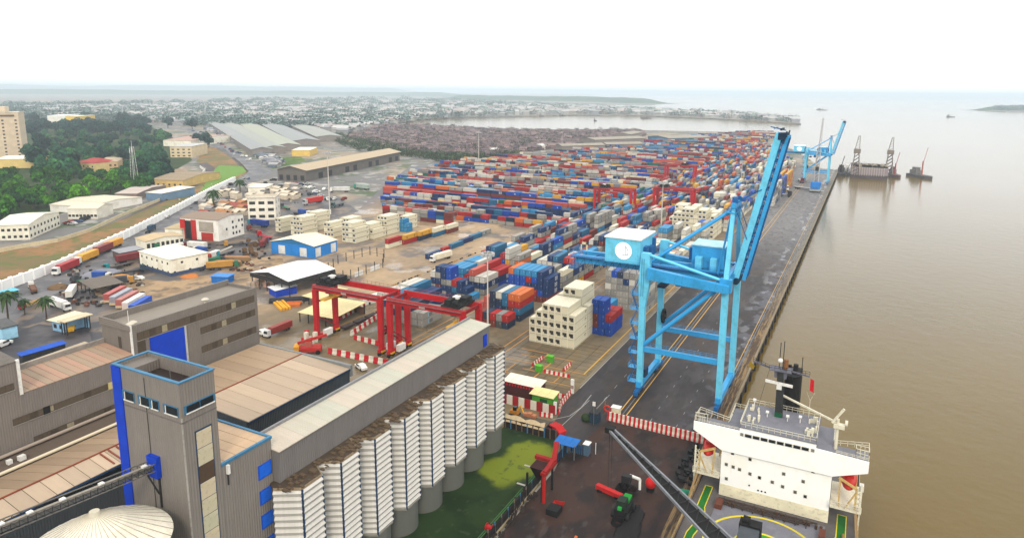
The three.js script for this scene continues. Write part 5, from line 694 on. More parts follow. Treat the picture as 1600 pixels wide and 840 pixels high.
// ---------------------------------------------------------------- loading quay in the foreground
const shell = (x, u, h, s, open = 0.6) => mb().add(new THREE.CylinderGeometry(s, s, s * 1.7, 18, 1, false, 0, Math.PI).rotateX(Math.PI / 2).rotateZ(-Math.PI / 2 + open * 0.2).translate(x, h, -u));
{
  const g = thing('grab_bucket', 'black and white clamshell grab hanging beside the red bar', 'grab', [-40.9, 131.5, 0]);
  part(g, 'shell', shell(-41.6, 131.5, 1.4, 1.4, 1), blackM); part(g, 'shell', shell(-39.9, 131.5, 1.4, 1.4, -1), M(0.06, 0.03, 0.025)); part(g, 'head', mb().box(-41.8, -39.8, 130.8, 132.2, 2.6, 4.2).bar([-41.8, 131.5, 1.6], [-41, 131.5, 4], 0.25).bar([-39.8, 131.5, 1.6], [-40.6, 131.5, 4], 0.25), darkM); part(g, 'arm', mb().tube([-40.6, 133, 3.4], [-38.2, 133, 3.1], 0.35, 0.35, 10).tube([-38.2, 133, 3.1], [-38, 132.4, 1], 0.3, 0.3, 10), whiteM);
  const b = thing('spreader_bar', 'bright red spreader bar lying on the muddy quay', 'lifting bar', [-44, 128.5, 0]); part(b, 'beam', mb().bar([-47, 129.6, 0.9], [-40.6, 128.2, 0.9], 1.1, 1.0), M(0.55, 0.03, 0.025)); part(b, 'stand', mb().box(-46.6, -45.4, 128.6, 130, 0.06, 0.6).box(-42.4, -41.2, 127.8, 129.2, 0.06, 0.6), blackM);
  const d = thing('red_buoy_tank', 'round red tank on a dark stand behind the grab', 'tank', [-36.2, 134.5, 0]); part(d, 'tank', new THREE.SphereGeometry(1.15, 20, 14).scale(1, 1.15, 1).translate(-36.2, 2, -134.5), M(0.55, 0.015, 0.012)); part(d, 'stand', mb().tube([-36.2, 134.5, 0.06], [-36.2, 134.5, 1], 0.9, 0.9, 14), blackM);
  const e = thing('hopper_crane', 'red grab hopper with stairs standing by the green fence', 'hopper', [-57, 123, 0]);
  for (const x of [-59.6, -56]) for (const u of [119.4, 124.6]) part(e, 'leg', BX(x, x + 0.4, u, u + 0.4, 0.06, 6), blackM); part(e, 'funnel', new THREE.CylinderGeometry(2.4, 0.8, 3, 4, 1).rotateY(Math.PI / 4).translate(-57.6, 5.4, -122.2), M(0.06, 0.01, 0.008)); part(e, 'rim', mb().box(-60, -55, 124.4, 125.4, 6.6, 7.4).box(-56, -54.8, 119, 125, 6.6, 7.2), M(0.36, 0.016, 0.012)); part(e, 'jib', mb().bar([-55.4, 124.6, 7], [-57, 129.6, 8.6], 1.1, 0.9).bar([-55.2, 119.6, 7], [-55.6, 124.6, 7.2], 0.9), M(0.36, 0.016, 0.012)); part(e, 'platform', mb().box(-62, -60, 119.6, 120, 2.6, 2.75).box(-62, -60, 123.2, 123.6, 5, 5.15), M(0.5, 0.48, 0.45)); part(e, 'column', mb().tube([-55.4, 119.6, 0.06], [-55.4, 119.6, 6.8], 0.45, 0.45, 12), M(0.45, 0.02, 0.015));
  const f = thing('red_grab_shell', 'small red grab shell lying right of the hopper', 'grab', [-52, 119.5, 0]); part(f, 'shell', shell(-52, 119.5, 1, 1.2), M(0.5, 0.04, 0.03)); part(f, 'base', mb().box(-53.2, -50.6, 116, 118.6, 0.06, 1.4), blackM);
  const t = thing('green_loader', 'dark wheel loader with green bonnet on the muddy quay', 'loader', [-38.6, 123.6, 0]); part(t, 'body', mb().box(-40.2, -37.4, 121.4, 126, 0.8, 2.2), blackM); part(t, 'bonnet', mb().box(-39.6, -38, 124.6, 127, 2.2, 2.9), M(0.03, 0.36, 0.06)); part(t, 'cab', mb().box(-39.8, -38, 122, 124.2, 2.2, 3.9), M(0.03, 0.05, 0.035)); part(t, 'roof_lamp', mb().box(-39.4, -38.6, 121.4, 122.4, 2.2, 2.8), M(0.04, 0.45, 0.1)); for (const [x, u] of [[-40.4, 122], [-37.2, 122], [-40.4, 125.6], [-37.2, 125.6]]) part(t, 'wheel', mb().tube([x - 0.35, u, 0.86], [x + 0.35, u, 0.86], 0.8, 0.8, 16), rubberM); part(t, 'bucket', shell(-38.8, 119.8, 1, 1.1), blackM);
  { const o = thing('coal_heap', 'low black heap of spilled cargo between loader and ship', 'heap', [-36, 116, 0]); const g = new THREE.SphereGeometry(1, 40, 12, 0, 6.3, 0, 1.57), p = g.attributes.position; for (let i = 0; i < p.count; i++) { const f = 0.6 + 0.9 * fbm(p.getX(i) * 0.4 + 0.5, p.getZ(i) * 0.4 + 0.5, 5, 4, 9); p.setXYZ(i, p.getX(i) * 2.6 * f, p.getY(i) * 0.8, p.getZ(i) * 11 * f); } g.computeVertexNormals(); lpart(o, 'mound', g, M(0.02, 0.016, 0.015)); }
  // dark equipment heaps, and a green tarpaulin by the ship
  seed(41); const cl = thing('scrap_heap', 'dark scrap and steel plates heaped along the black fence', 'scrap', [-58, 112, 0]); const sm = mb(); for (let i = 0; i < 160; i++) { const u = rr(70, 121), x = rr(-61.2, -57.6 + (u < 100 ? 2 : 0)), s = rr(0.3, 1.3); sm.bar([x, u, 0.1], [x + rr(-1, 1) * s, u + s, rr(0.2, 1.6)], rr(0.1, 0.8), 0.12); } const so = part(cl, 'plates', sm, M(0.055, 0.04, 0.033)); so.userData.kind = 'stuff';
  for (const [x, u, m, n, l] of [[-44, 108, orangeM, 'cargo_sling', 'orange cargo sling lying on the quay near the bottom edge'], [-61, 106, redM, 'red_cable_drum', 'small red cable drum beside the fence at the scrap']]) { const q = thing(n, l, n.split('_')[1], [x, u, 0]); part(q, 'body', n === 'cargo_sling' ? mb().bar([x, u - 3, 0.3], [x - 0.6, u + 4, 0.4], 0.5, 0.4).bar([x, u - 2, 0.6], [x + 1.6, u - 1, 1.4], 0.3) : mb().tube([x - 0.6, u, 0.8], [x + 0.6, u, 0.8], 0.5, 0.5, 14).tube([x - 0.75, u, 0.8], [x - 0.6, u, 0.8], 0.8, 0.8, 14).tube([x + 0.6, u, 0.8], [x + 0.75, u, 0.8], 0.8, 0.8, 14), m); }
  const gt = thing('green_tarpaulin', 'small green tarpaulin bundle on the quay beside the ship', 'tarpaulin', [-29, 137.5, 0]); part(gt, 'cover', mb().add(new THREE.SphereGeometry(1, 14, 8, 0, 6.3, 0, 1.6).scale(1.9, 0.7, 0.8).translate(-29, 0.06, -137.5)), M(0.03, 0.32, 0.2));
  const mk = mb(); seed(8); for (let i = 0; i < 40; i++) { const x = rr(-33, -29), u = rr(140, 156); mk.box(x, x + rr(0.4, 2), u, u + rr(0.3, 1), 0.06, rr(0.3, 1.1)); } const mo = thing('mooring_gear', 'dark mooring gear and cables piled at the quay edge', 'gear', [-31, 148, 0]); part(mo, 'pile', mk, M(0.03, 0.028, 0.028)).userData.kind = 'stuff';
}
// barriers: each block is a piece of its own
const barM = [M(0.52, 0.02, 0.03, { map: dirtS }), M(0.68, 0.63, 0.55, { map: dirtS })];
const barBlock = (() => { const s = new THREE.Shape(); [[-0.32, 0], [0.32, 0], [0.3, 0.25], [0.14, 0.5], [0.11, 1], [-0.11, 1], [-0.14, 0.5], [-0.3, 0.25]].forEach((p, i) => (i ? s.lineTo(...p) : s.moveTo(...p))); return new THREE.ExtrudeGeometry(s, { depth: 1, bevelEnabled: false }).translate(0, 0, -0.5); })();
function barrier(name, label, pts, step, hgt, cat = 'barrier', first = 0, wid = 1) {
  const o = thing(name, label, cat, [pts[0][0], pts[0][1], 0.06]); let k = first;
  for (let i = 0; i + 1 < pts.length; i++) { const [a, b] = [pts[i], pts[i + 1]], dx = b[0] - a[0], du = b[1] - a[1], L = Math.hypot(dx, du), n = Math.max(1, Math.round(L / step));
    for (let j = 0; j < n; j++) { const f = (j + 0.5) / n, m = new THREE.Mesh(barBlock, barM[k++ % 2]); m.name = 'block'; m.castShadow = m.receiveShadow = true; m.position.set(a[0] + dx * f - pts[0][0], 0, -(a[1] + du * f - pts[0][1])); m.rotation.y = Math.atan2(dx, -du); m.scale.set(wid, hgt, L / n * 0.97); o.add(m); } }
  return o;
}
{
  barrier('quay_barrier', 'long red and white striped barrier across the quay by the ship', [[-56.2, 161.6], [-29.6, 161]], 0.62, 2.3, 'barrier', 0, 1.6);
  barrier('road_barrier', 'red and white barrier along the road kerb by the gate sheds', [[-69.0, 157.8], [-70.6, 163], [-71.1, 171]], 0.9, 1.5);
  barrier('shed_barrier', 'red and white barrier running behind the green shed', [[-80, 167.4], [-71.4, 167.4]], 0.9, 1.4, 'barrier', 1);
  barrier('corner_barrier', 'short red and white kerb blocks at the shed corner', [[-73.4, 154.8], [-69.6, 155.4]], 0.6, 1.2);
  const s = thing('quay_gate_hut', 'pale hut with orange ring at the left end of the quay barrier', 'hut', [-55, 164, 0]); part(s, 'wall', BX(-55.6, -53.4, 163, 164.6, 0.06, 3), creamM); part(s, 'roof', BX(-55.8, -53.2, 162.8, 164.8, 3, 3.15), whiteM); part(s, 'ring', new THREE.TorusGeometry(0.8, 0.25, 8, 20).translate(-56.8, 2.4, -163), M(0.55, 0.05, 0.03)); part(s, 'post', mb().bar([-57.8, 164, 0.06], [-57.8, 164, 4], 0.2), M(0.4, 0.2, 0.12));
  const k = thing('security_kiosk', 'dark blue kiosk with white sign beside the quay barrier', 'kiosk', [-58.6, 159, 0]); part(k, 'wall', BX(-59.8, -57.6, 157.6, 160.2, 0.06, 2.8), M(0.03, 0.07, 0.12)); part(k, 'roof', BX(-60, -57.4, 157.4, 160.4, 2.8, 3), darkM); part(k, 'sign_post', mb().bar([-58.4, 157, 0.06], [-58.4, 157, 6.2], 0.14), steelM); part(k, 'sign', BX(-58.8, -58, 156.9, 157, 5.4, 6.6), whiteM); part(k, 'shrub', new THREE.IcosahedronGeometry(1.3, 2).translate(-61, 1, -158), M(0.04, 0.07, 0.02));
}
// gate sheds beside the road
function block2(o, x0, x1, u, h0, h1, n, first = 0) { for (let i = 0; i < n; i++) { const a = x0 + (x1 - x0) * i / n; part(o, 'panel', BX(a, a + (x1 - x0) / n - 0.06, u, u + 0.18, h0, h1), [M(0.7, 0.66, 0.58), M(0.4, 0.015, 0.02)][(i + first) % 2]); } }
{
  const s = thing('gate_shed', 'long gate shed with white roof and red white panel wall', 'shed', [-82, 154, 0]);
  part(s, 'wall', BX(-87.6, -76.4, 160.6, 165, 0.05, 4.8), M(0.1, 0.025, 0.022)); for (let i = 0; i < 5; i++) part(s, 'roof_sheet', mb().panel([[-88 + i * 2.36, 160.4, 5], [-85.7 + i * 2.36, 160.4, 5], [-85.7 + i * 2.36, 165.6, 5.5], [-88 + i * 2.36, 165.6, 5.5]], 0.1), M(0.74, 0.7, 0.6)); block2(s, -88.5, -69.7, 157.0, 0.05, 2.8, 10);
  const tt = mb(); for (let x = -87.6; x < -76.8; x += 0.9) tt.box(x, x + 0.45, 160.3, 160.4, 4.0, 5); part(s, 'eave_board', tt, redM); part(s, 'yard_floor', BX(-87, -70, 157.3, 160.5, 0.05, 0.1), M(0.06, 0.03, 0.025));
  const g = thing('green_gate_shed', 'small green gate shed with cream roof beside the road', 'shed', [-74.4, 152, 0]); part(g, 'wall', BX(-77, -70.6, 157.6, 160.6, 0.1, 4.5), M(0.1, 0.33, 0.03)); part(g, 'door', BX(-74.6, -72.4, 157.5, 157.6, 1.4, 3.7), M(0.02, 0.12, 0.03)); for (let i = 0; i < 3; i++) part(g, 'roof_sheet', mb().panel([[-77.6 + i * 2.5, 156.8, 4.8], [-75.16 + i * 2.5, 156.8, 4.8], [-75.16 + i * 2.5, 161, 5.3], [-77.6 + i * 2.5, 161, 5.3]], 0.1), M(0.7, 0.62, 0.36)); part(g, 'end_post', BX(-70.4, -69.6, 157.4, 158, 0.1, 3.6), whiteM);
  const p = thing('height_post', 'white striped gate post at the corner of the kerb', 'post', [-70.6, 168.4, 0]); part(p, 'column', BX(-71.3, -70.4, 171.6, 172.2, 0.05, 4.4), whiteM); part(p, 'panel', BX(-71.35, -70.35, 171.54, 171.6, 1.6, 2.6), M(0.4, 0.3, 0.28));
  const b = thing('tarpaulin_bay', 'tan tarpaulin covered bay on dark posts above the green channel', 'bay', [-73, 146.6, 0]);
  part(b, 'wall', mb().box(-79, -63.8, 144.9, 145.4, 0.05, 2.6), M(0.035, 0.02, 0.016)); for (let i = 0; i < 10; i++) part(b, 'post', BX(-78.6 + i * 1.62, -78.35 + i * 1.62, 144.6, 144.9, 0.05, 2.8), i % 3 === 1 ? trimBlue : M(0.2, 0.14, 0.09));
  part(b, 'floor', BX(-79, -67.2, 145.4, 149, 2.2, 2.6), M(0.13, 0.105, 0.08)); const tp = []; const tarp = M(0.56, 0.47, 0.33, { map: dirtS }); for (let i = 0; i < 8; i++) { const a = -78.8 + i * 1.44, h = 2.9 + 0.9 * hash(i, 3, 3), h2 = 2.9 + 0.9 * hash(i + 1, 3, 3); part(b, 'tarpaulin', mb().panel([[a, 144.6, 1.9], [a + 1.44, 144.6, 1.9], [a + 1.44, 145.6, h2], [a, 145.6, h]], 0.05), tarp); }
  const ex = thing('yellow_excavator', 'small yellow excavator beside the last silo', 'excavator', [-77, 147.8, 2.6]); part(ex, 'body', mb().box(-78.4, -76.2, 147, 148.6, 2.9, 4), M(0.5, 0.25, 0.03)); part(ex, 'boom', mb().bar([-76.8, 147.8, 3.8], [-75.4, 147.6, 5.6], 0.4).bar([-75.4, 147.6, 5.6], [-74.4, 147.2, 4], 0.3), M(0.7, 0.4, 0.03)); part(ex, 'cab', mb().box(-77.6, -76.6, 147.2, 148.2, 4, 5), glassM); part(ex, 'track', mb().box(-78.6, -76, 146.8, 147.2, 2.6, 3.1).box(-78.6, -76, 148.4, 148.8, 2.6, 3.1), rubberM);
  const cr = thing('orange_crates', 'stack of orange crates beside the yellow excavator', 'crates', [-73, 149, 0]); for (let i = 0; i < 3; i++) part(cr, 'crate', BX(-75 + i * 1.2, -73.9 + i * 1.2, 148.2, 149.4, 2.6, 3.3 + 0.3 * (i % 2)), M(0.5, 0.24, 0.12));
  const c = thing('blue_canopy', 'bright blue canopy roof over the gate at the fence corner', 'canopy', [-60.5, 144, 0]); for (let i = 0; i < 3; i++) part(c, 'roof_sheet', mb().panel([[-61.6 + i * 1.9, 138.2, 3.4], [-59.75 + i * 1.9, 138.2, 3.4], [-59.75 + i * 1.9, 141.8, 3.8], [-61.6 + i * 1.9, 141.8, 3.8]], 0.1), M(0.025, 0.2, 0.5)); const cp = mb(); for (const [x, u] of [[-61.2, 138.4], [-56.2, 138.4], [-61.2, 141.6], [-56.2, 141.6]]) part(c, 'post', BX(x - 0.12, x + 0.12, u - 0.12, u + 0.12, 0.06, 3.7), steelM);
  const gt = thing('sliding_gate', 'dark blue sliding gate with white booth beside the canopy', 'gate', [-56, 143.5, 0]); part(gt, 'gate_leaf', BX(-58.4, -55.2, 141.2, 141.4, 0.3, 2.6), M(0.03, 0.07, 0.16)); for (let i = 0; i < 7; i++) part(gt, 'bar', BX(-58.4 + i * 0.5, -58.3 + i * 0.5, 141.1, 141.2, 0.3, 2.8), trimBlue); part(gt, 'booth', BX(-55, -53.8, 141.4, 143, 0.06, 3), M(0.12, 0.2, 0.28)); part(gt, 'booth_roof', BX(-55.2, -53.6, 141.2, 143.2, 3, 3.15), whiteM); part(gt, 'pole', mb().tube([-52.6, 143.4, 0.06], [-52.6, 143.4, 3], 0.1), whiteM);
  // fence and concrete strip beside the green channel
  const fe = thing('channel_fence', 'long dark fence with concrete foot along the green channel', 'fence', [-60.5, 100, 0]); part(fe, 'foot', BX(-60.6, -59.2, 40, 132, 0.05, 0.6), M(0.45, 0.39, 0.27)); for (let i = 0; i < 34; i++) { const u = 42 + i * 2.75; part(fe, 'post', BX(-59.5, -59.3, u, u + 0.16, 0.6, 3), i % 2 ? trimBlue : M(0.25, 0.22, 0.18)); part(fe, 'panel', BX(-59.36, -59.26, u + 0.16, u + 2.7, 0.6, 2.4), M(0.03, 0.022, 0.02)); } part(fe, 'pipe', mb().tube([-61.2, 40, 0.5], [-61.2, 130, 0.5], 0.12, 0.12, 8).tube([-61.7, 40, 0.4], [-61.7, 130, 0.4], 0.1, 0.1, 8), M(0.1, 0.25, 0.08));
  for (let i = 0; i < 4; i++) part(fe, 'post', BX(-59.6 + i * 0.1, -59.3 + i * 0.1, 133 + i * 2.6, 133.2 + i * 2.6, 0.06, 3.2), trimBlue); part(fe, 'panel', BX(-59.3, -59.2, 132, 141, 0.06, 2.4), M(0.02, 0.04, 0.09));
  // small green cabinets and orange markings behind the sheds
  for (const [px, py, l] of [[860, 565, 'upper bright green cabinet on the paved lot behind the sheds'], [842, 580, 'lower round topped green cabinet on the paved lot']]) { const [x, u] = P(px, py), q = thing('green_cabinet', l, 'cabinet', [x, u, 0]); part(q, 'body', BX(x - 1, x + 1, u - 0.8, u + 0.8, 0.05, 2), M(0.12, 0.42, 0.03)); part(q, 'lid', mb().box(x - 1.1, x + 1.1, u - 0.9, u + 0.9, 2, 2.15), M(0.16, 0.5, 0.05)); }
  for (const [a, b, l] of [[[832, 572], [848, 560], 'short barrier row left of the green cabinets'], [[880, 580], [892, 570], 'short barrier row right of the green cabinets'], [[850, 582], [890, 590], 'low dark barrier row in front of the green cabinets']]) barrier('lot_barrier', 'red and white ' + l, [P(...a), P(...b)], 0.8, 1.1);
}

// ---------------------------------------------------------------- buildings of the town side
// base corners from the survey: A left, B the corner nearest the camera, C right
function house(o) {
  const B = P(...o.B), C = P(...o.C); let A; if (o.w) { const l = Math.hypot(C[0] - B[0], C[1] - B[1]), nx = (C[0] - B[0]) / l, nu = (C[1] - B[1]) / l; A = [B[0] - nu * o.w, B[1] + nx * o.w]; } else A = P(...o.A); const fx = B[0] - A[0], fu = B[1] - A[1], w = Math.hypot(fx, fu), ex = fx / w, eu = fu / w, nx = -eu, nu = ex;
  const d = o.d || Math.max(4, Math.abs((C[0] - B[0]) * nx + (C[1] - B[1]) * nu)), cx = (A[0] + B[0]) / 2 + nx * d / 2, cu = (A[1] + B[1]) / 2 + nu * d / 2, h = o.h;
  const t = thing(o.name || 'building', o.label, o.cat || 'building', [cx, cu, 0], o.group); t.rotation.y = Math.atan2(eu, ex);
  const W = w / 2, D = d / 2, wall = o.wall || creamM, roof = o.roof || paleRoof, ov = o.ov ?? 0.5;
  if (o.open) { for (let i = 0; i <= o.open; i++) for (const s of [-1, 1]) lpart(t, 'post', BX(-W + i * 2 * W / o.open - 0.15, -W + i * 2 * W / o.open + 0.15, s * (D - 0.2) - 0.15, s * (D - 0.2) + 0.15, 0, h), darkM); lpart(t, 'back_wall', BX(-W, W, D - 0.2, D, 0, h * 0.7), wall); if (o.fascia) lpart(t, 'fascia', mb().box(-W - ov, W + ov, -D - ov, -D - ov + 0.15, h - o.fascia, h).box(W + ov - 0.15, W + ov, -D - ov + 0.15, D, h - o.fascia, h), o.fm || darkM); }
  else lpart(t, 'wall', BX(-W, W, -D, D, 0, h), wall);
  if (o.plinth) lpart(t, 'plinth', mb().box(-W - 0.08, W + 0.08, -D - 0.08, D + 0.08, 0, o.plinth), o.pm || blueM);
  const r = o.rise ?? 1.5, n = o.strips || 6, L = W + ov, Q = D + ov;
  if (o.type === 'hip') { const k = Math.min(L, Q) * 0.6, a = [-L + k, 0, h + r], b = [L - k, 0, h + r]; const f = [[[-L, -Q, h], [L, -Q, h], b, a], [[L, -Q, h], [L, Q, h], b], [[L, Q, h], [-L, Q, h], a, b], [[-L, Q, h], [-L, -Q, h], a]]; for (const q of f) lpart(t, 'roof_slope', mb().panel(q, 0.12), roof); }
  else if (o.type === 'flat') { lpart(t, 'roof', BX(-L, L, -Q, Q, h, h + 0.3), roof); if (o.parapet) lpart(t, 'parapet', mb().box(-L, L, -Q, -Q + 0.25, h + 0.3, h + 1).box(L - 0.25, L, -Q + 0.25, Q, h + 0.3, h + 1), wall); }
  else if (o.type === 'gableu') { for (let i = 0; i < n; i++) for (const s of [-1, 1]) { const a = -Q + 2 * Q * i / n, b = -Q + 2 * Q * (i + 1) / n - 0.06; lpart(t, 'roof_sheet', mb().panel(s > 0 ? [[L, a, h], [L, b, h], [0, b, h + r], [0, a, h + r]] : [[0, a, h + r], [0, b, h + r], [-L, b, h], [-L, a, h]], 0.1), o.roofs ? o.roofs[i % o.roofs.length] : roof); } lpart(t, 'gable', mb().panel([[-W, -D, h], [W, -D, h], [0, -D, h + r * 0.98]], -0.2), o.gm || wall); }
  else if (o.type === 'mono') for (let i = 0; i < n; i++) { const a = -L + 2 * L * i / n, b = -L + 2 * L * (i + 1) / n - 0.06; lpart(t, 'roof_sheet', mb().panel([[a, -Q, h], [b, -Q, h], [b, Q, h + r], [a, Q, h + r]], 0.1), roof); }
  else { for (let i = 0; i < n; i++) for (const s of [-1, 1]) { const a = -L + 2 * L * i / n, b = -L + 2 * L * (i + 1) / n - 0.06; lpart(t, 'roof_sheet', mb().panel(s < 0 ? [[a, -Q, h], [b, -Q, h], [b, 0, h + r], [a, 0, h + r]] : [[a, 0, h + r], [b, 0, h + r], [b, Q, h], [a, Q, h]], 0.1), o.roofs ? o.roofs[i % o.roofs.length] : roof); } lpart(t, 'gable', mb().panel([[W, -D, h], [W, D, h], [W, 0, h + r * 0.98]], 0.2), o.gm || wall); }
  const wm = o.wm || darkM, win = (side, rows, cols, h0, hs, ww, wh, skip) => { const len = side ? 2 * D : 2 * W; for (let j = 0; j < rows; j++) for (let i = 0; i < cols; i++) { if (skip && skip(i, j)) continue; const c = -len / 2 + len * (i + 0.5) / cols, z = h0 + j * hs; const g = side ? BX(W - 0.01, W + 0.06, c - ww / 2, c + ww / 2, z, z + wh) : BX(c - ww / 2, c + ww / 2, -D - 0.06, -D + 0.01, z, z + wh); lpart(t, 'window', g, wm); } };
  if (o.fw) win(0, ...o.fw); if (o.sw) win(1, ...o.sw);
  if (o.door) for (const [c, ww, hh, m] of o.door) lpart(t, 'door', BX(c * W - ww / 2, c * W + ww / 2, -D - 0.12, -D, 0, hh), m || darkM);
  if (o.sdoor) for (const [c, ww, hh, m] of o.sdoor) lpart(t, 'door', BX(W, W + 0.12, c * D - ww / 2, c * D + ww / 2, 0, hh), m || darkM);
  return [t, W, D];
}
const wallW = M(0.74, 0.71, 0.64, { map: rep(paintT, 17) }), creamW = M(0.78, 0.74, 0.61, { map: rep(paintT, 15) }), brownRoof = M(0.33, 0.26, 0.2, { map: streak }), creamRoof = M(0.74, 0.71, 0.6), greyRoof = M(0.4, 0.37, 0.34, { map: streak }), whiteRoof = M(0.82, 0.83, 0.83, { roughness: 0.45 }), brightBlue = M(0.02, 0.2, 0.55), yellowW = M(0.7, 0.52, 0.16), redRoof = M(0.4, 0.06, 0.05);
house({ name: 'port_office', label: 'cream two storey office block with flat hipped roof and blue base', A: [219, 417], B: [267, 432], C: [314, 416], h: 8.2, type: 'hip', rise: 1.6, wall: creamW, roof: creamRoof, plinth: 1.7, pm: M(0.08, 0.12, 0.22), fw: [2, 6, 1.2, 4.2, 1.1, 1.1], sw: [2, 5, 1.2, 4.2, 1.1, 1, (i, j) => (i + j) % 2] });
{ const [t, W, D] = house({ name: 'workshop', label: 'white workshop with tall red doors and brown sheet roof', A: [283, 372], B: [342, 377], C: [387, 366], h: 12.5, rise: 1.6, wall: wallW, roof: brownRoof, strips: 9, sw: [3, 8, 1.8, 3.4, 1.3, 1.5, (i, j) => i < 4 ? !(i === 2 && j === 1) : (i + j) % 4 === 3] });
  for (const [c, ww] of [[-0.86, 0.13], [-0.28, 0.12]]) lpart(t, 'red_door_leaf', BX(c * W - ww * W, c * W + ww * W, -D - 0.5, -D, 0, 11.6), M(0.5, 0.025, 0.02)); lpart(t, 'doorway', BX(-0.73 * W, -0.4 * W, -D - 0.2, -D, 0, 11), blackM); lpart(t, 'shutter', BX(0.0, 0.75 * W, -D - 0.15, -D, 5, 11), M(0.42, 0.38, 0.33)); lpart(t, 'loading_door', BX(0.1 * W, 0.7 * W, -D - 0.3, -D, 0, 4.6), M(0.45, 0.04, 0.02)); }
house({ name: 'workshop_annex', label: 'low cream annex with ochre roof left of the red doors', A: [258, 372], B: [284, 374], C: [300, 366], h: 6, type: 'mono', rise: 1.2, wall: creamW, roof: M(0.5, 0.42, 0.28) });
house({ name: 'office_block', label: 'cream three storey office block with rows of dark windows', A: [388, 344], B: [431, 343], C: [444, 336], h: 15, type: 'flat', parapet: true, wall: M(0.8, 0.75, 0.64), roof: M(0.5, 0.44, 0.35), fw: [3, 3, 1.5, 4.6, 3.8, 2.0], sw: [3, 2, 1.5, 4.6, 1.2, 1.8] });
house({ name: 'roof_house', label: 'pale yellow penthouse hut behind the three storey office block', A: [388, 306], B: [414, 306], C: [422, 300], h: 7, type: 'flat', wall: creamW, roof: creamRoof });
house({ name: 'blue_shed', label: 'bright blue shed with cream pitched roof and white doors', A: [424, 395], B: [491, 404], C: [522, 392], h: 6.6, type: 'gableu', rise: 2.8, wall: M(0.02, 0.27, 0.6), roof: M(0.76, 0.7, 0.56), strips: 8, gm: M(0.03, 0.22, 0.42), fw: [1, 2, 0.4, 4, 4.6, 4.6], wm: M(0.65, 0.66, 0.64), sw: [1, 3, 0.5, 4, 4, 4.8, (i) => i === 1] });
house({ name: 'open_shed', label: 'open sided shed with bright white roof and dark fascia', A: [394, 449], B: [452, 464], C: [506, 439], h: 7, type: 'gableu', rise: 2.2, open: 5, fascia: 1.9, roof: whiteRoof, strips: 8, wall: M(0.35, 0.31, 0.26), gm: M(0.03, 0.03, 0.035) });
{ const q = thing('stored_crates', 'pale crates and cabinets stored under the open shed', 'crates', [...P(415, 450), 0]); seed(12); for (let i = 0; i < 12; i++) { const a = rr(-12, 6), b = rr(-3, 8); lpart(q, 'crate', BX(a, a + rr(1.4, 3), b, b + 2, 0, rr(1.4, 3)), M(0.45 + 0.2 * rnd(), 0.4, 0.33)); } }
house({ name: 'blue_hut', label: 'small royal blue hut with white roof beside the open shed', A: [420, 459], B: [431, 465], C: [453, 453], h: 3.2, type: 'mono', rise: 0.5, strips: 3, wall: M(0.01, 0.08, 0.5), roof: whiteRoof });
house({ name: 'blue_container_office', label: 'sky blue site office with white canopy behind the mill roof', A: [330, 442], B: [356, 443], C: [366, 438], h: 3, type: 'flat', wall: M(0.02, 0.22, 0.55), roof: M(0.1, 0.3, 0.6) });
house({ name: 'cream_canopy', label: 'wide cream canopy roof behind the legs of the left gantry', A: [468, 503], B: [522, 513], C: [556, 488], h: 4, type: 'mono', rise: 0.8, open: 4, roof: M(0.7, 0.6, 0.38), wall: M(0.3, 0.18, 0.1), strips: 7 });
house({ name: 'cream_canopy', label: 'smaller pale cream canopy behind the orange spreader of the gantry', A: [474, 474], B: [498, 480], C: [528, 462], h: 3.4, type: 'mono', rise: 0.6, open: 3, roof: M(0.66, 0.58, 0.36), wall: M(0.3, 0.2, 0.12), strips: 5 });
house({ name: 'gatehouse', label: 'pale blue gatehouse with cream roof beside the yellow taxi', A: [82, 516], B: [100, 520], C: [128, 508], h: 4.2, type: 'mono', rise: 0.3, strips: 4, wall: M(0.32, 0.5, 0.66), roof: M(0.74, 0.68, 0.5), fw: [1, 2, 1.2, 2, 1.6, 1.5], ov: 1.2 });
house({ name: 'gate_canopy', label: 'long flat cream canopy over the taxi at the gatehouse', A: [96, 522], B: [104, 524], C: [140, 512], h: 5, type: 'flat', roof: M(0.6, 0.53, 0.4), open: 2, wall: M(0.3, 0.48, 0.62), ov: 0.8 });
house({ name: 'blue_wall_hut', label: 'pale blue hut with dark roof at the left edge', A: [-14, 522], B: [4, 532], C: [24, 524], h: 4.4, type: 'flat', wall: M(0.4, 0.62, 0.8), roof: M(0.14, 0.14, 0.14) });
house({ name: 'kiosk', label: 'small pale turquoise roofed kiosk on the boulevard at left edge', A: [-6, 467], B: [2, 470], C: [17, 460], h: 3, type: 'mono', rise: 0.3, strips: 3, wall: M(0.04, 0.06, 0.09), roof: M(0.2, 0.55, 0.7) });
house({ name: 'blue_tarpaulin_shed', label: 'shed under a bright blue tarpaulin behind the low mill wing', A: [30, 566], B: [36, 570], C: [70, 558], h: 3.2, type: 'mono', rise: 0.4, strips: 3, wall: darkM, roof: M(0.01, 0.12, 0.5), d: 12 });
house({ name: 'long_roof_shed', label: 'narrow pale blue shed with long beige roof behind the mill wing', A: [32, 600], B: [44, 604], C: [138, 566], h: 6, type: 'mono', rise: 0.6, strips: 8, wall: M(0.3, 0.48, 0.64), roof: M(0.5, 0.43, 0.33) });
house({ name: 'truck_shelter', label: 'low grey roofed shelter behind the five coloured containers', A: [126, 452], B: [146, 465], C: [184, 452], h: 4, type: 'mono', rise: 0.4, open: 3, strips: 5, roof: M(0.2, 0.17, 0.14), wall: M(0.12, 0.08, 0.06) });
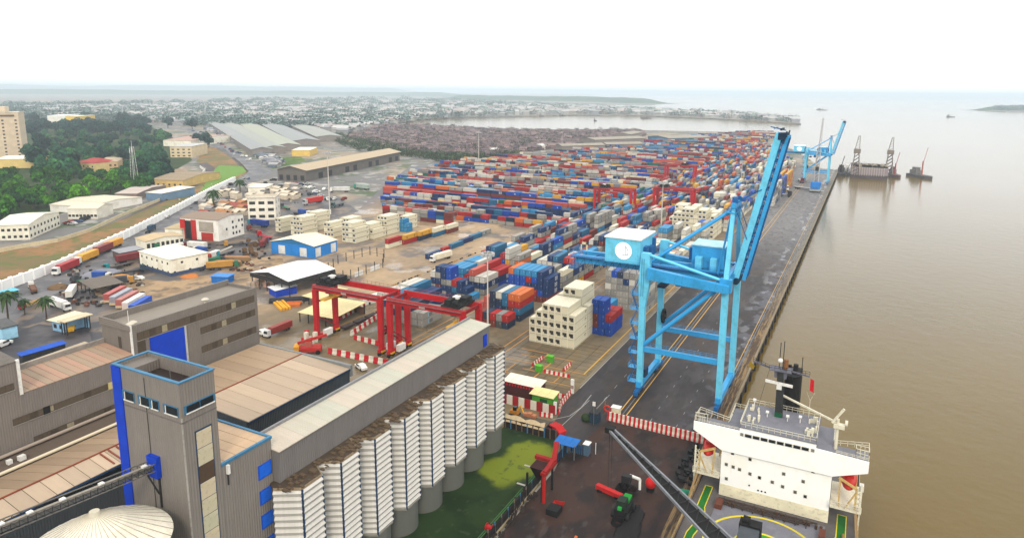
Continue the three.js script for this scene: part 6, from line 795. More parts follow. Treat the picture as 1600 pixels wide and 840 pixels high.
house({ name: 'row_shops', label: 'long cream shop row with tin roofs beside the boulevard', A: [212, 384], B: [228, 390], C: [262, 372], h: 4.6, type: 'gable', rise: 1.4, wall: creamW, roof: M(0.55, 0.45, 0.3), sw: [1, 8, 0.5, 3, 1.6, 2.6] });
house({ name: 'tin_shelter', label: 'grey tin roofed shelter between trucks left of the office block', A: [176, 402], B: [188, 407], C: [212, 396], h: 4, type: 'mono', strips: 4, rise: 0.4, roof: M(0.36, 0.36, 0.38), wall: M(0.16, 0.12, 0.1) });
// long beige transit shed and the depot roofs beyond
house({ name: 'transit_shed', label: 'very long beige roofed transit shed beside the container yard', A: [434, 282], B: [478, 284], C: [661, 252], h: 11, type: 'gableu', rise: 4, wall: M(0.2, 0.18, 0.16), roof: M(0.5, 0.42, 0.31, { map: streak }), strips: 22, sw: [1, 12, 0.5, 4, 8, 6, (i) => i % 3 === 0], fw: [1, 4, 1, 4, 4, 5], ov: 2 });
{ const dep = [[26, [426, 243], [345, 197]], [30, [446, 240], [362, 195]], [34, [470, 236], [386, 192]], [40, [500, 228], [416, 190]], [42, [535, 221], [452, 188]]];
  dep.forEach(([w, B, C], i) => house({ name: 'depot_shed', label: ['leftmost', 'second', 'middle', 'fourth', 'rightmost'][i] + ' long grey roofed depot shed beyond the green verge', w, B, C, h: 9, type: 'gableu', rise: 3, wall: M(0.3, 0.27, 0.25), roof: M(0.35 + 0.03 * (i % 3), 0.36 + 0.03 * (i % 3), 0.355, { map: streak }), strips: 12, ov: 1, group: 'depot sheds' })); }
house({ name: 'yellow_store', label: 'small yellow store beside the green verge', A: [456, 244], B: [484, 244], C: [492, 239], h: 8, type: 'flat', wall: yellowW, roof: creamRoof });
// left side: school-like blocks behind the embankment
house({ name: 'long_block', label: 'long cream two storey block at the left edge with red brown windows', A: [-8, 376], B: [46, 374], C: [107, 352], h: 9, type: 'gable', rise: 2.5, wall: M(0.76, 0.72, 0.6), roof: creamRoof, strips: 10, fw: [2, 6, 1.2, 4, 1.6, 1.5], sw: [2, 9, 1.2, 4, 1.8, 1.6] });
house({ name: 'long_block', label: 'low cream block behind the parked cars right of the long block', A: [106, 342], B: [152, 342], C: [168, 334], h: 7, type: 'gable', rise: 2, wall: M(0.74, 0.7, 0.6), roof: M(0.66, 0.6, 0.5), fw: [1, 8, 1.5, 4, 1.8, 1.6] });
house({ name: 'tin_hall', label: 'wide pale tin roofed hall between trees and long block', A: [78, 330], B: [140, 334], C: [192, 316], h: 5, type: 'gable', rise: 2, wall: wallW, roof: M(0.64, 0.58, 0.48), strips: 9 });
house({ name: 'white_hall', label: 'white roofed hall with blue end beside the boundary wall', A: [228, 312], B: [252, 314], C: [268, 302], h: 6, type: 'mono', rise: 1, wall: M(0.2, 0.3, 0.4), roof: M(0.74, 0.7, 0.6), strips: 5 });
house({ name: 'tin_row', label: 'upper row of grey tin roofs above the white hall', A: [180, 312], B: [214, 312], C: [238, 298], h: 5, type: 'gable', rise: 1.6, wall: M(0.3, 0.24, 0.2), roof: M(0.52, 0.46, 0.42) });
house({ name: 'yellow_house', label: 'yellow walled bungalow with brown roof inside the railway bend', A: [234, 292], B: [286, 293], C: [304, 278], h: 6.5, type: 'gable', rise: 2.4, wall: M(0.62, 0.48, 0.22), roof: M(0.36, 0.29, 0.2), fw: [1, 6, 1.5, 3, 1.8, 1.8] });
house({ name: 'brown_house', label: 'brown roofed house behind the yellow bungalow', A: [258, 282], B: [296, 280], C: [310, 272], h: 6, type: 'hip', rise: 2.6, wall: creamW, roof: M(0.36, 0.28, 0.2) });
house({ name: 'red_roof_house', label: 'yellow house with red hipped roof among the trees', A: [121, 268], B: [148, 270], C: [158, 264], h: 10, type: 'hip', rise: 4, wall: M(0.7, 0.56, 0.3), roof: redRoof, fw: [2, 4, 1.4, 4, 1.8, 1.7] });
house({ name: 'beige_house', label: 'beige two storey house right of the red roofed house', A: [154, 268], B: [184, 267], C: [192, 261], h: 10, type: 'hip', rise: 3.4, wall: M(0.6, 0.45, 0.28), roof: M(0.45, 0.37, 0.27), fw: [2, 4, 1.4, 4, 2, 1.8] });
house({ name: 'yellow_villa', label: 'long yellow villa with cream roof below the high rise', A: [-4, 263], B: [66, 262], C: [74, 256], h: 10, type: 'gable', rise: 2, wall: M(0.7, 0.55, 0.25), roof: creamRoof });
house({ name: 'yellow_factory', label: 'bright yellow far building above the tree tops', A: [103, 197], B: [122, 197], C: [126, 194], h: 22, type: 'flat', wall: M(0.8, 0.55, 0.05), roof: creamRoof });
house({ name: 'white_factory', label: 'long white far building left of the bright yellow one', A: [74, 192], B: [104, 192], C: [108, 190], h: 18, type: 'flat', wall: wallW, roof: whiteRoof });
house({ name: 'pale_depot', label: 'pale depot with red brown roof where the boulevard narrows', A: [255, 228], B: [298, 229], C: [312, 218], h: 9, type: 'gable', rise: 3, wall: creamW, roof: M(0.5, 0.36, 0.3), strips: 7 });
house({ name: 'apartment_row', label: 'terraced cream apartments beside the boulevard bend', A: [266, 246], B: [300, 246], C: [308, 240], h: 14, type: 'flat', wall: M(0.66, 0.56, 0.4), roof: M(0.5, 0.5, 0.5), fw: [3, 4, 1.5, 4, 3, 1.6] });
{ const [t, W, D] = house({ name: 'high_rise', label: 'tall cream high rise at the left edge above the trees', cat: 'high rise', A: [-26, 250], B: [36, 248], C: [44, 243], h: 56, type: 'flat', parapet: true, wall: M(0.62, 0.53, 0.41), roof: creamRoof, fw: [11, 6, 4, 4.2, 2.2, 1.8, (i, j) => i === 4 || i === 2] }); lpart(t, 'roof_house', BX(-W * 0.7, W * 0.3, -D * 0.6, D * 0.6, 56.3, 62.8), M(0.6, 0.52, 0.41)); lpart(t, 'sign', BX(-W * 0.1, W * 0.8, -D - 0.9, -D - 0.7, 51.6, 53.6), M(0.2, 0.13, 0.1)); }
// boundary wall with pillars
{ const pts = [[-40, 474], [0, 455], [50, 437], [100, 417], [150, 393], [200, 370], [250, 344], [300, 317], [330, 301], [367, 283]].map((p) => P(...p)), o = thing('boundary_wall', 'tall white boundary wall with pillars along the boulevard', 'wall', [pts[0][0], pts[0][1], 0]); const wm = M(0.86, 0.84, 0.79, { map: null, roughness: 0.6 });
  for (let i = 0; i + 1 < pts.length; i++) { const [a, b] = [pts[i], pts[i + 1]], L = Math.hypot(b[0] - a[0], b[1] - a[1]), n = Math.max(2, Math.round(L / 7)); for (let j = 0; j < n; j++) { const f = j / n, g = (j + 1) / n, p = (k) => [a[0] + (b[0] - a[0]) * k, a[1] + (b[1] - a[1]) * k]; const q = p(f), r = p(g); part(o, 'panel', mb().bar([q[0], q[1], 2.2], [r[0], r[1], 2.2], 1.3, 4.4), wm); part(o, 'pillar', mb().box(q[0] - 0.7, q[0] + 0.7, q[1] - 0.7, q[1] + 0.7, 0, 4.9), wm); } } }
{ const pts = [[-30, 400], [40, 386], [90, 378], [140, 362], [190, 338], [240, 318], [274, 303]].map((p) => P(...p)), o = thing('compound_wall', 'low cream wall between embankment and long blocks', 'wall', [pts[0][0], pts[0][1], 0]); for (let i = 0; i + 1 < pts.length; i++) part(o, 'panel', mb().bar([...pts[i], 1.1], [...pts[i + 1], 1.1], 0.4, 2.2), M(0.62, 0.55, 0.4)); }
{ const pts = [[276, 293], [306, 280], [320, 268], [312, 262]].map((p) => P(...p)), o = thing('compound_wall', 'curved white wall between bungalows and railway bend', 'wall', [pts[0][0], pts[0][1], 0]); for (let i = 0; i + 1 < pts.length; i++) part(o, 'panel', mb().bar([...pts[i], 1.3], [...pts[i + 1], 1.3], 0.4, 2.6), wallW); }
// ---------------------------------------------------------------- vehicles (local frame: nose towards -u)
const tyre = (o, x, u, r) => lpart(o, 'wheel', mb().tube([x - 0.2, u, r], [x + 0.2, u, r], r, r, 12), rubberM);
function place(o, x, u, yaw) { o.position.set(x, 0.06, -u); o.rotation.y = yaw; return o; }
const yawTo = (a, b) => { const p = P(...a), q = P(...b); return Math.atan2(-(q[0] - p[0]), (q[1] - p[1])) + Math.PI; };   // nose from a towards b
function truck(label, px, to, cab, box, o = {}) {
  const [x, u] = P(...px), t = thing(o.name || 'truck', label, 'truck', [x, u, 0]);
  lpart(t, 'cab', mb().add(tapered([0, -6.6, 0.9], [0, -6.4, 3.4], 2.4, 2.0, 2.2, 1.6)), cab); lpart(t, 'windscreen', mb().panel([[-1, -7.63, 2.1], [1, -7.63, 2.1], [0.95, -7.42, 3.0], [-0.95, -7.42, 3.0]], -0.06), glassM); lpart(t, 'chassis', mb().box(-0.5, 0.5, -5.4, 6.4, 0.75, 1.15), blackM);
  if (box) lpart(t, 'load', (o.tipper ? mb().panel([[-1.2, -4.6, 1.2], [1.2, -4.6, 1.2], [1.2, 6.2, 1.2], [-1.2, 6.2, 1.2]], 0.1).panel([[-1.2, -4.6, 1.2], [-1.2, -4.6, 2.7], [-1.2, 6.2, 2.7], [-1.2, 6.2, 1.2]], 0.1).panel([[1.2, -4.6, 1.2], [1.2, 6.2, 1.2], [1.2, 6.2, 2.7], [1.2, -4.6, 2.7]], 0.1).box(-1.1, 1.1, -4.5, 6.1, 1.3, 2.3) : o.tank ? mb().tube([0, -4.8, 2.3], [0, 6.2, 2.3], 1.15, 1.15, 16) : mb().box(-1.22, 1.22, -4.9, o.short ? 1.4 : 6.6, 1.2, o.flat ? 1.4 : 3.8)), box);
  for (const uu of [-6.2, 3.4, 4.7]) for (const s of [-1, 1]) tyre(t, s * 1.0, uu, 0.5); t.rotation.y = to; t.position.y = 0.06; t.scale.setScalar(o.s || (o.name === 'container_truck' ? 1.2 : 1)); return t;
}
const yB = yawTo([200, 384], [100, 426]), liv = (c, m = dirtS) => M(...c, { map: m, roughness: 0.5, bumpMap: rep(ribT, 0.9, 1), bumpScale: 0.04 });
truck('truck with red container, front of the queue on the boulevard', [104, 424], yB, whiteM, liv([0.45, 0.03, 0.04]), { name: 'container_truck' });
truck('truck with yellow container, second in the boulevard queue', [136, 408], yB, whiteM, liv([0.75, 0.42, 0.03]), { name: 'container_truck' });
truck('truck with dark red container, third in the boulevard queue', [160, 396], yB, M(0.5, 0.1, 0.08), liv([0.28, 0.03, 0.03]), { name: 'container_truck' });
truck('truck with orange yellow container, last in the boulevard queue', [176, 388], yB, M(0.6, 0.3, 0.04), liv([0.72, 0.38, 0.03]), { name: 'container_truck' });
truck('truck with cream container crossing the open yard beside the blue row', [690, 406], yawTo([700, 400], [672, 408]), whiteM, liv([0.78, 0.72, 0.58]), { name: 'container_truck', s: 1.05 });
truck('white articulated truck parked near the palms and gatehouse', [92, 482], yawTo([70, 473], [112, 488]), whiteM, liv([0.72, 0.7, 0.66]), { name: 'articulated_truck' });
truck('tipper truck with white cab and brown load on the boulevard', [51, 455], yawTo([58, 468], [46, 446]), whiteM, M(0.22, 0.11, 0.06), { tipper: 1, name: 'tipper_truck', s: 0.9 });
truck('rusty tipper trailer standing behind the palms', [52, 478], yawTo([66, 470], [36, 480]), M(0.4, 0.03, 0.02), M(0.5, 0.36, 0.18), { tipper: 1, name: 'tipper_truck', s: 0.8 });
truck('dark blue box truck driving up the boulevard', [234, 362], yawTo([228, 366], [240, 359]), M(0.05, 0.12, 0.2), M(0.05, 0.1, 0.16), { short: 1 });
truck('teal tractor truck beside the office block yard', [186, 418], yawTo([212, 412], [180, 420]), M(0.02, 0.3, 0.32), M(0.12, 0.1, 0.09), { flat: 1, name: 'flatbed_truck' });
truck('dark flatbed truck parked left of the cream office', [200, 428], yawTo([180, 430], [214, 424]), M(0.06, 0.1, 0.14), darkM, { flat: 1, name: 'flatbed_truck' });
truck('white tanker truck behind the cream office roof', [272, 390], yawTo([258, 392], [300, 384]), M(0.04, 0.2, 0.25), M(0.74, 0.72, 0.68), { tank: 1, name: 'tanker_truck' });
truck('red truck with dark boom near the teal crane truck', [338, 402], yawTo([352, 396], [330, 404]), M(0.5, 0.06, 0.03), M(0.75, 0.72, 0.68), { short: 1 });
truck('teal crane truck with pale jib near the white workshop', [352, 398], yawTo([372, 392], [348, 400]), M(0.02, 0.32, 0.38), M(0.2, 0.2, 0.2), { flat: 1, name: 'crane_truck' });
truck('navy blue box trailer beside the three storey office block', [404, 354], yawTo([420, 356], [390, 352]), M(0.05, 0.25, 0.3), M(0.01, 0.05, 0.28), { s: 1.2 });
truck('red tractor truck below the navy trailer', [414, 372], yawTo([424, 374], [402, 368]), M(0.5, 0.02, 0.03), M(0.45, 0.03, 0.04), { flat: 1 });
truck('brown red truck beside the white workshop windows', [398, 362], yawTo([410, 364], [392, 360]), M(0.3, 0.06, 0.04), M(0.2, 0.07, 0.05), { flat: 1 });
truck('flatbed with brick red container at the corner of the mill hall', [436, 520], yawTo([480, 498], [412, 526]), M(0.6, 0.6, 0.6), liv([0.33, 0.05, 0.035]), { name: 'container_truck', s: 0.85 });
truck('truck with bright red box beyond the three storey office', [490, 318], yawTo([500, 316], [478, 320]), M(0.5, 0.5, 0.5), liv([0.55, 0.03, 0.02]), { s: 1.3 });
truck('dark mobile crane truck by the flood mast in the wet lot', [528, 322], yawTo([540, 318], [516, 326]), M(0.1, 0.16, 0.16), M(0.12, 0.14, 0.14), { flat: 1, s: 1.2 });
truck('green and white parked trailer beside the transit shed', [566, 296], yawTo([580, 298], [548, 294]), M(0.1, 0.35, 0.28), M(0.4, 0.45, 0.42), { s: 1.3 });
truck('white trailer parked at the end of the transit shed', [532, 300], yawTo([545, 300], [520, 300]), whiteM, M(0.6, 0.6, 0.58), { s: 1.2 });
{ const cs = [['blue', [0.03, 0.12, 0.4]], ['green', [0.04, 0.22, 0.12]], ['white', [0.7, 0.68, 0.62]], ['dark grey', [0.09, 0.09, 0.1]], ['maroon', [0.25, 0.03, 0.03]], ['ochre', [0.5, 0.3, 0.06]]]; seed(654);
  [[150, 436, 'left of the gravel heap'], [136, 444, 'below the gravel heap'], [112, 462, 'beside the truck shelter'], [178, 446, 'behind the truck shelter'], [206, 408, 'above the cream office corner'], [240, 394, 'behind the cream office roof'], [318, 396, 'right of the cream office roof'], [330, 414, 'right of the cream office wall'], [306, 388, 'below the red workshop doors'], [374, 384, 'below the white workshop end'], [412, 384, 'left of the cream containers'], [346, 420, 'by the timber stack end'], [470, 336, 'left of the wet lot mast'], [446, 326, 'right of the three storey office'], [500, 338, 'below the wet lot mast']].forEach(([x, y, w], i) => { const [n, c] = cs[i % 6]; truck(`${n} lorry parked ${w} in the freight lot`, [x, y], rr(0, 6.2), M(...cs[(i + 2) % 6][1]), M(...c), { short: i % 3 === 0, flat: i % 4 === 1, s: rr(0.9, 1.15), name: 'lorry' }); }); }
for (const [k, t] of scene.children.entries()) if (t.name.startsWith('crane_truck')) lpart(t, 'jib', mb().bar([0, -5, 2.6], [0, 5.5, 3.4], 0.6), M(0.6, 0.58, 0.52));
// cars
const carProto = (m) => { const t = new THREE.Group(); const s = new THREE.Shape(); [[-2.1, 0.35], [2.1, 0.35], [2.15, 0.8], [1.2, 0.95], [0.5, 1.42], [-1.0, 1.45], [-1.7, 0.95], [-2.15, 0.85]].forEach((p, i) => (i ? s.lineTo(...p) : s.moveTo(...p))); const g = new THREE.ExtrudeGeometry(s, { depth: 1.5, bevelEnabled: true, bevelSize: 0.08, bevelThickness: 0.08, bevelSegments: 2 }).translate(0, 0, -0.75).rotateY(Math.PI / 2); lpart(t, 'body', g, m); lpart(t, 'window', mb().box(-0.86, 0.86, -0.35, 1.25, 0.98, 1.32), glassM); for (const s2 of [-1, 1]) for (const u of [-1.3, 1.3]) tyre(t, s2 * 0.72, u, 0.32); return t; };
seed(321);
function car(label, px, to, m, s = 1, name = 'parked_car') { const t = carProto(m); t.name = numbered(name); t.userData = { label, category: 'car' }; scene.add(t); const [x, u] = P(...px); t.position.set(x, 0.06, -u); t.rotation.y = to; t.scale.setScalar(s); return t; }
car('white car parked by the blue canopy behind the mill warehouse', [564, 576], 1.2, whiteM, 1.15); car('yellow taxi under the gatehouse canopy', [112, 516], 0.9, yellowM, 1.25, 'taxi'); car('red vehicle by the tan tarpaulin bay on the quay road', [866, 675], 1.2, M(0.5, 0.02, 0.02), 1.5, 'red_vehicle'); car('white van at the left edge below the palms', [2, 542], 0.3, whiteM, 1.5, 'van'); car('white car driving on the boulevard beside the workshop', [261, 340], yB, M(0.6, 0.6, 0.6), 1.2, 'car'); car('dark car driving on the boulevard near the palm', [306, 318], yB, M(0.06, 0.06, 0.07), 1.2, 'car'); car('white pickup parked in front of the cream office', [216, 437], 1.9, whiteM, 1.2, 'pickup'); car('white car at the foot of the brick red container truck', [411, 523], 1.3, whiteM, 1.4);
{ let k; const VC = [['white', whiteM], ['grey', M(0.5, 0.5, 0.5)], ['black', darkM], ['dark red', M(0.3, 0.05, 0.04)], ['navy', M(0.1, 0.15, 0.25)]]; const spots = []; for (let i = 0; i < 22; i++) spots.push([360 + i * 6 + rr(-2, 2), 276 + rr(0, 22) + i * 0.4]); for (let i = 0; i < 26; i++) { const f = i / 26; spots.push([300 + 92 * f + rr(-4, 4), 202 + 50 * f + rr(-3, 3)]); } for (let i = 0; i < 10; i++) spots.push([108 + i * 5, 352 - i * 2 + rr(-2, 2)]); for (let i = 0; i < 14; i++) spots.push([430 + rr(0, 110), 296 + rr(0, 20)]);
  spots.forEach((p, i) => { const t = car(`small ${VC[k = Math.floor(rnd() * 5)][0]} vehicle ` + (i < 22 ? `in the ${i < 8 ? 'left' : i < 15 ? 'middle' : 'right'} part of the lot by the boulevard bend` : i < 48 ? `in the ${i < 31 ? 'far' : i < 40 ? 'middle' : 'near'} part of the far boulevard traffic` : i < 58 ? `parked beside the low cream block` : 'in the wet lot before the transit shed'), p, rr(0, 6), VC[k][1], rr(1.1, 1.7), 'vehicle'); t.userData.group = i < 22 ? 'vehicles in the bend lot' : i < 48 ? 'traffic on the far boulevard' : i < 58 ? 'cars beside the low cream block' : 'vehicles before the transit shed'; }); }
// five containers side by side with lorry tails, and smaller yard things
{ const cols = [[0.5, 0.16, 0.14], [0.4, 0.42, 0.46], [0.5, 0.22, 0.19], [0.74, 0.72, 0.68], [0.01, 0.12, 0.5]], nm = ['red', 'grey', 'pink', 'white', 'blue'];
  const a = P(166, 474), b = P(206, 492), c = P(246, 468), ex = [(b[0] - a[0]) / 4, (b[1] - a[1]) / 4], yaw = Math.atan2(-(c[0] - b[0]), c[1] - b[1]);
  cols.forEach((k, i) => { const x = a[0] + ex[0] * i, u = a[1] + ex[1] * i, t = thing('container_trailer', `${nm[i]} topped container trailer in the row of five behind the mill`, 'trailer', [x, u, 0]); const rot = Math.atan2(-(c[0] - b[0]), c[1] - b[1]); lpart(t, 'container', BX(-1.25, 1.25, 0, 13, 1.2, 3.9), liv(k)); lpart(t, 'door', BX(-1.2, 1.2, -0.08, 0, 1.25, 3.8), M(k[0] * 0.9, k[1] * 0.8, k[2] * 0.8)); lpart(t, 'chassis', BX(-0.6, 0.6, 0, 12.6, 0.7, 1.2), blackM); lpart(t, 'bumper', BX(-1.2, 1.2, -0.3, 0, 0.5, 1.4), M(0.6, 0.5, 0.35)); for (const uu of [1.4, 2.8]) for (const s of [-1, 1]) tyre(t, s, uu, 0.5); t.rotation.y = rot; }); }
const box1 = (name, label, cat, px, w, d, h, m, yaw = 0.5, sub) => { const [x, u] = P(...px), t = thing(name, label, cat, [x, u, 0]); lpart(t, 'body', mb().box(-w / 2, w / 2, -d / 2, d / 2, 0.05, h), m); if (sub) sub(t); t.rotation.y = yaw; return t; };
{ const pl = thing('pipe_stack', 'stack of dark steel pipes lying on the dirt yard', 'pipes', [...P(452, 470), 0]); for (let i = 0; i < 6; i++) lpart(pl, 'pipe', mb().tube([-8, i * 0.75 - 2, 0.45 + (i % 2) * 0.5], [8, i * 0.75 - 2, 0.45 + (i % 2) * 0.5], 0.36, 0.36, 12), M(0.05, 0.055, 0.07)); pl.rotation.y = 0.75;
  const yb = thing('yellow_beams', 'stack of yellow lifting beams on the dirt yard', 'beams', [...P(440, 479), 0]); for (let i = 0; i < 4; i++) lpart(yb, 'beam', BX(-5.5, 5.5, i * 1.1 - 2, i * 1.1 - 1.2, 0.05, 0.9 + 0.3 * (i % 2)), M(0.75, 0.42, 0.03)); yb.rotation.y = -0.5; box1('orange_beam_stack', 'orange steel pieces right of the yellow beams', 'steel', [460, 477], 5, 4, 1.2, M(0.6, 0.22, 0.05), 0.6, (t) => lpart(t, 'bar', BX(-3, 3, -0.4, 0.4, 1.2, 1.7), M(0.6, 0.2, 0.04))); }
{ const r = thing('reach_stacker', 'red and yellow reach stacker parked left of the gantry leg', 'reach stacker', [...P(484, 551), 0]); lpart(r, 'body', mb().box(-2, 2, -4, 3.4, 1, 2.4), M(0.5, 0.04, 0.03)); lpart(r, 'counterweight', mb().box(-2, 2, 3.4, 5.2, 0.9, 3.1), M(0.75, 0.4, 0.03)); lpart(r, 'cab', mb().box(-0.9, 0.9, -0.8, 1.2, 2.4, 4.3), M(0.5, 0.16, 0.12)); lpart(r, 'boom', mb().bar([0, 4, 3.8], [0, -6, 6.4], 0.8, 0.9), M(0.5, 0.04, 0.03)); for (const [x, u] of [[-2, -3], [2, -3], [-2, 3], [2, 3]]) tyre(r, x, u, 0.85); r.rotation.y = 2.2; r.scale.setScalar(0.95);
  const q = thing('striped_blocks', 'pile of red and white striped blocks behind the reach stacker', 'blocks', [...P(479, 536), 0]); for (let i = 0; i < 8; i++) lpart(q, 'block', BX((i % 4) * 1.3 - 2.6, (i % 4) * 1.3 - 1.4, Math.floor(i / 4) * 1.6, Math.floor(i / 4) * 1.6 + 1.2, 0.05, 1.5 + 2.2 * (i % 3 === 1)), barM[i % 2]); }
barrier('gantry_barrier', 'long red and white barrier under the near side of the gantries', [P(513, 552), P(606, 571)], 1.9, 2.0, 'barrier', 0, 1.5); barrier('gantry_barrier', 'red and white barrier between the legs of both gantries', [P(553, 530), P(592, 540)], 1.7, 1.7); barrier('gantry_barrier', 'upper long red and white barrier running behind the left gantry', [P(530, 500), P(604, 458)], 1.7, 1.9, 'barrier', 0, 1.4); barrier('gantry_barrier', 'lower long red and white barrier behind the left gantry legs', [P(548, 525), P(612, 482)], 1.8, 1.9, 'barrier', 1, 1.4);
{ const c = thing('chassis_row', 'row of dark trailer chassis between the two long barriers', 'chassis', [...P(580, 497), 0]); for (let i = 0; i < 5; i++) lpart(c, 'frame', BX(-1.1, 1.1, -16 + i * 6.6, -10.6 + i * 6.6, 0.7, 1.5), M(0.07, 0.045, 0.04)); c.rotation.y = 0;
  const b = box1('bus', 'small white bus between the striped barriers', 'bus', [582, 472], 2.5, 8, 3.2, whiteM, -0.1, (t) => { lpart(t, 'window', BX(1.25, 1.3, -3.6, 3.4, 1.7, 2.6), glassM); for (const u of [-2.6, 2.4]) for (const s of [-1, 1]) tyre(t, s * 1.2, u, 0.5); }); b.rotation.y = -0.2; }
// pen of posts and boards on the open yard
{ const pts = [[513, 424], [528, 412], [553, 404], [578, 398], [600, 402], [598, 418], [572, 428], [548, 436], [524, 438]]; const o = thing('fenced_pen', 'fenced pen of tall posts and white boards on the open yard', 'fence', [...P(555, 425), 0]); pts.forEach((p, i) => { const [x, u] = P(...p), [x2, u2] = P(...pts[(i + 1) % pts.length]); for (let j = 0; j < 2; j++) part(o, 'post', mb().box(x + (x2 - x) * j / 2 - 0.14, x + (x2 - x) * j / 2 + 0.14, u + (u2 - u) * j / 2 - 0.14, u + (u2 - u) * j / 2 + 0.14, 0, 4.6), darkM); part(o, 'rail', mb().bar([x, u, 1.6], [x2, u2, 1.6], 0.1, 0.16), steelM); if (i > 4) part(o, 'board', mb().bar([x + (x2 - x) * 0.2, u + (u2 - u) * 0.2, 1.5], [x + (x2 - x) * 0.75, u + (u2 - u) * 0.75, 1.5], 0.1, 2.4), i === 5 || i === 6 ? M(0.72, 0.72, 0.7) : M(0.5, 0.45, 0.34)); }); }
{ const m = thing('kerb_blocks', 'dotted row of dark kerb blocks across the open yard', 'kerb', [...P(650, 430), 0]); const [a, b] = [P(615, 446), P(745, 395)]; for (let i = 0; i < 44; i++) { const f = i / 44; if (hash(i, 2, 2) < 0.2) continue; const x = a[0] + (b[0] - a[0]) * f, u = a[1] + (b[1] - a[1]) * f; part(m, 'block', BX(x - 0.25, x + 0.25, u - 0.45, u + 0.4, 0.05, 0.6), hash(i, 1, 1) < 0.3 ? M(0.5, 0.34, 0.1) : M(0.07, 0.05, 0.04)); } }
// dirt heaps, logs and scrap around the freight lot
seed(77); [['gravel_heap', 'grey gravel heap left of the cream office', 'heap', [158, 430], 9, 2.2, [0.3, 0.3, 0.34]], ['clay_heap', 'orange clay heap below the cream office corner', 'heap', [184, 434], 5, 1.4, [0.6, 0.33, 0.07]], ['clay_heap', 'small orange clay heap right of the cream office', 'heap', [297, 432], 4, 1.1, [0.55, 0.24, 0.06]], ['soil_heap', 'brown soil heap near the tipper truck', 'heap', [91, 450], 4, 1.8, [0.22, 0.14, 0.07]]].forEach(([n, l, c, px, r, h, k]) => { const [x, u] = P(...px), t = thing(n, l, c, [x, u, 0]); const g = new THREE.SphereGeometry(1, 22, 10, 0, 6.3, 0, 1.57), p = g.attributes.position; for (let i = 0; i < p.count; i++) { const f = 0.7 + 0.6 * fbm(p.getX(i) * 0.3 + 0.5, p.getZ(i) * 0.3 + 0.5, 6, 3, r); p.setXYZ(i, p.getX(i) * r * f, p.getY(i) * h * f, p.getZ(i) * r * f); } g.computeVertexNormals(); lpart(t, 'mound', g, M(...k)); });
[['spool', 'large wooden cable spools stacked beside the blue shed', [398, 385], 5], ['spool', 'second pile of wooden spools left of the blue shed', [393, 400], 6]].forEach(([n, l, px, k]) => { const [x, u] = P(...px), t = thing('spool_pile', l, 'spools', [x, u, 0]); for (let i = 0; i < k; i++) { const a = rr(-3, 3), b = rr(-3, 3), h = i > 2 ? 2.6 : 0; lpart(t, 'spool', mb().tube([a - 0.5, b, 1.2 + h], [a + 0.5, b, 1.2 + h], 0.6, 0.6, 12).tube([a - 0.6, b, 1.2 + h], [a - 0.5, b, 1.2 + h], 1.2, 1.2, 14).tube([a + 0.5, b, 1.2 + h], [a + 0.6, b, 1.2 + h], 1.2, 1.2, 14), woodM); } });
[['timber stack with pale planks beside the spools', [372, 407]], ['long timber stack below the crane truck', [358, 414]]].forEach(([l, px]) => { const [x, u] = P(...px), t = thing('timber_stack', l, 'timber', [x, u, 0]); for (let i = 0; i < 9; i++) lpart(t, 'plank', BX(-7, 7 - (i % 3), (i % 3) * 1.2 - 2, (i % 3) * 1.2 - 0.9, Math.floor(i / 3) * 0.8, Math.floor(i / 3) * 0.8 + 0.72), M(0.35 + 0.06 * (i % 3), 0.24, 0.12)); t.rotation.y = 0.45; });
{ const o = thing('scrap_yard', 'scatter of dark scrap, drums and parts around the freight lot', 'scrap', [0, 0, 0]); o.userData.kind = 'stuff'; const a = mb(), b = mb(), c = mb(); for (let i = 0; i < 300; i++) { const p = rnd() < 0.5 ? P(rr(90, 220), rr(415, 480)) : rnd() < 0.5 ? P(rr(300, 420), rr(380, 425)) : P(rr(250, 480), rr(285, 330)); const s = rr(0.4, 1.9), q = rnd() < 0.6 ? a : rnd() < 0.5 ? b : c; q.box(p[0], p[0] + s, p[1], p[1] + rr(0.4, 2), 0.05, rr(0.3, 1.3)); } part(o, 'dark_scrap', a, M(0.06, 0.05, 0.048)); part(o, 'rusty_scrap', b, M(0.22, 0.1, 0.06)); part(o, 'pale_scrap', c, M(0.55, 0.5, 0.42)); }
{ const o = thing('tin_roofs', 'patchwork of small tin and tile roofs beside the three storey office', 'roofs', [0, 0, 0]); o.userData.kind = 'stuff'; const ms = [M(0.36, 0.11, 0.08), M(0.44, 0.24, 0.1), M(0.6, 0.54, 0.45), M(0.35, 0.33, 0.32)].map((m) => [m, mb()]); for (let i = 0; i < 70; i++) { const p = i < 34 ? P(rr(318, 386), rr(322, 340)) : P(rr(345, 470), rr(292, 312)), w = rr(5, 11), d = rr(4, 8), h = rr(3, 5), q = ms[i < 16 ? (rnd() < 0.4 ? 0 : 1) : 2 + (rnd() < 0.3)]; q[1].box(p[0] - w / 2 + 0.3, p[0] + w / 2 - 0.3, p[1] - d / 2 + 0.3, p[1] + d / 2 - 0.3, 0, h).panel([[p[0] - w / 2, p[1] - d / 2, h], [p[0] + w / 2, p[1] - d / 2, h], [p[0] + w / 2, p[1], h + 1.4], [p[0] - w / 2, p[1], h + 1.4]], 0.1).panel([[p[0] - w / 2, p[1], h + 1.4], [p[0] + w / 2, p[1], h + 1.4], [p[0] + w / 2, p[1] + d / 2, h], [p[0] - w / 2, p[1] + d / 2, h]], 0.1); } ms.forEach(([m, q], i) => part(o, ['red_roof', 'orange_roof', 'cream_roof', 'grey_roof'][i], q, m)); }

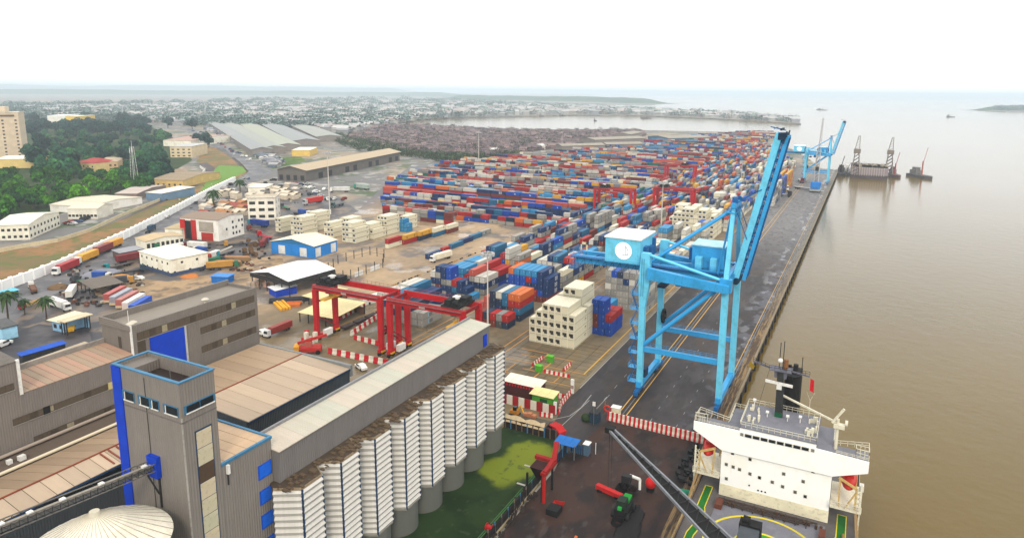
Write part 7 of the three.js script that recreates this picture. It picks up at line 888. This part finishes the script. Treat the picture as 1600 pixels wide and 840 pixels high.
// ---------------------------------------------------------------- trees
const leafMat = (r, g, b) => { const m = new THREE.MeshPhysicalMaterial({ vertexColors: true, roughness: 0.9, specularIntensity: 0.2, side: THREE.DoubleSide }); m.color.setRGB(r, g, b); return m; };
function crownGeo(sd, R, H, base, n) {     // leaf clumps spread through overlapping lobes
  seed(sd); const pos = [], col = [], lobes = []; for (let i = 0; i < 9; i++) { const a = rnd() * 6.28, r = R * Math.sqrt(rnd()) * 0.62; lobes.push([Math.cos(a) * r, base + H * (0.25 + 0.55 * rnd()) * (1 - 0.35 * r / R), Math.sin(a) * r, R * rr(0.34, 0.55), rr(0.4, 1.7)]); }
  for (let i = 0; i < n; i++) { const L = lobes[i % 9], z = rr(-0.75, 1), t = rnd() * 6.28, q = Math.sqrt(1 - z * z), k = L[3] * rr(0.72, 1.08), c = new THREE.Vector3(L[0] + q * Math.cos(t) * k, L[1] + z * k * 0.8, L[2] + q * Math.sin(t) * k), s = rr(0.35, 0.85) * R / 5.5;
    const nn = new THREE.Vector3(q * Math.cos(t) + rr(-0.7, 0.7), z + rr(-0.5, 0.7), q * Math.sin(t) + rr(-0.7, 0.7)).normalize(), e = new THREE.Vector3(rr(-1, 1), rr(-1, 1), rr(-1, 1)).cross(nn).normalize(), f = nn.clone().cross(e), g = L[4] * rr(0.45, 1.6);
    for (const [a, b] of [[-1, -0.6], [1, -0.5], [0.1, 1], [-0.8, 0.3], [0.9, 0.5], [0, -1.1]]) { const v = c.clone().addScaledVector(e, a * s).addScaledVector(f, b * s); pos.push(v.x, v.y, v.z); col.push(g, g * rr(0.92, 1.06), g * 0.95); } }
  const g = new THREE.BufferGeometry(); g.setAttribute('position', new THREE.Float32BufferAttribute(pos, 3)); g.setAttribute('color', new THREE.Float32BufferAttribute(col, 3)); g.computeVertexNormals(); return g;
}
const barkM = M(0.12, 0.085, 0.055);
function treeProto(sd, R, H, mat) { const t = new THREE.Group(), tr = mb().tube([0, 0, 0], [0.1, 0.1, H * 0.55], 0.45, 0.25, 8); seed(sd); for (let i = 0; i < 5; i++) { const a = i * 1.3 + rnd(); tr.tube([0, 0, H * rr(0.3, 0.5)], [Math.cos(a) * R * 0.55, Math.sin(a) * R * 0.55, H * rr(0.55, 0.75)], 0.2, 0.08, 6); } lpart(t, 'trunk', tr, barkM); lpart(t, 'crown', crownGeo(sd, R, H, H * 0.12, 820), mat); return t; }
{
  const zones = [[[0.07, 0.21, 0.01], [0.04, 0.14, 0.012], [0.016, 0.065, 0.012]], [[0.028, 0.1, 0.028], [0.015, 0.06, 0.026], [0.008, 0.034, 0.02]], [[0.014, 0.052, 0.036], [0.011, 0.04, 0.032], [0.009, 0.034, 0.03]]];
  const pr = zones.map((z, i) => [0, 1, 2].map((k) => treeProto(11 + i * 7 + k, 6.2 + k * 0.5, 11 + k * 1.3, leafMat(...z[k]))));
  const put = (px, py, z, s, label, group, name = 'tree') => { const [x, u] = P(px, py), t = pr[z][Math.floor(rnd() * 3)].clone(); t.name = numbered(name); const zx = label.includes('near') || label.includes('bright') ? (px < 60 ? 'left' : px < 130 ? 'middle' : 'right') : px < 110 ? 'left' : px < 180 ? 'middle' : 'right'; t.userData = { label: label.replace(' tree', (s > 1.15 * [1, 1.2, 1.6][z] ? ' tall tree' : ' low tree')) + `, ${zx} part`, category: 'tree', group }; t.position.set(x, 0, -u); t.rotation.y = rnd() * 6.28; t.scale.set(s, s * rr(0.85, 1.15), s); scene.add(t); };
  const clear = [[-10, 60, 258, 268], [118, 196, 256, 276], [228, 312, 272, 300]];
  let n = 0; seed(1212);
  for (let tries = 0; n < 66 && tries < 4000; tries++) { const px = rr(-30, 215), py = rr(278, 352); if (py > 352 - Math.max(0, px - 10) * 0.28 - (px < 110 ? 8 : 0)) continue; n++; put(px, py, 0, rr(0.8, 1.35), 'bright green broad tree in the wood behind the long cream block', 'bright green trees of the near wood'); }
  n = 0; for (let tries = 0; n < 84 && tries < 4000; tries++) { const px = rr(40, 262), py = rr(212, 274); if (py > 272 - Math.max(0, px - 200) * 0.1 && px < 200 || (px > 116 && px < 196 && py > 258) || px + (py - 212) * 0.2 > 266 || px < 48) continue; n++; put(px, py, 1, rr(1.0, 1.75), 'dark green tree in the wood around the red roofed house', 'dark green trees of the middle wood'); }
  for (let i = 0; i < 22; i++) put(rr(140, 236), rr(281, 303) - 0, 0, rr(0.8, 1.15), 'bright green broad tree between red roofed house and tin roofs', 'bright trees between red house and tin roofs');
  for (let i = 0; i < 6; i++) put(88 + (i % 3) * 11, 268 + i * 1.8, 1, 1.75, 'huge dark tree left of the red roofed house', 'huge dark trees by the red roofed house');
  for (let i = 0; i < 16; i++) put(196 + rr(0, 66), 268 + rr(0, 32) - i * 0.2, 1, rr(1.1, 1.5), 'dark green tree beside the lattice mast and yellow bungalow', 'dark trees beside the lattice mast');
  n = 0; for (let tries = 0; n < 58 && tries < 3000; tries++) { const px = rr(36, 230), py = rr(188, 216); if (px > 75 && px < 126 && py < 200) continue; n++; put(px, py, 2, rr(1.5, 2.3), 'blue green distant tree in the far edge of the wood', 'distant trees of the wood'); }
  for (const [px, py, s] of [[262, 200, 2], [300, 202, 1.8], [312, 226, 1.6], [320, 228, 1.7], [306, 224, 1.5], [326, 230, 1.3]]) put(px, py, 2, s, 'small group tree beside the far boulevard', 'trees beside the far boulevard');
  // palms
  const palm = (px, py, s, label) => { const [x, u] = P(px, py), t = thing('palm_tree', label, 'palm', [x, u, 0]); lpart(t, 'trunk', mb().tube([0, 0, 0], [0.3, 0, 4.5], 0.32, 0.22, 8).tube([0.3, 0, 4.5], [0.2, 0.2, 8.6], 0.22, 0.18, 8), barkM); seed(px);
    for (let i = 0; i < 20; i++) { const a = i * 2.4, e = 0.75 - (i / 20) * 1.3, L = rr(3.2, 4.2), pt = (f) => [0.2 + Math.cos(a) * L * f * Math.cos(e * (1 - f * 0.5)), 0.2 + Math.sin(a) * L * f * Math.cos(e * (1 - f * 0.5)), 8.6 + L * (Math.sin(e) * f - 0.75 * f * f)], w = (f) => 0.55 * Math.sin(Math.PI * Math.min(1, f * 0.9 + 0.1)) + 0.05, g = mb(); for (let j = 0; j < 4; j++) { const p = pt(j / 4), q = pt((j + 1) / 4), c = (o, f, sgn) => [o[0] - Math.sin(a) * w(f) * sgn, o[1] + Math.cos(a) * w(f) * sgn, o[2] - 0.25]; for (const sgn of [-1, 1]) g.panel([p, q, c(q, (j + 1) / 4, sgn), c(p, j / 4, sgn)], 0.02); } lpart(t, 'frond', g, i % 3 ? M(0.04, 0.1, 0.02) : M(0.07, 0.13, 0.03)); }
    t.scale.setScalar(s); };
  palm(12, 500, 1.25, 'palm at the left edge above the pale blue hut'); palm(72, 499, 1.0, 'palm between white truck and gatehouse'); palm(334, 330, 1.7, 'tall palm beside the boulevard and tile roofs'); palm(375, 306, 1.5, 'second tall palm nearer the green strip'); palm(44, 245, 1.6, 'dark palm at the foot of the high rise'); palm(38, 492, 0.7, 'small yellow green palm between the two left palms');
}
// ---------------------------------------------------------------- masts
function floodMast(label, px, top) { const [x, u] = P(...px), h = heightAt(...top, x, u), o = thing('flood_mast', label, 'light mast', [x, u, 0], 'flood light masts of the yard'); const k = h / 34; part(o, 'pole', mb().tube([x, u, 0], [x, u, h], 0.34 * k, 0.16 * k, 12), M(0.62, 0.6, 0.56)); part(o, 'ring', new THREE.TorusGeometry(1.5 * k, 0.1, 6, 20).rotateX(Math.PI / 2).translate(x, h - 1, -u), steelM); for (let i = 0; i < 10; i++) { const a = i * 0.628, c = Math.cos(a) * 1.9 * k, s = Math.sin(a) * 1.9 * k; part(o, 'flood_lamp', mb().box(x + c - 0.4 * k, x + c + 0.4 * k, u + s - 0.4 * k, u + s + 0.4 * k, h - 1.6 * k, h - 0.6 * k), M(0.5, 0.5, 0.5)); } part(o, 'foot', BX(x - 0.9, x + 0.9, u - 0.9, u + 0.9, 0, 0.8), concM); }
floodMast('nearest flood light mast beside the silo gallery end', [762, 545], [765, 392]); floodMast('flood light mast in the wet lot before the transit shed', [515, 330], [513, 236]); floodMast('flood light mast at the far corner of the yard', [748, 262], [748, 205]); floodMast('white flood light mast beside the right red gantry', [1032, 382], [1034, 282]); floodMast('distant flood light mast near the dark settlement', [878, 235], [878, 205]); floodMast('flood light mast beside the raised boom', [1157, 305], [1157, 250]);
{ const [x, u] = P(211, 292), h = heightAt(211, 228, x, u), o = thing('lattice_mast', 'white lattice telecom mast among the dark trees', 'mast', [x, u, 0]); for (const [a, b] of [[-1, -1], [1, -1], [1, 1], [-1, 1]]) part(o, 'leg', mb().bar([x + a * 2.4, u + b * 2.4, 0], [x + a, u + b, h], 0.25), whiteM); const q = mb(); for (let i = 0; i < 14; i++) { const z = h * i / 14, z2 = h * (i + 1) / 14, r = 2.4 - 1.4 * i / 14; q.bar([x - r, u - r, z], [x + r, u - r, z2], 0.16).bar([x + r, u - r, z], [x - r, u - r, z2], 0.16).bar([x + r, u - r, z], [x + r, u + r, z2], 0.16); } part(o, 'bracing', q, steelM); part(o, 'antenna_panel', BX(x - 1.8, x - 1.2, u - 1.4, u - 1, h - 6, h - 2), whiteM); part(o, 'antenna_panel', BX(x + 1.2, x + 1.8, u - 1.4, u - 1, h - 5, h - 1), whiteM); part(o, 'aerial', mb().tube([x, u, h], [x, u, h + 5], 0.12), whiteM); }
// ---------------------------------------------------------------- far quay: mobile harbour crane, trucks, floating dock and boats
{ const x = -38, u = 660, o = thing('mobile_harbour_crane', 'mobile harbour crane with blue cab and tall lattice tower on the far quay', 'crane', [x, u, 0]); part(o, 'carrier', mb().box(x - 4.5, x + 4.5, u - 8, u + 8, 1.2, 3), M(0.4, 0.42, 0.42)); for (const a of [-1, 1]) for (let i = 0; i < 5; i++) part(o, 'wheel', mb().tube([x + a * 4 - 0.4, u - 6 + i * 3, 0.9], [x + a * 4 + 0.4, u - 6 + i * 3, 0.9], 0.9, 0.9, 12), rubberM); part(o, 'machine_house', mb().box(x - 4, x + 4, u - 7, u + 4, 3.4, 9), M(0.015, 0.26, 0.6)); part(o, 'cab', mb().box(x - 1.4, x + 1.4, u - 2, u + 1, 19, 22.5), darkM);
  const tw = mb(), tb = mb(); for (const [a, b] of [[-1, -1], [1, -1], [1, 1], [-1, 1]]) tw.bar([x + a * 1.8, u + b * 1.8, 9], [x + a * 1.4, u + b * 1.4, 36], 0.5); for (let i = 0; i < 8; i++) for (const s of [-1, 1]) tb.bar([x - 1.6, u + s * 1.6, 9 + i * 3.4], [x + 1.6, u + s * 1.6, 12.4 + i * 3.4], 0.3).bar([x + s * 1.6, u - 1.6, 9 + i * 3.4], [x + s * 1.6, u + 1.6, 12.4 + i * 3.4], 0.3); part(o, 'tower', tw, M(0.5, 0.5, 0.5)); part(o, 'tower_lattice', tb, M(0.25, 0.24, 0.24));
  const jb = mb(); for (const s of [-1, 1]) { jb.bar([x + s * 1.2, u, 21], [x + 1 + s * 0.5, u + 8, 66], 0.4); for (let i = 0; i < 10; i++) { const f = i / 10; jb.bar([x - 1.2 + f * 1.7, u + 8 * f, 21 + 45 * f], [x + 1.2 + (f + 0.1) * 0.3, u + 8 * (f + 0.1), 21 + 45 * (f + 0.1)], 0.2); } } part(o, 'jib', jb, M(0.5, 0.48, 0.46)); part(o, 'stay', mb().bar([x, u - 1, 36], [x + 1, u + 7, 62], 0.12).bar([x, u - 4, 9], [x, u - 1, 36], 0.14), darkM); }
[['dark flatbed truck parked left of the mobile harbour crane', [1252, 284], 0.2, M(0.3, 0.03, 0.03), { flat: 1 }], ['white trailer parked before the mobile harbour crane', [1256, 296], 1.1, whiteM, { flat: 1 }], ['white truck beside the tall yellow container stack', [1222, 296], 0.5, whiteM, {}], ['dark truck below the grey end of the yellow stack', [1216, 306], 1.4, darkM, { flat: 1 }]].forEach(([l, px, y, m, q]) => truck(l, px, y, m, q.flat ? M(0.5, 0.5, 0.5) : M(0.6, 0.6, 0.58), { ...q, s: 1.5 }));
{ const h = -3.5, seaP = (px, py) => P(px, py, h);
  const [ax, au] = seaP(1331, 278), [bx, bu] = seaP(1384, 281), o = thing('floating_dock', 'rusty floating dock with a tall crane tower at each end', 'floating dock', [(ax + bx) / 2, au, h]); const dm = M(0.13, 0.1, 0.105), w = bx - ax;
  part(o, 'pontoon', BX(ax - 2, bx + 2, au, au + 30, -5, 1), dm); part(o, 'side_wall', BX(ax - 2, bx + 2, au + 24, au + 30, 1, 11), dm); part(o, 'side_wall', BX(ax - 2, bx + 2, au, au + 3, 1, 9), M(0.36, 0.31, 0.32));
  for (let i = 0; i < 14; i++) part(o, 'buttress', BX(ax + i * w / 14, ax + i * w / 14 + 0.8, au - 0.4, au, 0, 9), M(0.5, 0.45, 0.43)); const top = mb(); seed(4); for (let i = 0; i < 60; i++) { const x = rr(ax, bx); top.box(x, x + rr(1, 3), au + 2, au + 5, 9, rr(9.6, 13)); } part(o, 'deck_gear', top, M(0.5, 0.45, 0.36)).userData.kind = 'stuff';
  for (const [px, ty] of [[1336, 211], [1388, 214]]) { const [x, u] = seaP(px, 278), hh = heightAt(px + 1, ty, x, u), g = mb(), q = mb(); for (const [a, b] of [[-1, -1], [1, -1], [1, 1], [-1, 1]]) g.bar([x + a * 4, u + b * 4, 1], [x + a * 2, u + b * 2, hh * 0.55], 0.8); for (let i = 0; i < 6; i++) for (const s of [-1, 1]) q.bar([x - 3.6 + i * 0.3, u + s * 3.4, i * hh * 0.09], [x + 3.4 - i * 0.3, u + s * 3.4, (i + 1) * hh * 0.09], 0.5); const t = part(o, 'crane_tower', g, M(0.34, 0.3, 0.28)); part(t, 'bracing', q, M(0.16, 0.13, 0.12)); part(t, 'cabin', BX(x - 3.4, x + 3.4, u - 3, u + 3, hh * 0.55, hh * 0.66), M(0.28, 0.24, 0.2)); const j = mb(); for (const [a, b] of [[-1, -1], [1, -1], [1, 1], [-1, 1]]) j.bar([x + a * 2.2, u + b * 2, hh * 0.66], [x + 1 + a * 0.7, u + b * 0.7, hh], 0.5); for (let i = 0; i < 5; i++) j.bar([x - 2 + i * 0.3, u - 2, hh * (0.66 + i * 0.066)], [x + 2 - i * 0.2, u - 2, hh * (0.72 + i * 0.066)], 0.35); part(t, 'jib', j, M(0.34, 0.31, 0.28)); }
  const boat = (label, px, L, W2, yaw, hull, sup, mast, mm) => { const [x, u] = seaP(...px), t = thing('work_boat', label, 'boat', [x, u, h]); const s = new THREE.Shape(); [[-W2, -L * 0.4], [0, -L * 0.6], [W2, -L * 0.4], [W2, L * 0.45], [-W2, L * 0.45]].forEach((p, i) => (i ? s.lineTo(...p) : s.moveTo(...p))); lpart(t, 'hull', new THREE.ExtrudeGeometry(s, { depth: 4, bevelEnabled: false }).rotateX(-Math.PI / 2).translate(0, -0.8, 0), hull); lpart(t, 'superstructure', mb().box(-W2 * 0.7, W2 * 0.7, L * 0.05, L * 0.35, 3.2, 8).box(-W2 * 0.5, W2 * 0.5, L * 0.08, L * 0.28, 8, 11), sup); lpart(t, 'mast', mb().tube([0, -L * 0.1, 3], [0, -L * 0.1, mast * 0.55], 0.9, 0.7, 8).bar([0, -L * 0.1, mast * 0.45], [2.5, -L * 0.16, mast], 0.5), mm); t.rotation.y = yaw; };
  boat('small crane vessel with red mast, farthest right on the water', [1437, 277], 34, 5, 0.6, M(0.14, 0.13, 0.13), M(0.25, 0.24, 0.23), 34, M(0.5, 0.2, 0.15)); boat('small vessel with red white mast at the right end of the floating dock', [1397, 276], 24, 4, 0.3, M(0.18, 0.12, 0.12), M(0.2, 0.17, 0.17), 28, M(0.5, 0.12, 0.1)); boat('dark tug left of the floating dock', [1314, 273], 26, 5, 0, M(0.08, 0.07, 0.07), M(0.15, 0.13, 0.12), 22, darkM); boat('white cabin tug between dark tug and floating dock', [1324, 272], 18, 4, 0.2, M(0.2, 0.2, 0.2), whiteM, 14, M(0.3, 0.3, 0.3));
  [[[1178, 184], 24], [[1009, 185], 40], [[878, 181], 30], [[846, 182], 22], [[930, 189], 10], [[1284, 172], 60], [[1485, 183], 30]].forEach(([px, L], i) => boat(['far boat near the peninsula shore', 'dark barge lying in the lagoon', 'second lagoon boat near the far shore', 'third lagoon boat at the left', 'tiny boat in mid lagoon', 'distant ship on the horizon water', 'distant boat on the open river'][i], px, L, L * 0.18, 1.3, M(0.12, 0.11, 0.11), M(0.3, 0.28, 0.26), L * 0.4, darkM)); }
// ---------------------------------------------------------------- far town, dark settlement, port sheds
const inPoly = (p, x, y) => { let c = false; for (let i = 0, j = p.length - 1; i < p.length; j = i++) if ((p[i][1] > y) !== (p[j][1] > y) && x < (p[j][0] - p[i][0]) * (y - p[i][1]) / (p[j][1] - p[i][1]) + p[i][0]) c = !c; return c; };
function scatter(name, label, cat, geo, mat, n, poly, size, cols, sd) { seed(sd); const xs = poly.map((p) => p[0]), ys = poly.map((p) => p[1]), m = new THREE.InstancedMesh(geo, mat, n), M4 = new THREE.Matrix4(), q = new THREE.Quaternion(), c = new THREE.Color(); let k = 0; for (let t = 0; k < n && t < n * 40; t++) { const px = rr(Math.min(...xs), Math.max(...xs)), py = rr(Math.min(...ys), Math.max(...ys)); if (!inPoly(poly, px, py)) continue; const [x, u] = P(px, py), s = size(Math.hypot(x, u)); M4.compose(new THREE.Vector3(x, 0, -u), q.setFromAxisAngle(UP, (rnd() < 0.7 ? 0.3 : rnd() * 6)), new THREE.Vector3(s[0], s[1], s[2])); m.setMatrixAt(k, M4); const cc = pick(cols), f = rr(0.8, 1.15); c.setRGB(cc[0] * f, cc[1] * f, cc[2] * f); m.setColorAt(k, c); k++; } m.count = k; m.name = name; m.userData = { kind: 'stuff', label, category: cat }; m.castShadow = m.receiveShadow = true; scene.add(m); return m; }
const hutGeo = mb().box(-0.5, 0.5, -0.5, 0.5, 0, 0.7).panel([[-0.55, -0.55, 0.7], [0.55, -0.55, 0.7], [0.55, 0, 1], [-0.55, 0, 1]], 0.02).panel([[-0.55, 0, 1], [0.55, 0, 1], [0.55, 0.55, 0.7], [-0.55, 0.55, 0.7]], 0.02).geo();
const bushGeo = (() => { const g = crownGeo(901, 1, 1.4, 0, 46); return g; })(), hutM = new THREE.MeshPhysicalMaterial({ roughness: 0.8, specularIntensity: 0.3, map: rep(dirtT, 0.7) }), bushM = new THREE.MeshPhysicalMaterial({ roughness: 0.9, specularIntensity: 0.2, vertexColors: true, side: THREE.DoubleSide });
scatter('settlement', 'dense purple brown mass of low rusty roofs between yard and lagoon', 'settlement', hutGeo, hutM, 5200, [[545, 215], [600, 196], [720, 201], [800, 206], [900, 206], [1000, 206], [1010, 212], [900, 228], [830, 236], [760, 246], [690, 244], [620, 236], [580, 224]], () => [rr(7, 17), rr(3, 8), rr(6, 13)], [[0.12, 0.085, 0.09], [0.16, 0.11, 0.11], [0.1, 0.08, 0.085], [0.2, 0.14, 0.13]], 501);
scatter('scrub', 'purple grey scrub filling the gaps of the dark settlement', 'scrub', bushGeo, bushM, 2600, [[545, 215], [600, 195], [720, 200], [800, 205], [1000, 205], [1010, 210], [900, 226], [830, 236], [760, 248], [690, 246], [620, 238], [580, 224]], () => { const s = rr(4, 8); return [s, s * rr(0.8, 1.3), s]; }, [[0.1, 0.075, 0.085], [0.07, 0.075, 0.05], [0.13, 0.1, 0.1]], 502);
const townC = [[0.37, 0.355, 0.33], [0.42, 0.41, 0.4], [0.33, 0.31, 0.3], [0.31, 0.26, 0.24], [0.36, 0.35, 0.35], [0.28, 0.28, 0.29]];
scatter('far_town', 'pale low houses of the far town reading as one mass', 'town', hutGeo, hutM, 5200, [[40, 168], [200, 166], [420, 160], [640, 158], [720, 160], [760, 166], [700, 180], [610, 192], [540, 208], [470, 200], [400, 192], [330, 190], [280, 196], [200, 186], [60, 184]], (D) => { const f = Math.max(1, D / 2200); return [rr(16, 44) * f, rr(8, 16), rr(14, 30) * f]; }, townC, 503);
scatter('peninsula_town', 'pale houses and trees along the strip across the lagoon', 'town', hutGeo, hutM, 900, [[660, 184], [760, 166], [860, 167], [1000, 173], [1140, 179], [1244, 189], [1246, 192], [1180, 187], [1100, 183], [1000, 179], [900, 178], [800, 180], [700, 183]], () => [rr(16, 40), rr(8, 20), rr(14, 30)], townC, 504);
scatter('far_trees', 'green grey tree clumps between the far town houses', 'trees', bushGeo, bushM, 2600, [[0, 166], [200, 162], [420, 158], [640, 156], [860, 165], [1140, 178], [1244, 189], [1240, 192], [1100, 183], [900, 178], [700, 184], [610, 194], [540, 205], [300, 198], [220, 190], [0, 186]], (D) => { const s = rr(9, 20) * Math.max(1, D / 3200); return [s * 1.6, s, s * 1.6]; }, [[0.1, 0.15, 0.13], [0.12, 0.17, 0.15], [0.09, 0.13, 0.12]], 505);
scatter('verge_scrub', 'dark green scrub between depot sheds and settlement', 'scrub', bushGeo, bushM, 500, [[500, 215], [560, 208], [600, 225], [690, 244], [760, 248], [820, 240], [800, 250], [690, 254], [640, 246], [560, 236]], () => { const s = rr(4, 9); return [s, s * 0.9, s]; }, [[0.035, 0.06, 0.025], [0.06, 0.075, 0.03]], 506);
scatter('boulevard_stalls', 'dark stalls and small roofs along the far boulevard', 'stalls', hutGeo, hutM, 420, [[318, 200], [345, 212], [400, 242], [428, 262], [440, 256], [416, 240], [380, 216], [340, 196]], () => [rr(6, 12), rr(3, 6), rr(5, 10)], [[0.12, 0.14, 0.18], [0.2, 0.2, 0.22], [0.4, 0.38, 0.36], [0.08, 0.1, 0.1]], 507);
scatter('hill_woods', 'thin tree line on the far right bank', 'trees', bushGeo, bushM, 260, [[1545, 171.5], [1572, 173], [1640, 173.5], [1640, 170], [1570, 170]], () => { const s = rr(14, 26); return [s * 1.5, s, s * 1.5]; }, [[0.05, 0.09, 0.06]], 508);
[[[905, 226], [930, 229], [972, 215], 'left grey roofed shed among the far stacks'], [[1012, 222], [1046, 226], [1072, 216], 'blue fronted shed with pale roof at the far yard'], [[868, 238], [878, 240], [908, 230], 'low long shed before the dark settlement'], [[938, 235], [948, 237], [968, 228], 'second low shed before the blue fronted shed'], [[960, 218], [985, 219], [1010, 213], 'pale roofed shed by the lagoon end'], [[760, 240], [772, 241], [788, 237], 'tiny white shed at the settlement edge'], [[832, 233], [846, 234], [850, 231], 'tiny white hut right of the settlement edge shed']].forEach(([A, B, C, label], i) => house({ name: 'port_shed', label, A, B, C, d: [110, 90, 70, 60, 80, 14, 14][i], h: i > 4 ? 6 : 11, type: 'gableu', rise: 2.5, wall: i === 1 ? M(0.1, 0.2, 0.28) : i > 4 ? wallW : M(0.28, 0.25, 0.23), roof: i > 4 ? M(0.6, 0.6, 0.58) : M(0.36, 0.33, 0.28), strips: 8, ov: 1 }));
{ const o = thing('lift_truck', 'yellow orange lift truck between the rows of the far yard', 'lift truck', [...P(773, 282), 0]); lpart(o, 'body', mb().box(-2, 2, -4, 4, 0.8, 3.4), M(0.7, 0.34, 0.03)); lpart(o, 'mast', mb().box(-1.6, -1.2, -4.6, -4, 0.6, 11).box(1.2, 1.6, -4.6, -4, 0.6, 11).box(-1.6, 1.6, -4.6, -4, 8, 9), M(0.6, 0.3, 0.05)); lpart(o, 'cab', mb().box(-1, 1, -1.5, 1, 3.4, 5.4), darkM); for (const [x, u] of [[-2, -3], [2, -3], [-2, 3], [2, 3]]) tyre(o, x, u, 0.9); }
{ const [x, u] = P(935, 372), o = thing('yard_stacker_mast', 'cream steel lift tower standing behind the machine house', 'lift tower', [-116, 292, 0]); part(o, 'column', mb().box(-117.4, -116.8, 291, 291.6, 0, 17).box(-114.6, -114, 291, 291.6, 0, 17).box(-117.4, -114, 291, 291.6, 16, 17), M(0.7, 0.62, 0.44)); part(o, 'carriage', mb().box(-117.6, -113.8, 290, 293, 8, 9.4), M(0.6, 0.52, 0.36)); part(o, 'base', mb().box(-118, -113.6, 289, 297, 0.6, 3), M(0.65, 0.58, 0.42)); }

renderer.render(scene, camera);
